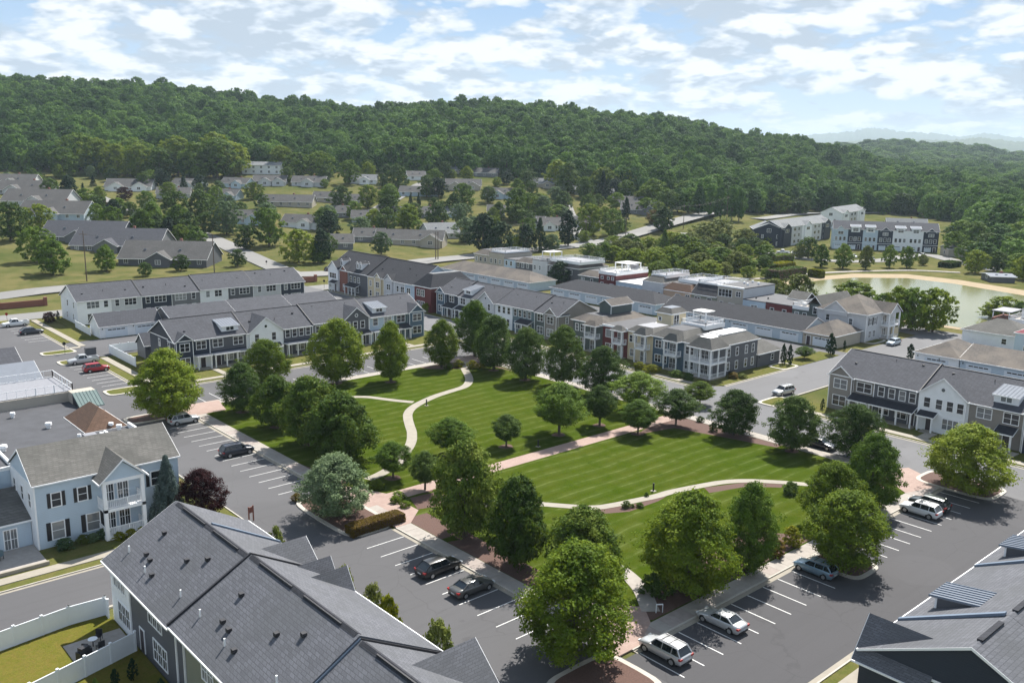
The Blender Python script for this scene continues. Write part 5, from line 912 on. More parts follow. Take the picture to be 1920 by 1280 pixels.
# --- brick fronted row at the back
tt = [u8(w=6.2, mat='sid_white', gable=(.2, 6, .4, 'sid_white', 0), up=[(1.2, 3.6, 4)], lo=[(.8, 1.4, 2)], door=4, porch=(2.6, 6, 'shed'), base='sid_blue'), u8(w=5, mat='brick', up=[], lo=[W(2.6)], gable=(1.2, 4.8, .3, 'brick', 0)), u8(w=11, mat='sid_dkgrey', up=[W(1.2), W(3.4), W(5.6)], lo=[(1, 1.9, 3), (4, 1.9, 2)], porch=(.6, 6.6, 'shed')), u8(w=3.5, mat='sid_cream', up=[W(1)], lo=[W(1)]),
 u8(w=5, mat='sid_cream', gable=(1, 4, .5, 'sid_cream', 0), up=[(1.6, 1.6, 2)], lo=[(1.6, 1.6, 2)]), u8(w=5.5, mat='sid_lgrey', gable=(1, 4.6, .3, 'sid_lgrey', 0), up=[(1.9, 1.8, 2)], lo=[(1.9, 1.8, 2)]), u8(w=5, mat='sid_lgrey', up=[W(1), (3, 1.6, 2)], lo=[W(1)]), u8(w=5, mat='sid_pale', up=[(1, 1.6, 2)], lo=[W(2)]), ]
b = townrow('townhouse_row', 'row with white gable, brick and navy fronts and steep dark roof behind the park', 143.6, 247.5, -math.pi / 2, tt, 15, 6.9, 11.6, 'rf_dk', sections=(22.2,))
for i, uu in enumerate((5.2, 14.2, 16)): b.wall('white', uu - .1, uu + 1.2, 1.2, 3.4, 7.6, 9.5, name='dormer'); b.win(uu + .2, 8.1, .7, 1.1, 1, 'f', 1.2); b.gable('rf_dk', uu - .1, uu + 1.2, 1.2, 3.8, 9.5, 10.0, 'w', ov=.15, og=.1, name='dormer_roof')
c = Bld('end_house', 'dark red end house with truncated dark hip roof joined to the brick fronted row', 143.6, 201.3, -math.pi / 2, 'house')
c.wall('sid_red', 0, 7.6, -.3, 14.6, -.3, 6.9); c.hip('rf_dk', 0, 7.6, -.3, 14.6, 6.9, 10.2, .4, flat=3.1, top='rf_lt')
for uu in (1.2, 3.2): c.win(uu, 4.2, 1.4, 1.7, 2, 'f', -.301); c.win(uu, 1.2, 1.4, 1.5, 2, 'f', -.301)
for wv in (2, 6, 10): c.win(wv, 1.3, 1.3, 1.6, 1, 'r', 7.601)
# --- garages
def garage(label, x, y, ang, L, D, ze, zr, wall_, roof, doors, z=0, hipped=False, axis='u', name='garage', cat='garage', dh=2.1, side=None):
    b = Bld(name, label, x, y, ang, cat, 'detached garages behind the townhouses', z)
    if hipped: b.wall(wall_, 0, L, 0, D, -.2, ze); b.hip(roof, 0, L, 0, D, ze, zr)
    else: b.wall(wall_, 0, L, 0, D, -.2, ze, zr - .08, axis); b.gable(roof, 0, L, 0, D, ze, zr, axis)
    for (du, wd, kind) in doors:
        if kind == 'g': b.win(du, .02, wd, dh, 4, 'f', -.001, 'garage')
        elif kind == 'd': b.win(du, .02, .95, 2.05, 1, 'f', -.001, 'door')
        else: b.win(du, 1.0, .9, 1.2, 1, 'f', -.001)
    for (wv, fc) in (side or []): b.win(wv, 1.1, .9, 1.2, 1, fc, -.001 if fc == 'l' else L + .001)
    for q in range(2): b.box('wall_lamp', 'black', q * L * .5 + .5, q * L * .5 + .65, -.12, 0, 2.0, 2.3)
    return b
gd = lambda L, n, w_=4.9: [(L * (i + .5) / n - w_ / 2, w_, 'g') for i in range(n)]
garage('white double garage with grey hip-end roof nearest the left street behind the white fence', 63.6, 212.2, 0, 13.8, 7, 2.8, 5.2, 'sid_white', 'rf', [(1.2, 4.9, 'g'), (7.9, 4.9, 'g')])
garage('second grey roofed garage block behind the navy and grey row, with a dark gable wall', 78.4, 206.8, 0, 15.6, 13, 3.0, 5.6, 'sid_dkgrey', 'rf', gd(15.6, 2)); garage('third grey roofed garage block behind the middle of the navy and grey row', 94.8, 207.2, 0, 14.6, 14, 3.0, 5.6, 'sid_grey', 'rf', gd(14.6, 2)); garage('last grey roofed garage block behind the far end of the navy and grey row', 110.2, 208.5, 0, 13.4, 13, 3.0, 5.2, 'sid_grey', 'rf', gd(13.4, 2))
garage('small grey gabled outbuilding beside the white fence at the end of the navy row', 64.2, 185.6, 0, 9, 4.6, 3.0, 5.0, 'sid_dkgrey', 'rf', [])
garage('small dark sided garage with hip roof joined behind the grey corner porch house', 159.2, 101.9, 0, 8.2, 6.4, 2.9, 5.2, 'sid_dkgrey', 'rf_wgrey', [(5, 1, 'w')], hipped=True)
garage('tan hip roofed garage beside the wide columnar evergreen, doors to the alley', 189.2, 109.4, -math.pi / 2, 8, 12, 2.9, 5.5, 'sid_tan', 'rf_tan', [(1.0, .9, 'd'), (2.6, 4.6, 'g')], hipped=True)
garage('very long dark roofed garage block behind the balcony houses', 189.2, 151.5, -math.pi / 2, 42, 11.5, 2.9, 5.5, 'sid_pale', 'rf_dk', gd(42, 6)); 
garage('dark roofed garage block with weathered hip end left of the cream rooftop house', 190.4, 196, -math.pi / 2, 41, 11.5, 2.9, 5.4, 'sid_pale', 'rf_dk', gd(41, 6), hipped=True)
garage('long tan roofed garage block behind the dark roofed townhouses', 190.8, 252, -math.pi / 2, 46, 11.5, 2.9, 5.6, 'sid_pale', 'rf_tan', gd(46, 7), hipped=True)
garage('long white garage block with brown weathered roof behind the taupe row', 188.4, 82.4, -math.pi / 2, 9, 14, 2.9, 5.3, 'sid_white', 'rf_tan', gd(9, 1), hipped=True); garage('brown roofed garage block continuing to the right frame edge behind the taupe row', 188.6, 73.2, -math.pi / 2, 44, 13, 2.9, 5.2, 'sid_pale', 'rf_tan', gd(44, 6))
# --- balcony houses along the park (each its own house)
def bay_porch(b, u0, u1, wf, z2=6.2, roof='rf_wgrey', zr=7.6, two=True, back=0):
    b.box('balcony_floor', 'white', u0, u1, wf, back - .01, 2.95, 3.2); b.box('porch_floor', 'concrete', u0, u1, wf, back - .01, 0, .15); b.box('porch_beam', 'white', u0, u1, wf, wf + .2, z2 - .3, z2)
    b.cols([(u0 + .12, wf + .12), (u1 - .12, wf + .12)] + ([((u0 + u1) / 2, wf + .12)] if u1 - u0 > 4 else []), .15, z2 - .3, .12)
    b.rail([(u0 + .1, back - .1), (u0 + .1, wf + .1), (u1 - .1, wf + .1), (u1 - .1, back - .1)], 3.2, .95)
    b.hip(roof, u0, u1, wf, back, z2, zr, .25, name='porch_roof')
    b.win(u0 + .5, 3.25, 1.5, 2.05, 2, 'f', back - .002, 'grid'); b.win(u0 + .5, .2, 1.5, 2.1, 2, 'f', back - .002, 'grid')
def roofdeck(b, u0, u1, w0, w1, z, floor='deck', pergola=False, h=.95):
    b.box('roof_deck', floor, u0, u1, w0, w1, z, z + .12); b.rail([(u0 + .1, w0 + .1), (u1 - .1, w0 + .1), (u1 - .1, w1 - .1), (u0 + .1, w1 - .1)], z + .12, h, True)
    b.box('deck_wall', 'white', u0, u1, w0 - .06, w0, z - .5, z + .45); b.box('deck_wall', 'white', u1, u1 + .06, w0, w1, z - .5, z + .45)
K = Bld('corner_house', 'grey house with two-level corner porch and white flat roof strips', 144, 109.3, -math.pi / 2, 'house')
K.wall('sid_lgrey', 0, 7.2, 0, 15, -.3, 6.2); K.box('side_wall', 'sid_dkgrey', 7.2, 7.26, 0, 15, -.3, 6.15); K.hip('rf_wgrey', 0, 7.2, 0, 15, 6.25, 7.7, .45, flat=2.0, top='membrane')
K.box('roof_strip', 'membrane_w', 2.6, 5.4, 2.4, 4.3, 7.74, 7.9); K.box('roof_strip', 'membrane_w', 2.2, 5.6, 5.0, 13.2, 7.74, 7.95)
K.box('porch_floor', 'concrete', 2.9, 8.2, -2.2, 3, 0, .3); K.box('balcony_floor', 'white', 2.9, 8.2, -2.2, 3.2, 3.0, 3.25); K.box('porch_beam', 'white', 2.9, 8.2, -2.2, -2.0, 5.9, 6.2); K.box('porch_beam', 'white', 8.0, 8.2, -2.0, 3.2, 5.9, 6.2)
K.cols([(3.05, -2.05), (5.5, -2.05), (8.05, -2.05), (8.05, .5), (8.05, 3.0)], .3, 5.9, .12); K.rail([(3, -.1), (3, -2.1), (8.1, -2.1), (8.1, 3.1)], 3.25, .95); K.rail([(3, -.1), (3, -2.1), (8.1, -2.1), (8.1, 3.1)], .3, .9)
K.hip('rf_wgrey', 2.9, 8.2, -2.2, 3.2, 6.2, 8.1, .35, flat=1.7, top='membrane_w', name='porch_roof')
for uu in (.5, 1.6): K.win(uu, 3.9, .8, 1.5, 1, 'f', -.002)
K.win(.4, .8, 2.1, 1.6, 3, 'f', -.002); K.win(3.6, 3.3, 2.4, 2.2, 3, 'f', -.002, 'grid'); K.win(3.6, .35, 2.4, 2.2, 3, 'f', -.002, 'grid')
for wv in (4.6, 7.4, 10.6, 13): K.win(wv, 3.7, .8, 1.6, 1, 'r', 7.262); K.win(wv, .9, .8, 1.6, 1, 'r', 7.262)
ac = Bld('air_conditioner', 'dark air conditioner unit at the side wall of the grey corner porch house', 149, 101, 0, 'air conditioner'); ac.box('cabinet', 'vent', 0, .9, 0, .9, 0, .85); ac.part('fan_grille', MB().cyl(.45, .45, .85, .9, .36, n=12), 'black')
Bq = Bld('balcony_house', 'slate blue house with small two-level white balcony left of the grey corner porch house', 144, 117.3, -math.pi / 2, 'house')
Bq.wall('sid_blue', 0, 7.98, 0, 15, -.3, 6.2); Bq.hip('rf_wgrey', 0, 7.98, 0, 15, 6.25, 7.9, .4, flat=2.2); bay_porch(Bq, 4.0, 7.4, -1.6)
Bq.win(.7, 3.9, 1.5, 1.5, 2, 'f', -.002); Bq.win(2.7, 3.9, 1.0, 1.5, 1, 'f', -.002); Bq.win(.7, .9, 1.5, 1.5, 2, 'f', -.002); Bq.win(2.7, .9, 1, 1.5, 1, 'f', -.002)
roofdeck(Bq, .8, 7.2, 8.0, 14.6, 7.95, 'deck'); Bq.box('deck_canopy', 'membrane_w', .6, 4.2, 12.0, 15.2, 10.2, 10.4); Bq.cols([(.8, 12.2), (4, 12.2)], 8, 10.2, .1)
Y_ = Bld('balcony_house', 'pale yellow balcony house with a cream rooftop tower', 144, 124.2, -math.pi / 2, 'house')
Y_.wall('sid_cream', 0, 6.88, 0, 15, -.3, 6.2); Y_.hip('rf_wgrey', 0, 6.88, 0, 8, 6.25, 7.4, .3, flat=1.6, top='deck'); bay_porch(Y_, 3.2, 6.2, -1.7); Y_.win(.5, 3.9, .8, 1.4, 1, 'f', -.002); Y_.win(1.7, 3.9, .8, 1.4, 1, 'f', -.002); Y_.win(.8, .9, 1.2, 1.5, 1, 'f', -.002)
Y_.box('parapet', 'white', -.1, 6.9, 7.6, 15.1, 6.2, 6.9); Y_.wall('sid_cream', .6, 4.6, 8.6, 13.6, 6.9, 9.4, name='tower'); Y_.hip('rf_wgrey', .6, 4.6, 8.6, 13.6, 9.45, 10.5, .35, flat=1.1, top='metal', name='tower_roof'); Y_.win(1.2, 7.7, .7, .7, 1, 'f', 8.598); Y_.win(9.5, 7.1, 1.6, 1.9, 2, 'r', 4.602)
Rd = Bld('balcony_house', 'dark red balcony house with curved white balcony between the yellow and dark green ones', 144, 131.5, -math.pi / 2, 'house')
Rd.wall('sid_red', 0, 7.28, 0, 15, -.3, 6.3); Rd.box('flat_roof', 'membrane', -.05, 7.33, -.1, 15.1, 6.3, 6.5); Rd.box('cornice', 'white', -.02, 7.3, -.25, -.1, 6.1, 6.55); Rd.win(1, 3.9, 2.2, 1.6, 1, 'f', -.002, 'fixed'); Rd.win(1, .9, 2.2, 1.5, 2, 'f', -.002); bay_porch(Rd, 4.0, 7.0, -1.6, 6.1, 'rf_wgrey', 7.1)
Gr = Bld('balcony_house', 'dark green balcony house with brown roof and gabled rooftop room', 144, 140.6, -math.pi / 2, 'house')
Gr.wall('sid_green', 0, 9.08, 0, 15, -.3, 6.2); Gr.hip('rf_tan', 0, 9.08, 0, 15, 6.25, 7.6, .4, flat=2.4); bay_porch(Gr, 5, 8.4, -1.7, 6.0, 'rf_tan', 7.0); Gr.win(.8, 3.9, .9, 1.5, 1, 'f', -.002); Gr.win(2.4, 3.9, 1.4, 1.5, 2, 'f', -.002); Gr.win(.8, .9, .9, 1.5, 1, 'f', -.002); Gr.win(2.4, .9, 1.4, 1.5, 2, 'f', -.002)
Gr.wall('sid_green', 2.8, 6.4, 5.5, 12.5, 7.5, 9.6, 10.6, 'w', name='rooftop_room'); Gr.gable('rf_tan', 2.8, 6.4, 5.5, 12.5, 9.65, 10.7, 'w', name='rooftop_roof'); Gr.box('corner_trim', 'white', 6.34, 6.46, 5.4, 5.5, 7.5, 9.6)
# --- terrace houses toward the pond (rear sides)
def pond(name, label, y0, y1, wall_, x=204, D=15, h=5.4): 
    b = Bld(name, label, x, y0, -math.pi / 2, 'house'); b.wall(wall_, 0, y0 - y1 - .02, 0, D, -.3, h); b.L = y0 - y1; return b
b = pond('terrace_house', 'dark green terrace house left of the maroon one with tan roof', 197.2, 188.9, 'sid_green'); b.hip('rf_tan', 0, 8.2, 0, 15, 5.4, 7, .3, flat=2.5); b.win(1, 3.2, 1.3, 1.4, 2, 'f', -.002); b.win(5, 3.2, .9, 1.4, 1, 'f', -.002)
b = pond('terrace_house', 'maroon house with white roof terrace and pergola', 188.8, 181.7, 'sid_red', h=7.2); roofdeck(b, -.05, 7.1, 0, 15, 7.2, 'membrane_w'); b.win(1, 5.3, .9, .8, 1, 'f', -.002); b.win(3.6, 5.3, .8, .8, 1, 'f', -.002); b.win(5.3, 5.3, .9, .8, 1, 'f', -.002); b.win(1, 2.6, .9, 1.6, 1, 'f', -.002); b.win(4.8, 2.6, 1.2, 1.4, 2, 'f', -.002)
b.box('pergola_roof', 'membrane_w', 1.0, 6.8, 6, 12, 9.7, 9.95); b.cols([(1.2, 6.2), (3.9, 6.2), (6.6, 6.2), (1.2, 11.8), (6.6, 11.8)], 7.3, 9.7, .13); b.box('roof_hatch', 'deck', 2, 4, 12.4, 14, 7.3, 8.9)
b = pond('terrace_house', 'low white-roofed pale blue house right of the maroon house', 181.6, 171.4, 'sid_pale', h=5.0); b.box('flat_roof', 'membrane_w', -.05, 10.2, -.1, 15.1, 5, 5.25)
for uu in (.8, 2.4, 4.4, 6.2, 8.6): b.win(uu, 2.6, .8, 1.3, 1, 'f', -.002)
b = pond('terrace_house', 'pale grey-green gabled house with rectangular railed roof deck', 171.3, 163.4, 'sid_lgrey', h=6.6); b.hip('rf_wgrey', 0, 7.9, 0, 15, 6.6, 8.2, .05, flat=2.0); roofdeck(b, 1.2, 6.8, 2.6, 13.4, 8.2); b.win(2, 2.6, 1.6, 1.3, 2, 'f', -.002); b.win(6, 2.6, .9, 1.3, 1, 'f', -.002)
b = pond('terrace_house', 'peach house with brown roof skirt and railed white roof deck', 163.3, 153.4, 'sid_peach', h=5.0); b.hip('rf_brn', 0, 9.9, 0, 6, 5.05, 7, .3, flat=2.0); b.wall('sid_peach', 2.5, 9.8, 4, 14.9, 5, 7.6, name='upper_wall'); roofdeck(b, 2.3, 9.9, 3.8, 15, 7.6); b.win(4.4, 2.5, 1.6, 1.6, 1, 'f', -.002, 'fixed'); b.win(8, 3, 1.3, 1.3, 2, 'f', -.002)
b = pond('terrace_house', 'green sided house with near-black roof slope and roof deck', 153.3, 144.7, 'sid_olive', h=5.0); b.shed('rf_dk', -.2, 8.6, -.3, 3, 4.9, 7.6, 'roof'); b.wall('sid_lgrey', 0, 8.58, 3, 14.9, 4.9, 7.7, name='upper_wall'); roofdeck(b, 0, 8.6, 3, 15, 7.7); b.win(1.2, 2.9, 1.8, 1.4, 2, 'f', -.002); b.win(5.4, 2.9, 1.4, 1.4, 1, 'f', -.002)
b = pond('terrace_house', 'tall grey flat-roofed house with a band of four windows', 144.6, 136.4, 'sid_tan', h=8.2); b.box('side_wall', 'sid_lgrey', 8.19, 8.25, 0, 15, -.3, 8.1); b.box('flat_roof', 'membrane', -.05, 8.3, .3, 15.1, 8.2, 8.4); b.box('cornice', 'white', -.1, 8.35, -.2, .3, 8.1, 8.55); b.win(.4, 5.6, 4.2, 1.9, 4, 'f', -.002); b.win(6, 6, 1.4, 1.3, 2, 'f', -.002); b.win(1, 2.7, .9, 1.4, 1, 'f', -.002); b.win(3.8, 2.3, 1.8, 1.6, 2, 'f', -.002)
for uu, wv in ((3, 8), (5.4, 6), (6.2, 10), (3, 12)): b.part('roof_vent', MB().cyl(uu, wv, 8.4, 9.0, .3, .34, n=8), 'white')
b = pond('terrace_house', 'low pale blue house with dark flat roof beside the dark red one', 136.3, 129.4, 'sid_pale', h=5.5); b.box('flat_roof', 'membrane', -.05, 6.95, -.1, 15.1, 5.5, 5.7); b.win(2.6, 3, 1.8, 1.4, 2, 'f', -.002)
for uu, wv in ((2, 3), (4.4, 5)): b.part('roof_vent', MB().cyl(uu, wv, 5.7, 6.2, .2, n=8), 'vent')
b = pond('terrace_house', 'low dark red house with dark flat roof', 129.3, 121.6, 'sid_red', h=5.6); b.box('flat_roof', 'membrane', -.05, 7.7, -.1, 15.1, 5.6, 5.8); b.win(1.4, 3, 1, 1.4, 1, 'f', -.002); b.win(5, 3, 1, 1.4, 1, 'f', -.002); b.gable('rf_wgrey', 1, 6, 9, 14, 6.2, 7.8, 'u', name='rooftop_roof'); b.wall('sid_lgrey', 1, 6, 9, 14, 5.8, 6.2, name='rooftop_room')
b = pond('terrace_house', 'dark green house with furnished white roof terrace and grey gable', 121.5, 113.5, 'sid_green', h=5.6); roofdeck(b, 0, 4.6, 0, 12, 5.6, 'patio'); b.wall('sid_green', 4.7, 7.98, 0, 15, 5.4, 7.0, name='upper_wall'); b.gable('rf_wgrey', 4.4, 8, 0, 15, 7.0, 9, 'w', name='roof'); b.win(.8, 3, 1, 1.4, 1, 'f', -.002); b.win(3, 3, 1, 1.4, 1, 'f', -.002); b.win(5.8, 4.6, 1, 1.7, 1, 'f', -.002)
for uu, wv in ((1, 3), (2.4, 5), (3.4, 8), (1.4, 9)): b.box('terrace_furniture', 'white', uu, uu + .8, wv, wv + .8, 5.8, 6.5)
b = pond('terrace_house', 'tan roofed light grey house with gabled two-level corner balconies facing the pond road', 113.4, 100.6, 'sid_lgrey', 202, 14, 6.6); b.hip('rf_tan', 0, 12.8, 0, 14, 6.65, 10.2, .45)
b.wall('sid_lgrey', 2, 8, -.4, .1, 5.6, 6.7, 9.0, 'w', name='gable_wall'); b.gable('rf_tan', 2, 8, -.4, 5, 6.7, 9.0, 'w', name='gable_roof', ends=(1, 0)); b.box('corner_trim', 'white', 12.72, 12.86, -.08, .04, 0, 6.6)
b.win(2.4, 4, .9, 1.4, 1, 'f', -.002); b.win(8.4, 3.7, .9, 1.5, 1, 'f', -.002)
for wv in (1.5, 3.6): b.win(wv, 4, 1, 1.6, 2, 'r', 12.802, shutters='black'); b.win(wv, .9, 1, 1.6, 2, 'r', 12.802)
b.box('balcony_floor', 'white', 12.8, 15, 7, 12.5, 3.2, 3.45); b.box('porch_floor', 'concrete', 12.8, 15, 7, 12.5, 0, .3); b.cols([(14.85, 7.15), (14.85, 9.8), (14.85, 12.35)], .3, 6.4, .14); b.rail([(12.9, 7.1), (14.9, 7.1), (14.9, 12.4), (12.9, 12.4)], 3.45, 1); b.rail([(12.9, 7.1), (14.9, 7.1), (14.9, 12.4), (12.9, 12.4)], .3, .9); b.wall('sid_lgrey', 12.8, 15, 7, 12.5, 6.4, 6.7, 8.6, 'u', name='porch_gable'); b.gable('rf_tan', 9, 15, 7, 12.5, 6.7, 8.7, 'u', name='porch_roof', ends=(0, 1)); b.win(8, 3.5, 1.8, 2.1, 2, 'r', 12.802); b.win(8, .35, 1.8, 2.1, 2, 'r', 12.802)
# --- rooftop terrace houses farther back
def far3(label, y0, y1, wall_, h, roof=None, deck=False, x=215, D=14):
    b = Bld('terrace_house', label, x, y0, -math.pi / 2, 'house'); L = y0 - y1 - .05; b.wall(wall_, 0, L, 0, D, -.3, h)
    for i in range(max(1, int(L / 2.6))): b.win(.8 + i * 2.5, 2.9 if h < 7 else 5.2, 1.0, 1.5, 1, 'f', -.002)
    if roof: b.hip(roof, 0, L, 0, D, h + .05, h + 1.7, .3, flat=2.4)
    else: b.box('flat_roof', 'membrane', -.05, L + .05, -.1, D, h, h + .2)
    if deck: roofdeck(b, .3, L - .3, 1, D - 1, h + (1.7 if roof else .2))
    return b
far3('tan sided house at the left end of the farthest terrace row', 263, 254.6, 'sid_tan', 5.4, 'rf_tan'); far3('grey house with large railed roof deck in the farthest terrace row', 254.5, 246, 'sid_tan', 6.6, None, True); far3('pale blue low house in the farthest terrace row', 245.9, 239.7, 'sid_pale', 5)
far3('dark grey house with tan roof in the farthest terrace row', 239.6, 230.9, 'sid_dkgrey', 4.6, 'rf_tan'); b = far3('grey house with white pergola on its roof in the farthest terrace row', 230.8, 223.1, 'sid_lgrey', 6.2); b.box('pergola_roof', 'membrane_w', 1.5, 5.8, 3, 9, 8.9, 9.1); b.cols([(1.7, 3.2), (5.6, 3.2), (1.7, 8.8), (5.6, 8.8)], 6.4, 8.9, .12); b.rail([(.2, .2), (7.4, .2), (7.4, 13)], 6.4, .95)
far3('dark grey house with white railed roof deck in the farthest terrace row', 223, 208, 'sid_dkgrey', 5.2, 'rf_tan', True)
# --- near house, bottom left (rear and roof)
F = Bld('townhouse_row', 'near grey-shingled townhouse row seen from above at the bottom left', 23.4, 81.6, -math.pi / 2, 'townhouse row')
def fsec(a0, a1, dz, walls, last=False):
    ze, zr, D = 6.0 + dz, 9.75 + dz, 13.6; k = (zr - ze) / (D / 2)
    F.gable('rf_fg', a0 + .02, a1 - .02, 0, D, ze, zr, 'u', ov=.35, og=.3, ends=(1 if a0 == 0 else 0, 0))
    for (w0_, w1_, mt_) in walls: F.wall(mt_, w0_, w1_, .25, D - .25, -.3, ze + .1, zr - .1, 'u')
    F.part('ridge_cap', MB().prism([(D / 2 - .32, zr - .01), (D / 2, zr + .2), (D / 2 + .32, zr - .01)], a0 + .3, a1 - .3, 'u'), 'rf_dk')
    L = a1 - a0
    for seg in (.12, .55): F.part('ridge_vent', MB().box(a0 + L * seg, a0 + L * (seg + .32), D / 2 - .22, D / 2 - .1, zr + .1, zr + .2), 'vent')
    return ze, zr, k, D
SEC = [(0, 15.6, 0, [(0, 5.1, 'sid_white'), (5.1, 15.6, 'sid_dkgrey')]), (15.6, 32.4, .25, [(15.6, 17.4, 'sid_dkgrey'), (17.4, 32.4, 'sid_olive')]), (32.4, 52, -.05, [(32.4, 52, 'sid_grey')])]
for a0, a1, dz, wl in SEC:
    ze, zr, k, D = fsec(a0, a1, dz, wl)
    if a0:
        F.part('party_flashing', MB().prism([(-.4, ze - .05 + (.0)), (D / 2, zr + .1), (D / 2, zr + .28), (-.4, ze + .13)], a0 - .09, a0 + .09, 'u'), 'vent' if a0 < 20 else 'metal_blue')
        F.part('party_flashing', MB().prism([(D / 2, zr + .1), (D + .4, ze - .05), (D + .4, ze + .13), (D / 2, zr + .28)], a0 - .09, a0 + .09, 'u'), 'vent')
    for (fu, fw) in ((.22, .62), (.5, .2), (.62, .55), (.36, .3), (.28, .32), (.75, .7)):
        uu = a0 + (a1 - a0) * fu; ww = D / 2 * fw; zz = ze + k * ww; F.part('roof_vent', MB().box(uu - .2, uu + .2, ww - .2, ww + .15, zz + .1, zz + .42), 'vent')
    for (fu, fw) in ((.12, .22), (.42, .18), (.85, .25)):
        uu = a0 + (a1 - a0) * fu; ww = D / 2 * fw; zz = ze + k * ww; F.part('vent_pipe', MB().cyl(uu, ww, zz, zz + .75, .08, n=8), 'white')
for uu, nn, mt_ in ((1.0, 3, 0), (9.6, 3, 0), (20.6, 2, 0)):
    F.win(uu, 3.9, .95 * nn, 1.6, nn, 'f', .248, 'grid'); F.win(uu + .8, .8, .95 * nn, 1.8, nn, 'f', .248, 'grid')
for uu in (7.2, 19): F.win(uu, .15, .95, 2.1, 1, 'f', .248, 'door')
for uu in (5.1, 15.6): F.box('corner_trim', 'white', uu - .09, uu + .09, .14, .25, 0, 6)
F.box('downspout', 'white', 17.2, 17.3, .1, .25, 0, 6.1)
# street side (right slope) features: valley flashings and front gables
D = 13.6
def fgable(u0, u1, dz, mat='rf_fg', proj=1.2, wall_='sid_green', rise=2.2, back=4.5):
    ze = 6.0 + dz; F.wall(wall_, u0, u1, D - .3, D + proj, 0, ze - .05, ze + rise - .15, 'w', 'gable_wall'); F.gable(mat, u0, u1, D - back, D + proj, ze, ze + rise, 'w', ov=.25, og=.3, name='gable_roof', ends=(0, 1))
fgable(8.9, 14.3, .0, proj=.15); fgable(14.95, 17.15, .25, proj=.1, rise=1.6, back=3.4); fgable(17.7, 19.9, .25, proj=.1, rise=1.7, back=3.6); fgable(32.9, 39.0, 0, proj=.3, rise=2.7, back=6)
for (ua, ub) in ((6.6, 6.6), (21.8, 21.8)):
    F.part('party_flashing', MB().prism([(D / 2 + .6, 9.55), (D + .42, 5.9), (D + .42, 6.1), (D / 2 + .6, 9.75)], ua - .22, ua + .1, 'u'), 'metal_blue')
# --- near house, bottom right
Q = Bld('townhouse_row', 'near blue-grey roofed townhouse row with standing seam dormers at the bottom right', 62.6, 28.8, 0, 'townhouse row')
# local: u=+x, w=+y ; the house lies toward -y
D2 = 15.4; ze, zr = 6.0, 9.6; k = (zr - ze) / (D2 / 2)
for i, (a0, a1) in enumerate(((0, 6.5), (6.5, 21.7), (21.7, 40))):
    dz = (0, 0, .15)[i]; Q.gable('rf_fg', a0 + .02, a1 - .02, -D2, 0, ze + dz, zr + dz, 'u', ov=.4, og=.35, ends=(1 if i == 0 else 0, 0)); Q.part('ridge_vent', MB().box(a0 + 1.0, a1 - 1.6, -D2 / 2 - .2, -D2 / 2 + .2, zr + dz + .1, zr + dz + .24), 'rf_dk')
    Q.wall('sid_navy' if i == 0 else 'sid_dkgrey', a0, a1, -D2 + .2, -.2, -.3, ze + dz, zr + dz - .08, 'u')
    if i: Q.part('party_flashing', MB().prism([(-D2 / 2 + .3, zr + .05), (.42, ze - .1), (.42, ze + .14), (-D2 / 2 + .3, zr + .3)], a0 - .2, a0 + .2, 'u'), 'metal_blue')
Q.wall('sid_navy', .02, 3.2, -.3, .3, 0, 5.95, 7.9, 'w', 'gable_wall'); Q.gable('rf_fg', .02, 3.2, -5.2, .3, 6.0, 8.05, 'w', ov=.75, og=.3, name='gable_roof', ends=(0, 1))
for wv in (-5.6, -9.5): Q.win(wv, 3.6, 1.6, 1.7, 2, 'l', -.001)
Q.box('gable_trim', 'white', -.06, 0, -D2 + .2, -.2, 5.75, 5.95)
def qdormer(u0, wid, dz=0):
    w0_ = -1.2; zb = ze + dz + k * 1.2; zt = zb + 1.15; ks = k * .3; wb = -(zt - ze - dz) / (k - ks) * 1.0; wb = -((zt - ks * 1.2 - ze - dz) / (k - ks)); zt2 = zt + ks * (-wb - 1.2)
    Q.part('dormer', MB().prism([(w0_, zb - .1), (w0_, zt), (wb, zt2), (wb, zt2 - .1)], u0, u0 + wid, 'u'), 'sid_dkgrey')
    r = Q.part('dormer_roof', MB().prism([(w0_ + .5, zt - ks * .5), (w0_ + .5, zt - ks * .5 + .12), (wb, zt2 + .12), (wb, zt2)], u0 - .25, u0 + wid + .25, 'u'), 'metal')
    for i in range(8):
        a = u0 - .2 + (wid + .4) * i / 7; Q.part('seam', MB().prism([(w0_ + .5, zt - ks * .5 + .12), (w0_ + .5, zt - ks * .5 + .2), (wb, zt2 + .2), (wb, zt2 + .12)], a - .03, a + .03, 'u'), 'metal_blue', r)
    Q.box('dormer_trim', 'white', u0 - .06, u0, w0_ - .15, w0_ + .02, zb - .1, zt); Q.part('dormer_trim', MB().prism([(w0_, zb - .05), (w0_, zb + .12), (wb, zt2), (wb, zt2 - .2)], u0 - .06, u0, 'u'), 'white')
qdormer(9.3, 2.9); qdormer(23.9, 2.9, .15); qdormer(33, 2.9, .15)
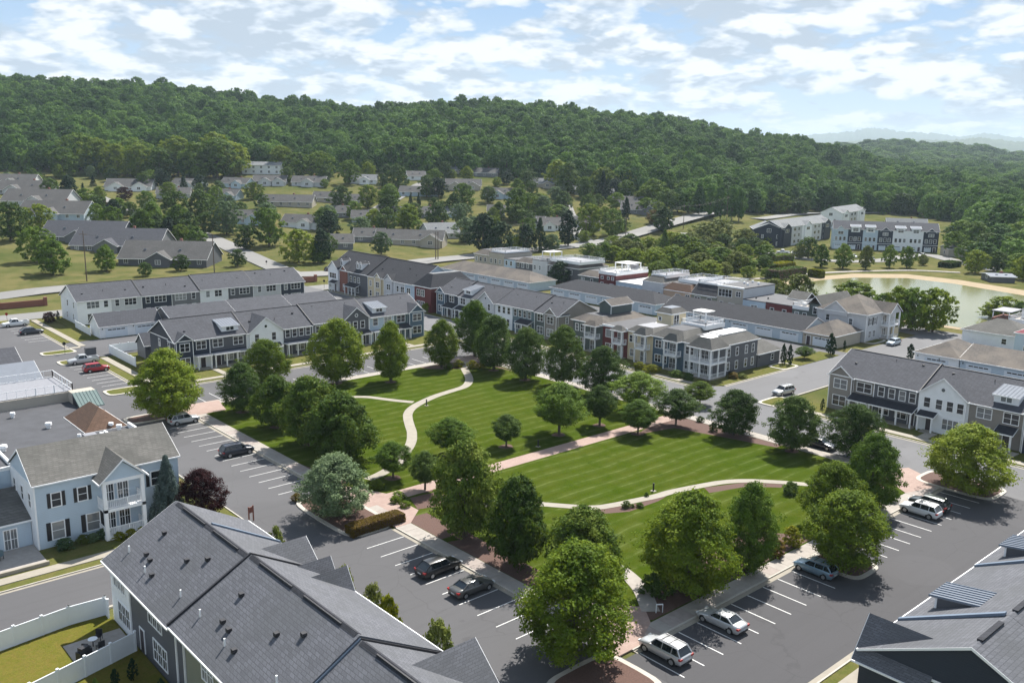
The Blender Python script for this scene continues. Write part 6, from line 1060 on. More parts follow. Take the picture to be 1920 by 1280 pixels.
# --- pale blue house, left
H = Bld('blue_house', 'large pale blue house with black shutters and a two-level gabled white balcony', 22.4, 101.6, 0, 'house')
H.wall('sid_pale', 0, 15.6, 0, 9.6, -.3, 7.4, 10.1, 'u'); H.gable('rf_wgrey', 0, 15.6, 0, 9.6, 7.45, 10.2, 'u', ov=.25, og=.2)
H.box('corner_trim', 'white', -.05, .12, -.06, 0, 0, 7.3); H.box('side_wall', 'sid_white', -.05, 0, 0, 9.6, 0, 7.3)
for uu, zz, w_, h_ in ((1.7, 4.6, .9, 1.5), (4.4, 4.6, .9, 1.5), (1.5, .9, 1.2, 1.9), (5.1, .9, 1.3, 1.9)): H.win(uu, zz, w_, h_, 1, 'f', -.002, shutters='black')
H.win(12.4, 4.5, 1.3, 1.6, 1, 'f', -.002, shutters='black')
p0, p1, pw = 6.3, 10.8, -2.4
H.box('balcony_floor', 'white', p0, p1, pw, -.01, 3.35, 3.7); H.box('porch_floor', 'white', p0, p1, pw, -.01, .1, .5); H.box('porch_beam', 'white', p0, p1, pw, pw + .3, 6.6, 7.0)
H.cols([(p0 + .2, pw + .2), (p1 - .2, pw + .2)], .5, 6.6, .2); H.rail([(p0 + .1, -.1), (p0 + .1, pw + .1), (p1 - .1, pw + .1), (p1 - .1, -.1)], 3.7, 1.0, step=.2); H.rail([(p0 + .1, -.1), (p0 + .1, pw + .1), (p1 - .1, pw + .1), (p1 - .1, -.1)], .5, 1.0, step=.2)
H.wall('sid_pale', p0 + .1, p1 - .1, pw + .05, 0, 7.0, 7.05, 8.9, 'w', 'porch_gable'); H.gable('rf_wgrey', p0, p1, pw, 3.2, 7.05, 9.1, 'w', ov=.4, og=.3, name='porch_roof', ends=(1, 0), t=.2)
for zz in (.5, 3.75): H.win(p0 + .7, zz, 1.1, 2.2, 2, 'f', -.002, 'grid'); H.win(p0 + 2.3, zz, 1.1, 2.2, 2, 'f', -.002, 'grid')
for wv in (1.2, 4.2, 7.4): H.win(wv, 4.5, .9, 1.6, 1, 'l', -.052)
H2 = Bld('garden_room', 'low pale blue wing with dark glazed doors behind the patio', 12, 103.6, 0, 'building'); H2.wall('sid_pale', 0, 10.3, 0, 6, -.2, 3.0); H2.shed('rf_wgrey', -.2, 10.4, -.3, 6.2, 3.0, 4.9, 'roof')
for uu in (5.4, 7.6): H2.win(uu, .15, 1.2, 2.2, 2, 'f', -.002, 'grid')
ob('patio', MB().box(10, 22.3, 97.5, 103.5, 0, .12), 'patio', **S); ob('retaining_wall', MB().box(10, 22.3, 97.2, 97.5, -.1, .45), 'concrete', **S)
# --- flat roofed commercial building behind it
C_ = Bld('flat_roofed_building', 'big dark flat-roofed building behind the blue house with railed upper terrace', -20, 111.3, 0, 'building')
C_.wall('sid_pale', 0, 58.6, 0, 26, -.3, 6.5); C_.box('roof', 'membrane', .3, 58.3, .3, 25.8, 6.4, 6.55)
pr_ = C_.box('parapet', 'white', 42.6, 42.9, 0, 10, 6.5, 6.9); C_.box('parapet', 'white', 0, 42.6, 0, .3, 6.5, 6.9); C_.box('parapet', 'white', 54.5, 58.7, -.05, .3, 6.5, 7.1); C_.box('parapet', 'white', 58.4, 58.7, .3, 8.5, 6.5, 7.1)
C_.box('light_well', 'black', 55.2, 57.8, 1, 6.6, 6.56, 6.6); C_.box('well_wall', 'white', 54.9, 55.2, .3, 7, 6.5, 7.0)
C_.wall('sid_tan', 20, 57.0, 26.1, 36.5, -.3, 7.9, name='upper_block'); C_.box('terrace_floor', 'deck', 20, 57.0, 26.4, 36.2, 7.85, 8.0); C_.rail([(20, 26.3), (56.8, 26.3), (56.8, 36.3), (20, 36.3)], 8.0, 1.1, step=1.2)
C_.hip('rf_brn', 53.2, 58.4, 8.6, 17.6, 6.6, 9.0, .1, name='pyramid_roof')
C_.part('awning', MB().prism([(20.6, 6.6), (20.6, 6.72), (23.9, 8.22), (23.9, 8.1)], 56.0, 59.4, 'u'), 'metal_green')
for i in range(8): a = 56.05 + 3.3 * i / 7; C_.part('seam', MB().prism([(20.6, 6.72), (20.6, 6.78), (23.9, 8.28), (23.9, 8.22)], a - .03, a + .03, 'u'), 'metal_green')
C_.part('awning_side', MB().prism([(20.7, 6.5), (23.85, 8.1), (23.85, 6.5)], 56.05, 56.15, 'u'), 'vent'); C_.wall('sid_tan', 56.05, 59.3, 23.9, 26.1, 6.5, 8.15, name='awning_wall')
for uu, ww, r_, mt_ in ((50.2, 14, .45, 'white'), (57.0, 7.4, .4, 'white'), (54.2, 5.4, .3, 'white'), (56.5, 9, .35, 'white'), (47.8, 22, .35, 'white'), (36.5, 17.5, .45, 'white'), (43.4, 7.5, .5, 'white'), (51.8, 6.4, .25, 'white')):
    C_.part('roof_vent', MB().cyl(uu, ww, 6.55, 7.0, r_ * .6, n=10).cyl(uu, ww, 7.0, 7.3, r_, r_ * .9, n=10), mt_)
C_.box('roof_hatch', 'deck', 52.4, 53.9, 6.2, 7.4, 6.55, 6.95)
C2 = Bld('gabled_annex', 'grey-blue multi-gabled roof at the left frame edge above the railed terrace', 0, 151, 0, 'building'); C2.wall('sid_pale', 0, 36.5, 0, 14, -.3, 5.6, 8.6, 'u'); C2.gable('metal', 0, 36.5, 0, 14, 5.6, 8.6, 'u'); C2.wall('sid_navy', 28, 34, 13, 16, 0, 5.5, 7.6, 'w'); C2.gable('metal', 28, 34, 8, 16, 5.6, 7.8, 'w', name='gable_roof')
C3 = Bld('gabled_annex', 'dark shingled gable roof farther along the left frame edge', 0, 168, 0, 'building'); C3.wall('sid_pale', 0, 37.4, 0, 12, -.3, 5.4, 8.0, 'u'); C3.gable('rf', 0, 37.4, 0, 12, 5.4, 8.0, 'u'); C3.gable('metal_blue', 0, 30, 13, 24, 5.4, 7.8, 'u', name='rear_roof')
# --- houses by the right edge beyond the garages
E1 = Bld('shore_house', 'white low house with dark grey hip roof near the pond at the right edge', 222, 86.5, -math.pi / 2, 'house'); E1.wall('sid_white', 0, 14, 0, 11, -.3, 3.2); E1.hip('rf_wgrey', 0, 14, 0, 11, 3.2, 6.0); E1.win(9, 1, 1, 1.2, 1, 'f', -.002)
E2 = Bld('shore_house', 'pale blue house with maroon metal hip roof at the right edge', 215, 72.4, -math.pi / 2, 'house'); E2.wall('sid_pale', 0, 17, 0, 11, -.3, 5.4); E2.hip('metal_red', 0, 17, 0, 11, 5.4, 7.9, .3)
for uu in (2, 4.6, 10): E2.win(uu, 1.6, 1.2, 1.0, 1, 'f', -.002)
E3 = Bld('shore_house', 'white house with furnished roof terrace behind the maroon roof', 232, 80, -math.pi / 2, 'house'); E3.wall('sid_white', 0, 14, 0, 12, -.3, 5.2); roofdeck(E3, 0, 14, 0, 12, 5.2, 'patio'); E3.wall('sid_white', 1, 6, 5, 11, 5.2, 7.4, name='rooftop_room'); E3.gable('rf_wgrey', 1, 6, 5, 11, 7.4, 9.0, 'w', name='rooftop_roof'); E3.wall('brick', -4.6, -.5, 2, 9, -.3, 5.0, name='brick_wing'); E3.box('canopy', 'deck', -4.8, -.3, 1.8, 9.2, 6.6, 6.8); E3.cols([(-4.5, 2.2), (-.8, 2.2), (-4.5, 8.8)], 5, 6.6, .1)
for uu, wv in ((8, 3), (10, 6), (12, 4), (9, 9)): E3.box('terrace_furniture', 'white', uu, uu + 1, wv, wv + .9, 5.4, 6.1)
E4 = Bld('shore_house', 'white gabled house cut by the right frame edge above the maroon roof', 228, 60, -math.pi / 2, 'house'); E4.wall('sid_white', 0, 12, 0, 11, -.3, 6.6, 9, 'w'); E4.gable('rf_dk', 0, 12, 0, 11, 6.6, 9.0, 'w'); E4.win(2, 4, 1, 1.5, 1, 'f', -.002); E4.win(6, 4, 1, 1.5, 1, 'f', -.002)
# ---------------------------------------------------------------- cottages on the hillside
AV = -YAW
def cottage(px, py, wpx, label, wall_='sid_lgrey', roof='rf_house', rot=0, dep=.5, gab=(.3,), ez=2.7, rise=.62, storeys=1, group='cottages on the hillside', name='cottage', windows=True, ridge='u', cat='cottage'):
    x, y, z, D = GT(px, py); D = depth_of(x, y, z); L = wpx / FPX * D; dp = max(10, L * dep * 1.1); ang = AV + rot; ez = ez * storeys
    b = Bld(name, label, x - L / 2 * math.cos(ang), y - L / 2 * math.sin(ang), ang, cat, group, z)
    zr = ez + dp / 2 * rise
    b.wall(wall_, 0, L, 0, dp, -3, ez, zr - .1, 'u'); b.gable(roof, 0, L, 0, dp, ez, zr, 'u', ov=.5, og=.5, t=.2)
    for g_ in gab:
        gw = min(8.5, L * .36); g0 = L * g_; b.wall(wall_, g0, g0 + gw, -2.2, .1, -3, ez, ez + gw / 2 * .55, 'w', 'gable_wall'); b.gable(roof, g0, g0 + gw, -2.2, dp / 2, ez, ez + gw / 2 * .58, 'w', ov=.4, og=.4, t=.18, name='gable_roof', ends=(1, 0)); b.win(g0 + gw / 2 - .9, .9, 1.8, 1.4, 2, 'f', -2.202)
    if windows:
        for s_ in range(storeys):
            n_ = max(2, int(L / 4.5))
            for i in range(n_):
                u = L * (i + .5) / n_ - .6
                if any(L * g_ - 1.5 < u < L * g_ + min(8.5, L * .36) for g_ in gab): continue
                b.win(u, .9 + 3 * s_, 1.3, 1.4, 2, 'f', -.002)
    b.win(dp * .4, .9, 1.2, 1.3, 1, 'l', -.002); ch = random.random()
    if ch < .5: b.box('chimney', 'brick', L * .6, L * .6 + .9, dp * .55, dp * .55 + .9, ez, zr + .9)
    for i in range(2): b.part('skylight', MB().box(L * (.25 + .4 * i), L * (.25 + .4 * i) + .9, dp * .22, dp * .22 + .25, ez + dp * .22 * rise + .1, ez + dp * .25 * rise + .42), 'metal')
    return b
CT = [(305, 500, 165, 'wide grey cottage with a pale roofed left end and brick entrance gable', 'sid_dkgrey', 'rf_house', 0, .5, (.34,)), (215, 474, 165, 'grey roofed cottage directly behind the wide grey one', 'sid_grey', 'rf', 0, .5, (.3,)), (150, 456, 150, 'dark roofed cottage third up the left slope', 'sid_grey', 'rf', 0, .5, (.35,)), (95, 412, 125, 'pale blue fronted cottage up the left slope', 'sid_pale', 'rf_house', 0, .5, (.35,)),
 (62, 388, 120, 'cottage with brick gable above the pale blue one', 'sid_lgrey', 'rf_house', 0, .5, (.4,)), (40, 366, 95, 'cottage with pale dormers near the left frame edge', 'sid_lgrey', 'rf_house', 0, .5, (.2,)), (15, 352, 90, 'topmost cottage of the left group cut by the frame', 'sid_lgrey', 'rf_house', .1, .5, (.4,)),
 (240, 358, 84, 'white cottage alone in a dry lawn at the bend of the upper street', 'sid_white', 'rf_house', .1, .45, (.1, .6)), (345, 354, 58, 'white gabled cottage right of the two evergreens', 'sid_white', 'rf_house', -.3, .5, (.5,)), (437, 352, 56, 'pale blue gabled cottage left of the red brick villa', 'sid_pale', 'rf_house', -.3, .5, (.5,)), (505, 348, 60, 'cottage with two small gables below the white apartment row', 'sid_lgrey', 'rf_house', .1, .5, (.2, .6)), (578, 350, 62, 'cottage with dormers left of the centre trees', 'sid_lgrey', 'rf_house', 0, .5, (.3,)),
 (325, 372, 60, 'dark cottage half hidden under the first conifers', 'sid_lgrey', 'rf_house', .2, .5, (.1,)), (415, 375, 58, 'small pale ended cottage behind the tall dark trees', 'sid_pale', 'rf_house', -.2, .5, (.6,)), (535, 388, 100, 'long roofed cottage with rear deck in mid slope', 'sid_tan', 'rf_house', 0, .35, ()), (610, 380, 50, 'tan cottage with rear deck in mid slope', 'sid_tan', 'rf_house', -.1, .5, ()),
 (445, 420, 82, 'pale cottage hidden behind the grey-green tree', 'sid_pale', 'rf_house', 0, .5, (.7,)), (560, 428, 70, 'white gabled cottage right of the large ball shaped tree', 'sid_white', 'rf_house', -.2, .55, (.5,)), (633, 408, 46, 'small grey cottage in the middle slope', 'sid_grey', 'rf_house', 0, .5, ()), (633, 468, 58, 'grey cottage with dark side wall behind the parking cars', 'sid_grey', 'rf_house', .2, .6, ()),
 (765, 461, 130, 'long cottage row with rear decks behind the main road', 'sid_tan', 'rf_house', -.12, .35, (.7,)), (835, 448, 62, 'light roofed gabled cottage right of the long one', 'sid_lgrey', 'rf_lt', .5, .8, ()), (785, 368, 72, 'two-storey pale cottage with rear decks', 'sid_pale', 'rf_house', 0, .35, ()), (790, 314, 46, 'highest cottage on the slope at the wood edge', 'sid_lgrey', 'rf_house', 0, .4, ()), (782, 338, 34, 'white cottage end right below the wood', 'sid_white', 'rf_house', .3, .6, ()), (848, 326, 32, 'light roofed cottage with pale garage court', 'sid_tan', 'rf_lt', 0, .6, ()),
 (908, 332, 48, 'grey cottage beside the pointed green tree', 'sid_grey', 'rf_house', -.1, .4, ()), (868, 356, 66, 'cottage with two brown gables', 'sid_tan', 'rf_house', 0, .5, (.1, .6)), (935, 372, 60, 'gabled cottage behind the middle of the slope', 'sid_pale', 'rf_house', -.2, .5, (.3,)), (930, 406, 32, 'small cottage wall beside the dark oval tree', 'sid_lgrey', 'rf_house', 0, .6, ()), (842, 408, 30, 'pale gabled cottage among light green trees', 'sid_pale', 'rf_lt', .4, .8, ()), (805, 410, 28, 'grey roofed cottage left among light green trees', 'sid_grey', 'rf_house', .2, .8, ()),
 (1018, 352, 44, 'cottage with white garage before the wood', 'sid_tan', 'rf_lt', 0, .5, (.5,)), (1090, 366, 24, 'small cottage between large dark trees', 'sid_lgrey', 'rf_lt', .2, .8, ()), (1042, 432, 62, 'pale walled cottage behind the pointed evergreen', 'sid_white', 'rf_house', .2, .6, (.1,)), (1000, 428, 34, 'small white gable beside the evergreens', 'sid_white', 'rf_house', -.3, .8, ()), (1092, 428, 60, 'grey cottage with skylights behind the main road', 'sid_lgrey', 'rf_house', -.1, .5, (.7,)),
 (1160, 372, 36, 'white ended cottage at the upper right of the slope', 'sid_white', 'rf_lt', -.3, .6, ()), (1200, 402, 72, 'large grey many-hipped cottage beside the dark column tree', 'sid_grey', 'rf_house', -.2, .6, (.55,)), (1180, 388, 60, 'upper wing of the grey cottages beside the wood', 'sid_grey', 'rf_house', -.2, .5, ())]
for t in CT: cottage(*t[:3], t[3], t[4], t[5], t[6], t[7], t[8])
cottage(690, 455, 56, 'grey cottage behind the roofs at the middle of the main road', 'sid_grey', 'rf_house', 0, .5, ()); cottage(690, 418, 60, 'cottage in the middle of the slope above the main road', 'sid_lgrey', 'rf_house', .1, .5, (.3,)); cottage(680, 345, 50, 'white cottage with light roof high on the middle slope', 'sid_white', 'rf_lt', 0, .5, (.4,)); cottage(655, 385, 50, 'tan cottage left of centre on the slope', 'sid_tan', 'rf_house', -.1, .5, ()); cottage(740, 410, 44, 'pale cottage under the trees right of centre', 'sid_pale', 'rf_house', .2, .6, ())
cottage(490, 327, 72, 'white apartment row on the slope under the brick villa', 'sid_white', 'rf_lt', 0, .35, (), ez=3, storeys=2, name='apartment_row', cat='building', rise=.4); cottage(497, 300, 52, 'red brick villa with pale roof at the wood edge', 'brick', 'rf_lt', 0, .45, (), ez=3, storeys=2, name='brick_villa', cat='house', rise=.4); cottage(458, 297, 18, 'small brick house left of the brick villa', 'brick', 'rf_house', .2, .8, (), name='brick_house', cat='house'); cottage(66, 288, 50, 'grey roofed house with brick chimney at the left wood edge', 'sid_lgrey', 'rf_house', .1, .45, (), name='wood_edge_house', cat='house'); cottage(620, 300, 20, 'tall narrow house under the wood', 'sid_tan', 'rf_house', 0, .7, (), storeys=2, name='wood_edge_house', cat='house'); cottage(572, 316, 26, 'narrow grey house among trees under the wood', 'sid_lgrey', 'rf_house', 0, .7, (), storeys=2, name='wood_edge_house', cat='house')
# far townhouse terraces on the right
x, y, z, D = GT(1560, 466); x1, y1, z1, D1 = GT(1757, 474)
ang = math.atan2(y1 - y, x1 - x); L = math.hypot(x1 - x, y1 - y)
b = Bld('townhouse_terrace', 'white and navy three-storey townhouse terrace with small gables beyond the pond', x, y, ang, 'townhouse row', None, min(z, z1))
cols_ = ['sid_pale', 'sid_navy', 'sid_pale', 'sid_navy', 'sid_white', 'sid_white', 'sid_navy']; uw = L / 7; Hh = 9.6
b.gable('rf', 0, L, 0, 12, Hh, Hh + 3.4, 'u', ov=.3)
for i, c in enumerate(cols_):
    u = i * uw; b.wall(c, u, u + uw, 0, 12, -1.5, Hh - .02, Hh + 3.3, 'u'); b.box('lower_trim', 'white', u, u + uw, -.06, 0, 3.0, 3.2)
    for j in range(3): b.win(u + uw * (.14 + .28 * j), 4.1, uw * .16, 1.7, 1, 'f', -.002)
    b.win(u + uw * .12, .05, uw * .45, 2.2, 3, 'f', -.002, 'garage'); b.win(u + uw * .7, .1, 1, 2.1, 1, 'f', -.002, 'door')
    if i in (0, 3, 6): b.wall(c, u + uw * .2, u + uw * .8, -.3, .02, 6.6, Hh - .4, Hh + 1.2, 'w', 'gable_wall'); b.gable('rf', u + uw * .2, u + uw * .8, -.3, 4, Hh - .4, Hh + 1.3, 'w', ov=.3, name='gable_roof', ends=(1, 0)); b.win(u + uw * .33, 7.1, uw * .34, 1.3, 2, 'f', -.302)
    else: b.wall('sid_white', u + uw * .2, u + uw * .8, -.1, 2, Hh - 1.4, Hh + 1.0, name='dormer'); b.shed('metal', u + uw * .15, u + uw * .85, -.4, 4, Hh + 1.0, Hh + 2.1, 'dormer_roof'); b.win(u + uw * .33, Hh - .9, uw * .34, 1.3, 2, 'f', -.102)
def flank(px0, py0, px1, py1, label, units, side, H=9.4, D_=12):
    x, y, z, D = GT(px0, py0); x1, y1, z1, _ = GT(px1, py1); a = math.atan2(y1 - y, x1 - x); L = math.hypot(x1 - x, y1 - y)
    b = Bld('townhouse_terrace', label, x, y, a, 'townhouse row', None, min(z, z1)); u = L / len(units); b.gable('rf_lt', 0, L, 0, D_, H, H + 3, 'u', ov=.3)
    for i, c in enumerate(units):
        b.wall(c, i * u, (i + 1) * u, 0, D_, -1.5, H - .02, H + 2.9, 'u')
        for zz in (1, 4, 7):
            for j in range(2): b.win(i * u + u * (.2 + .4 * j), zz, u * .2, 1.5, 1, 'f', -.002)
        if i % 2 == 0: b.wall(c, i * u + u * .2, i * u + u * .8, -.5, .02, -1, H - .2, H + 1.6, 'w', 'gable_wall'); b.gable('rf_lt', i * u + u * .2, i * u + u * .8, -.5, 4, H - .2, H + 1.7, 'w', ov=.3, name='gable_roof', ends=(1, 0)); b.win(i * u + u * .35, 6.8, u * .3, 1.4, 2, 'f', -.502)
    for zz in (1.2, 4.2): b.win(3, zz, 1, 1.5, 1, 'l', -.002); b.win(8, zz, 1, 1.5, 1, 'l', -.002)
    b.win(5, 7.6, 2, 1.6, 2, 'l', -.002); return b
flank(1462, 464, 1556, 446, 'navy ended townhouse terrace running away beyond the thicket', ['sid_navy', 'sid_lgrey', 'sid_white', 'sid_lgrey', 'sid_navy'], 1)
flank(1420, 461, 1461, 464, 'navy end block of the far townhouses', ['sid_navy'], 1, 8.6) if False else None
flank(1575, 430, 1620, 420, 'grey townhouse terrace behind the white one', ['sid_white', 'sid_lgrey', 'sid_white'], 1); 
x, y, z, D = GT(1439, 463); L = 54 / FPX * depth_of(x, y, z); b = Bld('navy_townhouse', 'dark navy end townhouse standing before the far terraces', x - L / 2 * math.cos(AV - .15), y - L / 2 * math.sin(AV - .15), AV - .15, 'townhouse', None, z)
b.wall('sid_navy', 0, L, 0, 16, -1.5, 8.4, 11.2, 'w'); b.gable('rf_lt', 0, L, 0, 16, 8.4, 11.3, 'w'); b.win(L * .45, 7, 1.8, 1.6, 2, 'f', -.002)
for uu in (.05, .27, .78): b.win(L * uu, 4.2, .9, 1.5, 1, 'f', -.002)
b.win(L * .78, .8, 1, 1.6, 1, 'f', -.002)
cottage(1700, 432, 70, 'long low hip roofed building behind the white terrace', 'sid_lgrey', 'rf_lt', -.3, .5, (), name='long_building', cat='building')
cottage(1795, 482, 34, 'small tan utility building beside the far street', 'sid_tan', 'rf_wgrey', -.1, .5, (), name='utility_building', cat='building', windows=False, ez=3.4, rise=.25)
cottage(1880, 530, 42, 'low dark shed on the pond bank', 'sid_dkgrey', 'metal', -.15, .3, (), name='boat_shed', cat='shed', windows=False, ez=2, rise=.1)
# brick wall along the main road
bw = Bld('brick_wall', 'long dark brown brick boundary wall with piers along the main road', 30, 266.5, 0, 'wall'); bw.box('wall', 'brick', 0, 36, 0, .4, 0, 1.7); bw.box('wall', 'brick', 100, 118, -2, -1.6, 0, 1.7)
for uu in (0, 15, 24.5, 36, 100, 108, 118): bw.box('pier', 'brick', uu, uu + .8, -.2 if uu < 50 else -2.2, .6 if uu < 50 else -1.4, 0, 2.3)
# ---------------------------------------------------------------- cars
def paintmat(name, col, metal=.3, rough=.28):
    m, nt, p = newmat(name); p.inputs['Base Color'].default_value = (*col, 1); p.inputs['Metallic'].default_value = metal; p.inputs['Roughness'].default_value = rough; p.inputs['Coat Weight'].default_value = .6; p.inputs['Coat Roughness'].default_value = .05; return m
for n_, c_ in dict(silver=(.50, .51, .52), white=(.75, .76, .76), black=(.012, .012, .014), navy=(.014, .018, .032), grey=(.10, .10, .098), blue=(.20, .30, .38), red=(.34, .012, .02), dkgreen=(.02, .03, .03), ltblue=(.45, .52, .58)).items(): MT['car_' + n_] = paintmat('car_paint_' + n_, c_, .0 if n_ in ('white', 'black', 'red', 'navy') else .35)
MT['tyre'] = simple('tyre_rubber', (.018, .018, .018), .85, .1); MT['rim'] = simple('wheel_rim', (.42, .42, .43), .35, .05, metal=.6)
m, nt, p = newmat('car_glass'); p.inputs['Base Color'].default_value = (.012, .018, .024, 1); p.inputs['Roughness'].default_value = .05; p.inputs['Specular IOR Level'].default_value = .7; MT['cglass'] = m
MT['tail'] = simple('tail_light_red', (.35, .01, .01), .3, .05); MT['head'] = simple('head_light', (.65, .67, .68), .15, .05); MT['plate'] = simple('number_plate', (.6, .62, .64), .5, .05)
def loft(st, ring):
    """st: list of stations (y, halfwidth low, halfwidth belt, z bottom, z belt, crown)"""
    V = []; F = []; n = ring
    for (y, hl, hb, zb, zt, cr) in st:
        pts = [(0, zb), (hl * .85, zb), (hl, zb + .12), (hb * 1.0, zb + (zt - zb) * .45), (hb * .99, zb + (zt - zb) * .8), (hb * .93, zt), (hb * .6, zt + cr * .7), (0, zt + cr)]
        P = pts + [(-a, b) for a, b in reversed(pts[1:-1])]; V += [(a, y, b) for a, b in P]; m_ = len(P)
    k = len(st)
    for i in range(k - 1):
        for j in range(m_): F.append((i * m_ + j, i * m_ + (j + 1) % m_, (i + 1) * m_ + (j + 1) % m_, (i + 1) * m_ + j))
    F.append(tuple(range(m_))[::-1]); F.append(tuple(range((k - 1) * m_, k * m_))); mb = MB(); mb.add(V, [f[::-1] for f in F]); return mb
TYPES = {  # L, width, belt z, roof z, cabin: windshield base y, roof front y, roof rear y, rear glass base y (fractions of L from front)
 'suv': (4.75, 1.9, 1.05, 1.72, .27, .40, .88, .97), 'sedan': (4.75, 1.84, .93, 1.42, .29, .43, .70, .86), 'wagon': (5.0, 1.92, .98, 1.60, .29, .42, .80, .95), 'hatch': (4.5, 1.8, .98, 1.56, .26, .40, .86, .97), 'pickup': (5.8, 2.0, 1.12, 1.85, .26, .37, .56, .62)}
CM = {}
def car(kind, paint, x, y, heading, label, name='parked_car', group='cars parked around the park', z=.016, bars=False, sunroof=False):
    L, Wd, zb, zr_, a, bq, c, d = TYPES[kind]; hw = Wd / 2; key = (kind,)
    e = empty(name, x, y, z, heading, label, {'pickup': 'pickup truck'}.get(kind, 'car'), group)
    Y = lambda f: L / 2 - f * L   # local +y is the nose
    k2 = (kind, paint)
    if k2 not in CM:
        gc = .24 if kind in ('suv', 'pickup') else .19
        hood = zb - (.10 if kind in ('suv', 'pickup', 'hatch') else .13)
        st = [(Y(0), hw * .62, hw * .66, gc + .12, hood - .28, .02), (Y(.015), hw * .80, hw * .84, gc, hood - .13, .03), (Y(.06), hw * .93, hw * .95, gc, hood - .05, .05), (Y(.15), hw * .96, hw, gc, hood, .06), (Y(a), hw * .97, hw, gc, zb, .05), (Y(.5), hw * .97, hw, gc, zb + .02, .02), (Y(.75), hw * .97, hw, gc, zb + .03, .02)]
        if kind == 'sedan': st += [(Y(d), hw * .96, hw * .98, gc, zb + .03, .04), (Y(.95), hw * .93, hw * .93, gc, zb - .0, .04), (Y(.99), hw * .84, hw * .86, gc + .06, zb - .06, .02), (Y(1), hw * .76, hw * .78, gc + .12, zb - .12, .01)]
        elif kind == 'pickup': st += [(Y(.96), hw * .97, hw, gc, zb + .03, 0), (Y(1), hw * .94, hw * .96, gc + .12, zb + .02, 0)]
        else: st += [(Y(.92), hw * .95, hw * .98, gc, zb + .02, .02), (Y(.985), hw * .9, hw * .92, gc + .05, zb - .02, .0), (Y(1), hw * .82, hw * .85, gc + .14, zb - .12, .0)]
        body = loft(st, 0).mesh('body', 'car_' + paint)
        # greenhouse: glass shell + painted roof and pillars
        bw_, rw = hw * .90, hw * .70
        g_ = MB(); P = []
        for (yy, zz, w1) in ((Y(a), zb, bw_ * .96), (Y(bq), zr_ - .05, rw), (Y(c), zr_ - .06, rw * .98), (Y(d), zb + .02, bw_ * .95)): P += [(-w1, yy, zz), (w1, yy, zz)]
        ym1, ym2 = Y(bq), Y(c)
        P += [(-bw_, ym1, zb), (bw_, ym1, zb), (-bw_, ym2, zb + .02), (bw_, ym2, zb + .02)]
        g_.add(P, [(0, 1, 3, 2), (2, 3, 5, 4), (4, 5, 7, 6), (0, 2, 8), (1, 9, 3), (8, 2, 4, 10), (9, 11, 5, 3), (10, 4, 6), (11, 7, 5)]); glass = g_.mesh('windows', 'cglass')
        r_ = MB(); yr0, yr1 = Y(bq) + .08, Y(c) - .1; n_ = 6; V = []
        for i in range(n_):
            t = i / (n_ - 1); yy = yr0 + (yr1 - yr0) * t; zz = zr_ - .03 + .05 * math.sin(math.pi * min(1, max(0, t))) ; 
            for (xx, dz) in ((-rw - .04, -.08), (-rw * .8, -.005), (0, .025), (rw * .8, -.005), (rw + .04, -.08)): V.append((xx, yy, zz + dz))
        r_.add(V, [(i * 5 + j + 1, i * 5 + j, (i + 1) * 5 + j, (i + 1) * 5 + j + 1) for i in range(n_ - 1) for j in range(4)] + [(i * 5 + j, i * 5 + j + 1, (i + 1) * 5 + j + 1, (i + 1) * 5 + j) for i in range(0)]); 
        f_ = .045; pills = []
        for sx in (-1, 1):
            pil = MB()
            pil.tube((sx * bw_ * .97, Y(a), zb), (sx * (rw + .01), Y(bq), zr_ - .05), f_, n=5); pil.tube((sx * bw_ * .96, Y(d), zb + .02), (sx * (rw + .01), Y(c), zr_ - .06), f_ * 1.6, n=5)
            for fr in ((.5,) if kind == 'pickup' else (.55, .77) if kind != 'sedan' else (.56,)):
                yb = Y(fr); pil.tube((sx * (bw_ + .005), yb, zb), (sx * (rw + .02), yb - .03, zr_ - .06), f_ * .9, n=4)
            pil.tube((sx * (rw + .02), Y(bq), zr_ - .05), (sx * (rw + .02), Y(c), zr_ - .06), f_, n=5)
            pills.append(pil.mesh('pillars', 'car_' + paint))
        roof = r_.mesh('roof', 'car_' + paint); pill = pills
        wh = MB(); R = .36 if kind in ('suv', 'pickup') else .325; n_ = 18
        V = []; 
        for xx, rr_ in ((-.11, R * .93), (-.09, R), (.09, R), (.11, R * .93)):
            for i in range(n_): V.append((xx, rr_ * math.cos(6.2832 * i / n_), rr_ * math.sin(6.2832 * i / n_)))
        wh.add(V, [(i, (i + 1) % n_, (i + 1) % n_ + n_ , i + n_) for i in range(n_)][:0] + [(q * n_ + i, q * n_ + (i + 1) % n_, (q + 1) * n_ + (i + 1) % n_, (q + 1) * n_ + i) for q in range(3) for i in range(n_)] + [tuple(range(n_)), tuple(range(4 * n_ - 1, 3 * n_ - 1, -1))]); tyre = wh.mesh('tyre', 'tyre')
        ri = MB(); V = [(.118, 0, 0)]
        for i in range(10):
            for rr_ in (R * .64, R * .30): V.append((.118 if rr_ > R * .5 else .10, rr_ * math.cos(.6283 * i), rr_ * math.sin(.6283 * i)))
        ri.add([(-.118 if False else v[0], v[1], v[2]) for v in V], [(0, 1 + 2 * i, 1 + 2 * ((i + 1) % 10)) for i in range(10)]); rim = ri.mesh('rim', 'rim')
        ar = MB(); V = [(0, 0, 0)] + [(0, (R + .09) * math.cos(math.pi * i / 10), (R + .09) * math.sin(math.pi * i / 10) - .02) for i in range(11)]; V[1] = (0, R + .09, -.2); V[11] = (0, -(R + .09), -.2)
        ar.add(V, [(0, i, i + 1) for i in range(1, 11)] + [(0, i + 1, i) for i in range(1, 11)]); arch = ar.mesh('wheel_arch', 'black')
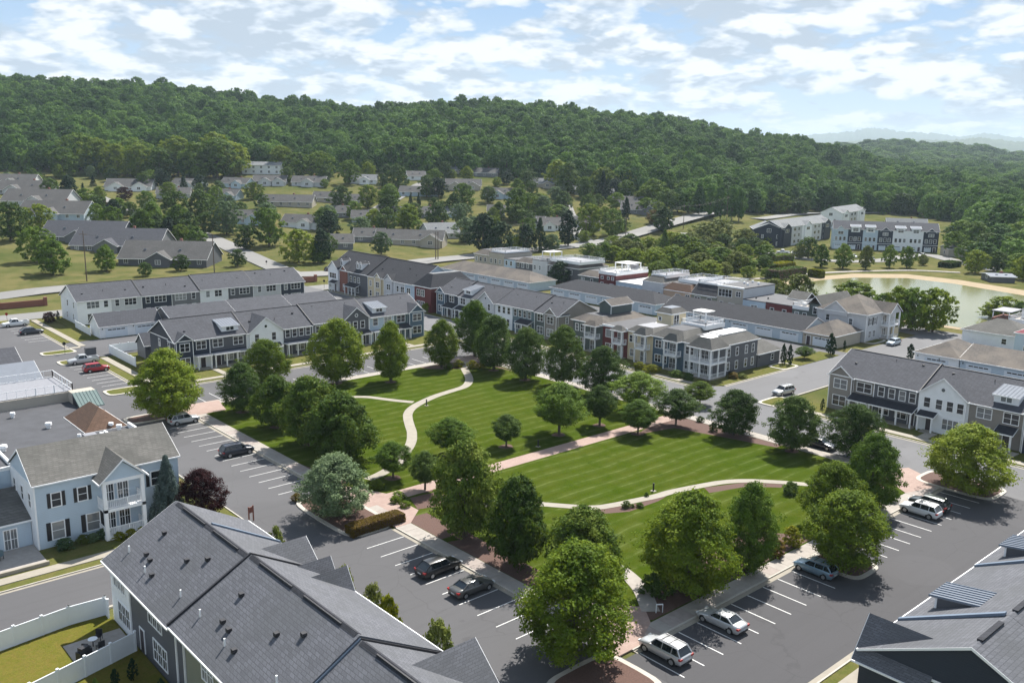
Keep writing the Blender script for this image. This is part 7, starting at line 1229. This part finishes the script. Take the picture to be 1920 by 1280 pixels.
        CM[k2] = (body, glass, roof, pill, tyre, rim, arch, R)
    body, glass, roof, pill, tyre, rim, arch, R = CM[k2]
    bo = ob('body', body, None, e, smooth=True); ob('windows', glass, None, e); ob('roof', roof, None, e, smooth=True); [ob('pillars', q_, None, e) for q_ in pill]
    for fy in (.175, .80):
        for sx in (-1, 1):
            t_ = ob('tyre', tyre, None, e, (sx * (hw - .10), Y(fy), R), 0); t_.name = 'wheel' if False else t_.name; r__ = ob('rim', rim, None, t_); r__.rotation_euler = (0, 0, 0 if sx > 0 else math.pi)
            ob('wheel_arch', arch, None, e, (sx * (hw + .004) if False else sx * (hw * .992), Y(fy), R))
    zl = zb - .14
    mb = MB()
    for sx in (-1, 1): ob('tail_light', MB().box(sx * hw * .80 - .17, sx * hw * .80 + .17, Y(1) - .02, Y(1) + .22, zl - .1, zl + .08), 'tail', e); ob('head_light', MB().box(sx * hw * .72 - .18, sx * hw * .72 + .18, Y(.03), Y(0) - .02 + .03, zb - .36, zb - .22), 'head', e); ob('mirror', MB().box(sx * (hw + .06) - .09, sx * (hw + .06) + .09, Y(a) - .32, Y(a) - .18, zb, zb + .15), 'car_' + paint, e)
    ob('number_plate', MB().box(-.26, .26, Y(1) - .03, Y(1) + .02, zb - .42, zb - .29), 'plate', e); ob('grille', MB().box(-hw * .45, hw * .45, Y(0) - .02, Y(0) + .03, .42, .62), 'black', e); ob('bumper', MB().box(-hw * .8, hw * .8, Y(1) - .02, Y(.97), .26, .46), 'black', e)
    if bars:
        for sx in (-1, 1): ob('roof_rail', MB().box(sx * hw * .62 - .02, sx * hw * .62 + .02, Y(c) + .1, Y(bq) - .1, zr_ + .0, zr_ + .06), 'rim', e)
        for fy in (.5, .68): ob('cross_bar', MB().box(-hw * .62, hw * .62, Y(fy) - .03, Y(fy) + .03, zr_ + .04, zr_ + .07), 'black', e)
    if sunroof: ob('sunroof', MB().box(-.42, .42, Y(.58), Y(.46), zr_ - .02, zr_ + .03), 'cglass', e)
    if kind == 'pickup':
        ob('bed', MB().box(-hw * .82, hw * .82, Y(.965), Y(.64), zb - .3, zb + .045), 'black', e)
        for sx in (-1, 1): ob('bed_rail', MB().box(sx * hw * .92 - .07, sx * hw * .92 + .07, Y(.99), Y(.62), zb, zb + .09), 'car_' + paint, e)
        ob('tailgate', MB().box(-hw * .9, hw * .9, Y(1) - .01, Y(.975), zb - .5, zb + .09), 'car_' + paint, e)
    return e
NX = -math.pi / 2; NY = 0
car('suv', 'silver', 58.1, 44.35, NY, 'silver SUV with roof rails nearest the bottom of the right street', bars=True); car('sedan', 'silver', 66.3, 44.2, NY, 'silver-white sedan two bays up from the silver SUV'); car('hatch', 'blue', 82.9, 44.2, NY, 'light blue crossover parked against the planted island', bars=True)
car('suv', 'white', 107.55, 44.3, NY, 'white SUV with sunroof near the right corner island', sunroof=True, bars=True); car('suv', 'dkgreen', 110.4, 44.5, NY, 'dark SUV in the tree shade behind the white SUV')
car('wagon', 'black', 52.6, 69.9, NX, 'black wagon with a red tail light bar on the left street'); car('sedan', 'grey', 52.5, 64.35, NX, 'dark grey sedan one bay below the black wagon', sunroof=True); car('suv', 'navy', 52.6, 117.9, NX, 'dark navy SUV alone in the middle of the left bays', bars=True); car('suv', 'silver', 52.7, 137.3, NX, 'silver SUV in the shade edge of the large corner tree')
car('suv', 'red', 53.0, 181.0, NX, 'red SUV in the upper left bays'); car('pickup', 'silver', 53.2, 189.6, math.pi / 2, 'silver pickup truck at the upper left beside the kerbed island'); car('wagon', 'navy', 53.0, 227.2, NX, 'dark blue car in the farthest left bays'); car('pickup', 'white', 52.6, 239.5, math.pi / 2, 'white pickup truck at the upper left frame edge')
car('suv', 'silver', 144.6, 86.6, math.pi / 2 - .1, 'silver SUV stopped at the mouth of the right side street', bars=True); car('hatch', 'ltblue', 205, 96.2 - 1.2, math.pi / 2, 'pale blue sedan by the little island near the pond road'); car('sedan', 'navy', 121.8, 66.0, math.pi, 'dark blue car half hidden between two lawn edge trees'); car('sedan', 'white', 121.9, 71.5, math.pi, 'white car almost hidden behind the right lawn edge tree')
car('suv', 'dkgreen', *G(620, 509, 0), -math.pi / 2 + .15, 'dark SUV driving on the main road', 'moving_car', None, z=.1); car('sedan', 'silver', 101.0, 149.8, math.pi, 'silver car under the light green trees on the far side of the lawn')
car('sedan', 'grey', 141.0 - 6.4, 64.5, 0, 'grey car parked by the taupe row behind the trees') if False else None
for i, (px, py, pc, kd) in enumerate(((1468, 476, 'white', 'pickup'), (1488, 478, 'silver', 'suv'), (1505, 474, 'white', 'suv'), (1728, 483, 'white', 'suv'), (1635, 489, 'grey', 'sedan'), (1600, 484, 'white', 'sedan'), (198, 392, 'grey', 'suv'), (60, 312, 'silver', 'sedan'), (95, 316, 'white', 'suv'), (75, 318, 'white', 'sedan'), (640, 455, 'white', 'suv'))):
    x, y, z, D = GT(px, py); car(kd, pc, x, y, AV + 1.3 + i * .4, ['white truck before the navy townhouse', 'silver SUV in the far townhouse court', 'white SUV in the far townhouse court', 'white SUV on the last driveway of the far terrace', 'grey car on the far street before the terrace', 'white car on the far street before the terrace', 'dark car beside the purple tree on the hill street', 'silver car on the drive at the upper left', 'white SUV on the drive at the upper left', 'white car on the drive at the upper left', 'white SUV beside the grey cottage at the main road'][i], group='cars far behind the park', z=z + .15)
# ---------------------------------------------------------------- street furniture
def thing(name, label, cat, x, y, z=0, ang=0, group=None): return Bld(name, label, x, y, ang, cat, group, z)
fe = thing('vinyl_fence', 'long white vinyl fence on the far side of the near left yard', 'fence', 8, 0)
def fence(label, pts, h=1.85, z=.05, seg=2.4):
    e = empty('vinyl_fence', pts[0][0], pts[0][1], z, 0, label, 'fence'); x0, y0 = pts[0]; c = {}
    for (a, b), (c_, d) in zip(pts[:-1], pts[1:]):
        L = math.hypot(c_ - a, d - b); n_ = max(1, int(round(L / seg))); an = math.atan2(d - b, c_ - a); s_ = L / n_
        pm = MB().box(.07, s_ - .07, -.03, .03, .06, h - .08).box(.07, s_ - .07, -.05, .05, h - .16, h - .04).box(.07, s_ - .07, -.05, .05, .02, .14); 
        for q in range(1, 8): pm.box(.07 + (s_ - .14) * q / 8 - .008, .07 + (s_ - .14) * q / 8 + .008, -.037, .037, .16, h - .17)
        pm = pm.mesh('fence_panel', 'vinyl')
        po = MB().box(-.08, .08, -.08, .08, 0, h + .02).box(-.11, .11, -.11, .11, h + .02, h + .1).mesh('post', 'vinyl')
        for i in range(n_):
            loc = (a + (c_ - a) * i / n_ - x0, b + (d - b) * i / n_ - y0, 0); ob('fence_panel', pm, None, e, loc, an); ob('post', po, None, e, loc, an)
        ob('post', po, None, e, (c_ - x0, d - y0, 0), an)
    return e
bpy.data.objects.remove(fe.e)
fence('white vinyl fence between the near left yard and the side road', [(-8, 79.0), (20.2, 82.9), (23.3, 82.7), (23.3, 81.9)]); fence('white vinyl fence between the near yard and the patio of the grey house', [(-6, 66.0), (23.2, 74.6)]); fence('white vinyl fence beside the small grey outbuilding at the upper left', [(60.2, 180), (60.2, 195.4), (62.4, 201.6 - 6), (66, 195.6)])
fence('short white fence joining the white end house and its garage', [(62.9, 217), (63.2, 229)], 1.7)
ob('patio_slab', MB().box(18.6, 23.4, 74.9, 79.3, 0, .14), 'patio', **S)
def table_set(x, y, label, r=.6, z=.14):
    t = thing('patio_table', label, 'table', x, y, z); t.part('table_top', MB().cyl(0, 0, .70, .74, r, n=16), 'vinyl'); t.part('leg', MB().cyl(0, 0, 0, .7, .05, n=6), 'black'); return t
def chair(x, y, a, label, mat='black', z=.14):
    t = thing('patio_chair', label, 'chair', x, y, z, a, 'patio chairs'); t.box('seat', mat, -.28, .28, -.28, .28, .38, .46); t.box('backrest', mat, -.28, .28, .24, .3, .46, .95)
    for i, j in ((-1, -1), (-1, 1), (1, -1), (1, 1)): t.box('leg', 'black', i * .25 - .02, i * .25 + .02, j * .25 - .02, j * .25 + .02, 0, .38)
table_set(20.6, 77.6, 'small round white table on the near yard patio', .4); chair(19.9, 77.0, 2.4, 'black chair left of the small table on the near yard patio'); chair(21.3, 78.4, -.6, 'black chair behind the small table on the near yard patio'); chair(20.9, 76.6, 3.3, 'black chair in front of the small table on the near yard patio')
gr = thing('grill', 'black covered grill on the near yard patio against the fence', 'grill', 19.4, 76.0, .14, .4); gr.box('cabinet', 'black', -.6, .6, -.3, .3, 0, .85); gr.box('lid', 'vent', -.4, .4, -.28, .28, .85, 1.15)
table_set(17.2, 101.0, 'large round white table on the blue house patio', .85); chair(15.9, 101.6, .8, 'green-grey chair left of the large patio table', 'sid_teal'); chair(17.0, 102.6, 0, 'chair behind the large patio table', 'sid_teal'); chair(18.6, 101.6, -.9, 'chair right of the large patio table', 'sid_teal'); chair(14.2, 100.4, .4, 'chair at the left edge of the blue house patio', 'sid_teal')
um = thing('parasol', 'white folded parasol at the left edge of the blue house patio', 'parasol', 13.6, 101.6, .12); um.part('pole', MB().cyl(0, 0, 0, 2.5, .03, n=6), 'vinyl'); um.part('canopy', MB().cyl(0, 0, 2.0, 2.7, 1.3, .05, n=8), 'vinyl')
for (x, y), lab in ((G(*A6(1278, 768), .1), 'black bollard light beside the fork of the winding path'), (G(1225, 920, .1), 'black bollard light on the striped lawn near the lower curved path'), (G(1009, 837, .1), 'black bollard light on the lawn beside the promenade')):
    t = thing('bollard_light', lab, 'bollard', x, y, .1, group='bollard lights on the park lawn'); t.part('post', MB().cyl(0, 0, 0, .95, .11, n=10), 'black'); t.part('cap', MB().cyl(0, 0, .98, 1.08, .15, .1, n=10), 'vent'); t.part('footing', MB().box(-.3, .3, -.3, .3, 0, .04), 'concrete')
t = thing('park_sign', 'small white sign frame on the mulch by the bottom corner plaza', 'sign', *G(1236, 1148, .1), .1, -.6); t.box('post', 'vinyl', -.35, -.29, -.03, .03, 0, .9); t.box('post', 'vinyl', .29, .35, -.03, .03, 0, .9); t.box('rail', 'vinyl', -.35, .35, -.03, .03, .82, .92)
t = thing('notice_board', 'green and cream notice board by the pond road', 'sign', *G(1676, 634, 0), 0, AV); t.box('post', 'sid_olive', -1.0, -.85, -.06, .06, 0, 3.0); t.box('post', 'sid_olive', .85, 1.0, -.06, .06, 0, 3.0); t.box('board', 'sid_cream', -.85, .85, -.04, .04, 1.2, 2.8)
t = thing('wooden_sign', 'brown wooden double post sign behind the purple plum tree', 'sign', 43.4, 94.2, .1, .3); t.box('post', 'brick', -.4, -.28, -.06, .06, 0, 1.9); t.box('post', 'brick', .28, .4, -.06, .06, 0, 1.9); t.box('panel', 'brick', -.28, .28, -.04, .04, 1.1, 1.8)
for (px, py, lab) in ((14, 606, 'red stop sign beside the white pickup at the left edge'), (122, 664, 'small street sign post at the alley mouth near the silver pickup'), (500, 502, 'street sign at the mouth of the hill street'), (608, 540, 'small sign on the kerb left of the brick fronted row')):
    x, y = G(px, py, 0); t = thing('street_sign', lab, 'sign', x, y, 0, AV, 'street signs'); t.part('post', MB().cyl(0, 0, 0, 2.5, .04, n=6), 'vent')
    t.part('plate', MB().add([(.38 * math.cos(math.pi / 8 + i * math.pi / 4), -.05, 2.3 + .38 * math.sin(math.pi / 8 + i * math.pi / 4)) for i in range(8)], [tuple(range(8)), tuple(range(7, -1, -1))]), 'tail' if 'stop' in lab else 'vent')
t = thing('utility_box', 'dark green utility cabinet behind the silver pickup', 'cabinet', *G(170, 664, 0), 0, 0); t.box('cabinet', 'sid_dkgrey', -1, 1, -.6, .6, 0, 1.3); t.box('lid', 'vent', -1.05, 1.05, -.65, .65, 1.3, 1.42)
# utility poles with wires
PO = [(163, 530, 160), (402, 508, 150), (690, 508, 130), (818, 487, 150), (980, 465, 120), (1098, 452, 130), (1172, 448, 90), (1280, 435, 95), (1363, 418, 90)]
prev = None
for i, (px, py, hp) in enumerate(((163, 528, 92), (402, 512, 70), (627, 500, 0), (817, 488, 52), (979, 466, 50), (1098, 455, 44), (1173, 447, 40), (1281, 430, 46), (1362, 420, 52))):
    if hp == 0: continue
    x, y, z, D = GT(px, py); D = depth_of(x, y, z); h = hp / FPX * D * 1.02
    t = thing('utility_pole', ['wooden utility pole before the dry field, leftmost', 'wooden utility pole right of the wide cottage', '', 'thick double utility pole in the dry grass by the main road', 'utility pole before the dark evergreens', 'metal grey pole beside the tall dark evergreen', 'leaning utility pole on the far side of the main road', 'utility pole in the dry meadow above the main road', 'utility pole in front of the woodland pines'][i], 'utility pole', x, y, z, AV, 'utility poles along the main road')
    t.part('pole', MB().cyl(0, 0, 0, h, .2, .13, n=8), 'wood'); t.box('crossarm', 'wood', -1.3, 1.3, -.08, .08, h - 1.2, h - 1.0)
    if i == 3: t.part('second_pole', MB().cyl(.9, 0, 0, h, .2, .14, n=8), 'wood')
    if prev:
        for dx in (-1.0, 1.0):
            mb = MB(); A0 = np.array(prev) + [dx * math.cos(AV), dx * math.sin(AV), 0]; B0 = np.array([x, y, z + h - 1]) + [dx * math.cos(AV), dx * math.sin(AV), 0]; P_ = [A0 + (B0 - A0) * q / 8 - np.array([0, 0, 6 * (q / 8) * (1 - q / 8)]) for q in range(9)]
            for q in range(8): mb.tube(P_[q], P_[q + 1], .022, n=3)
            ob('wire', mb, 'vent', t.e).matrix_parent_inverse = Matrix.Translation(t.e.location) .inverted() if False else t.e.matrix_basis.inverted()
    prev = (x, y, z + h - 1)
# ---------------------------------------------------------------- haze
hm = bpy.data.materials.new('haze'); hm.use_nodes = True; nt = hm.node_tree; nt.nodes.clear()
pv = N(nt, 'ShaderNodeVolumePrincipled'); pv.inputs['Color'].default_value = (.70, .86, 1, 1); pv.inputs['Density'].default_value = .00008; pv.inputs['Anisotropy'].default_value = .1
om = N(nt, 'ShaderNodeOutputMaterial'); nt.links.new(pv.outputs[0], om.inputs['Volume']); MT['haze'] = hm
ob('haze', MB().box(-9500, 14500, -9500, 14500, -11.5, 420), 'haze', None, kind='stuff')
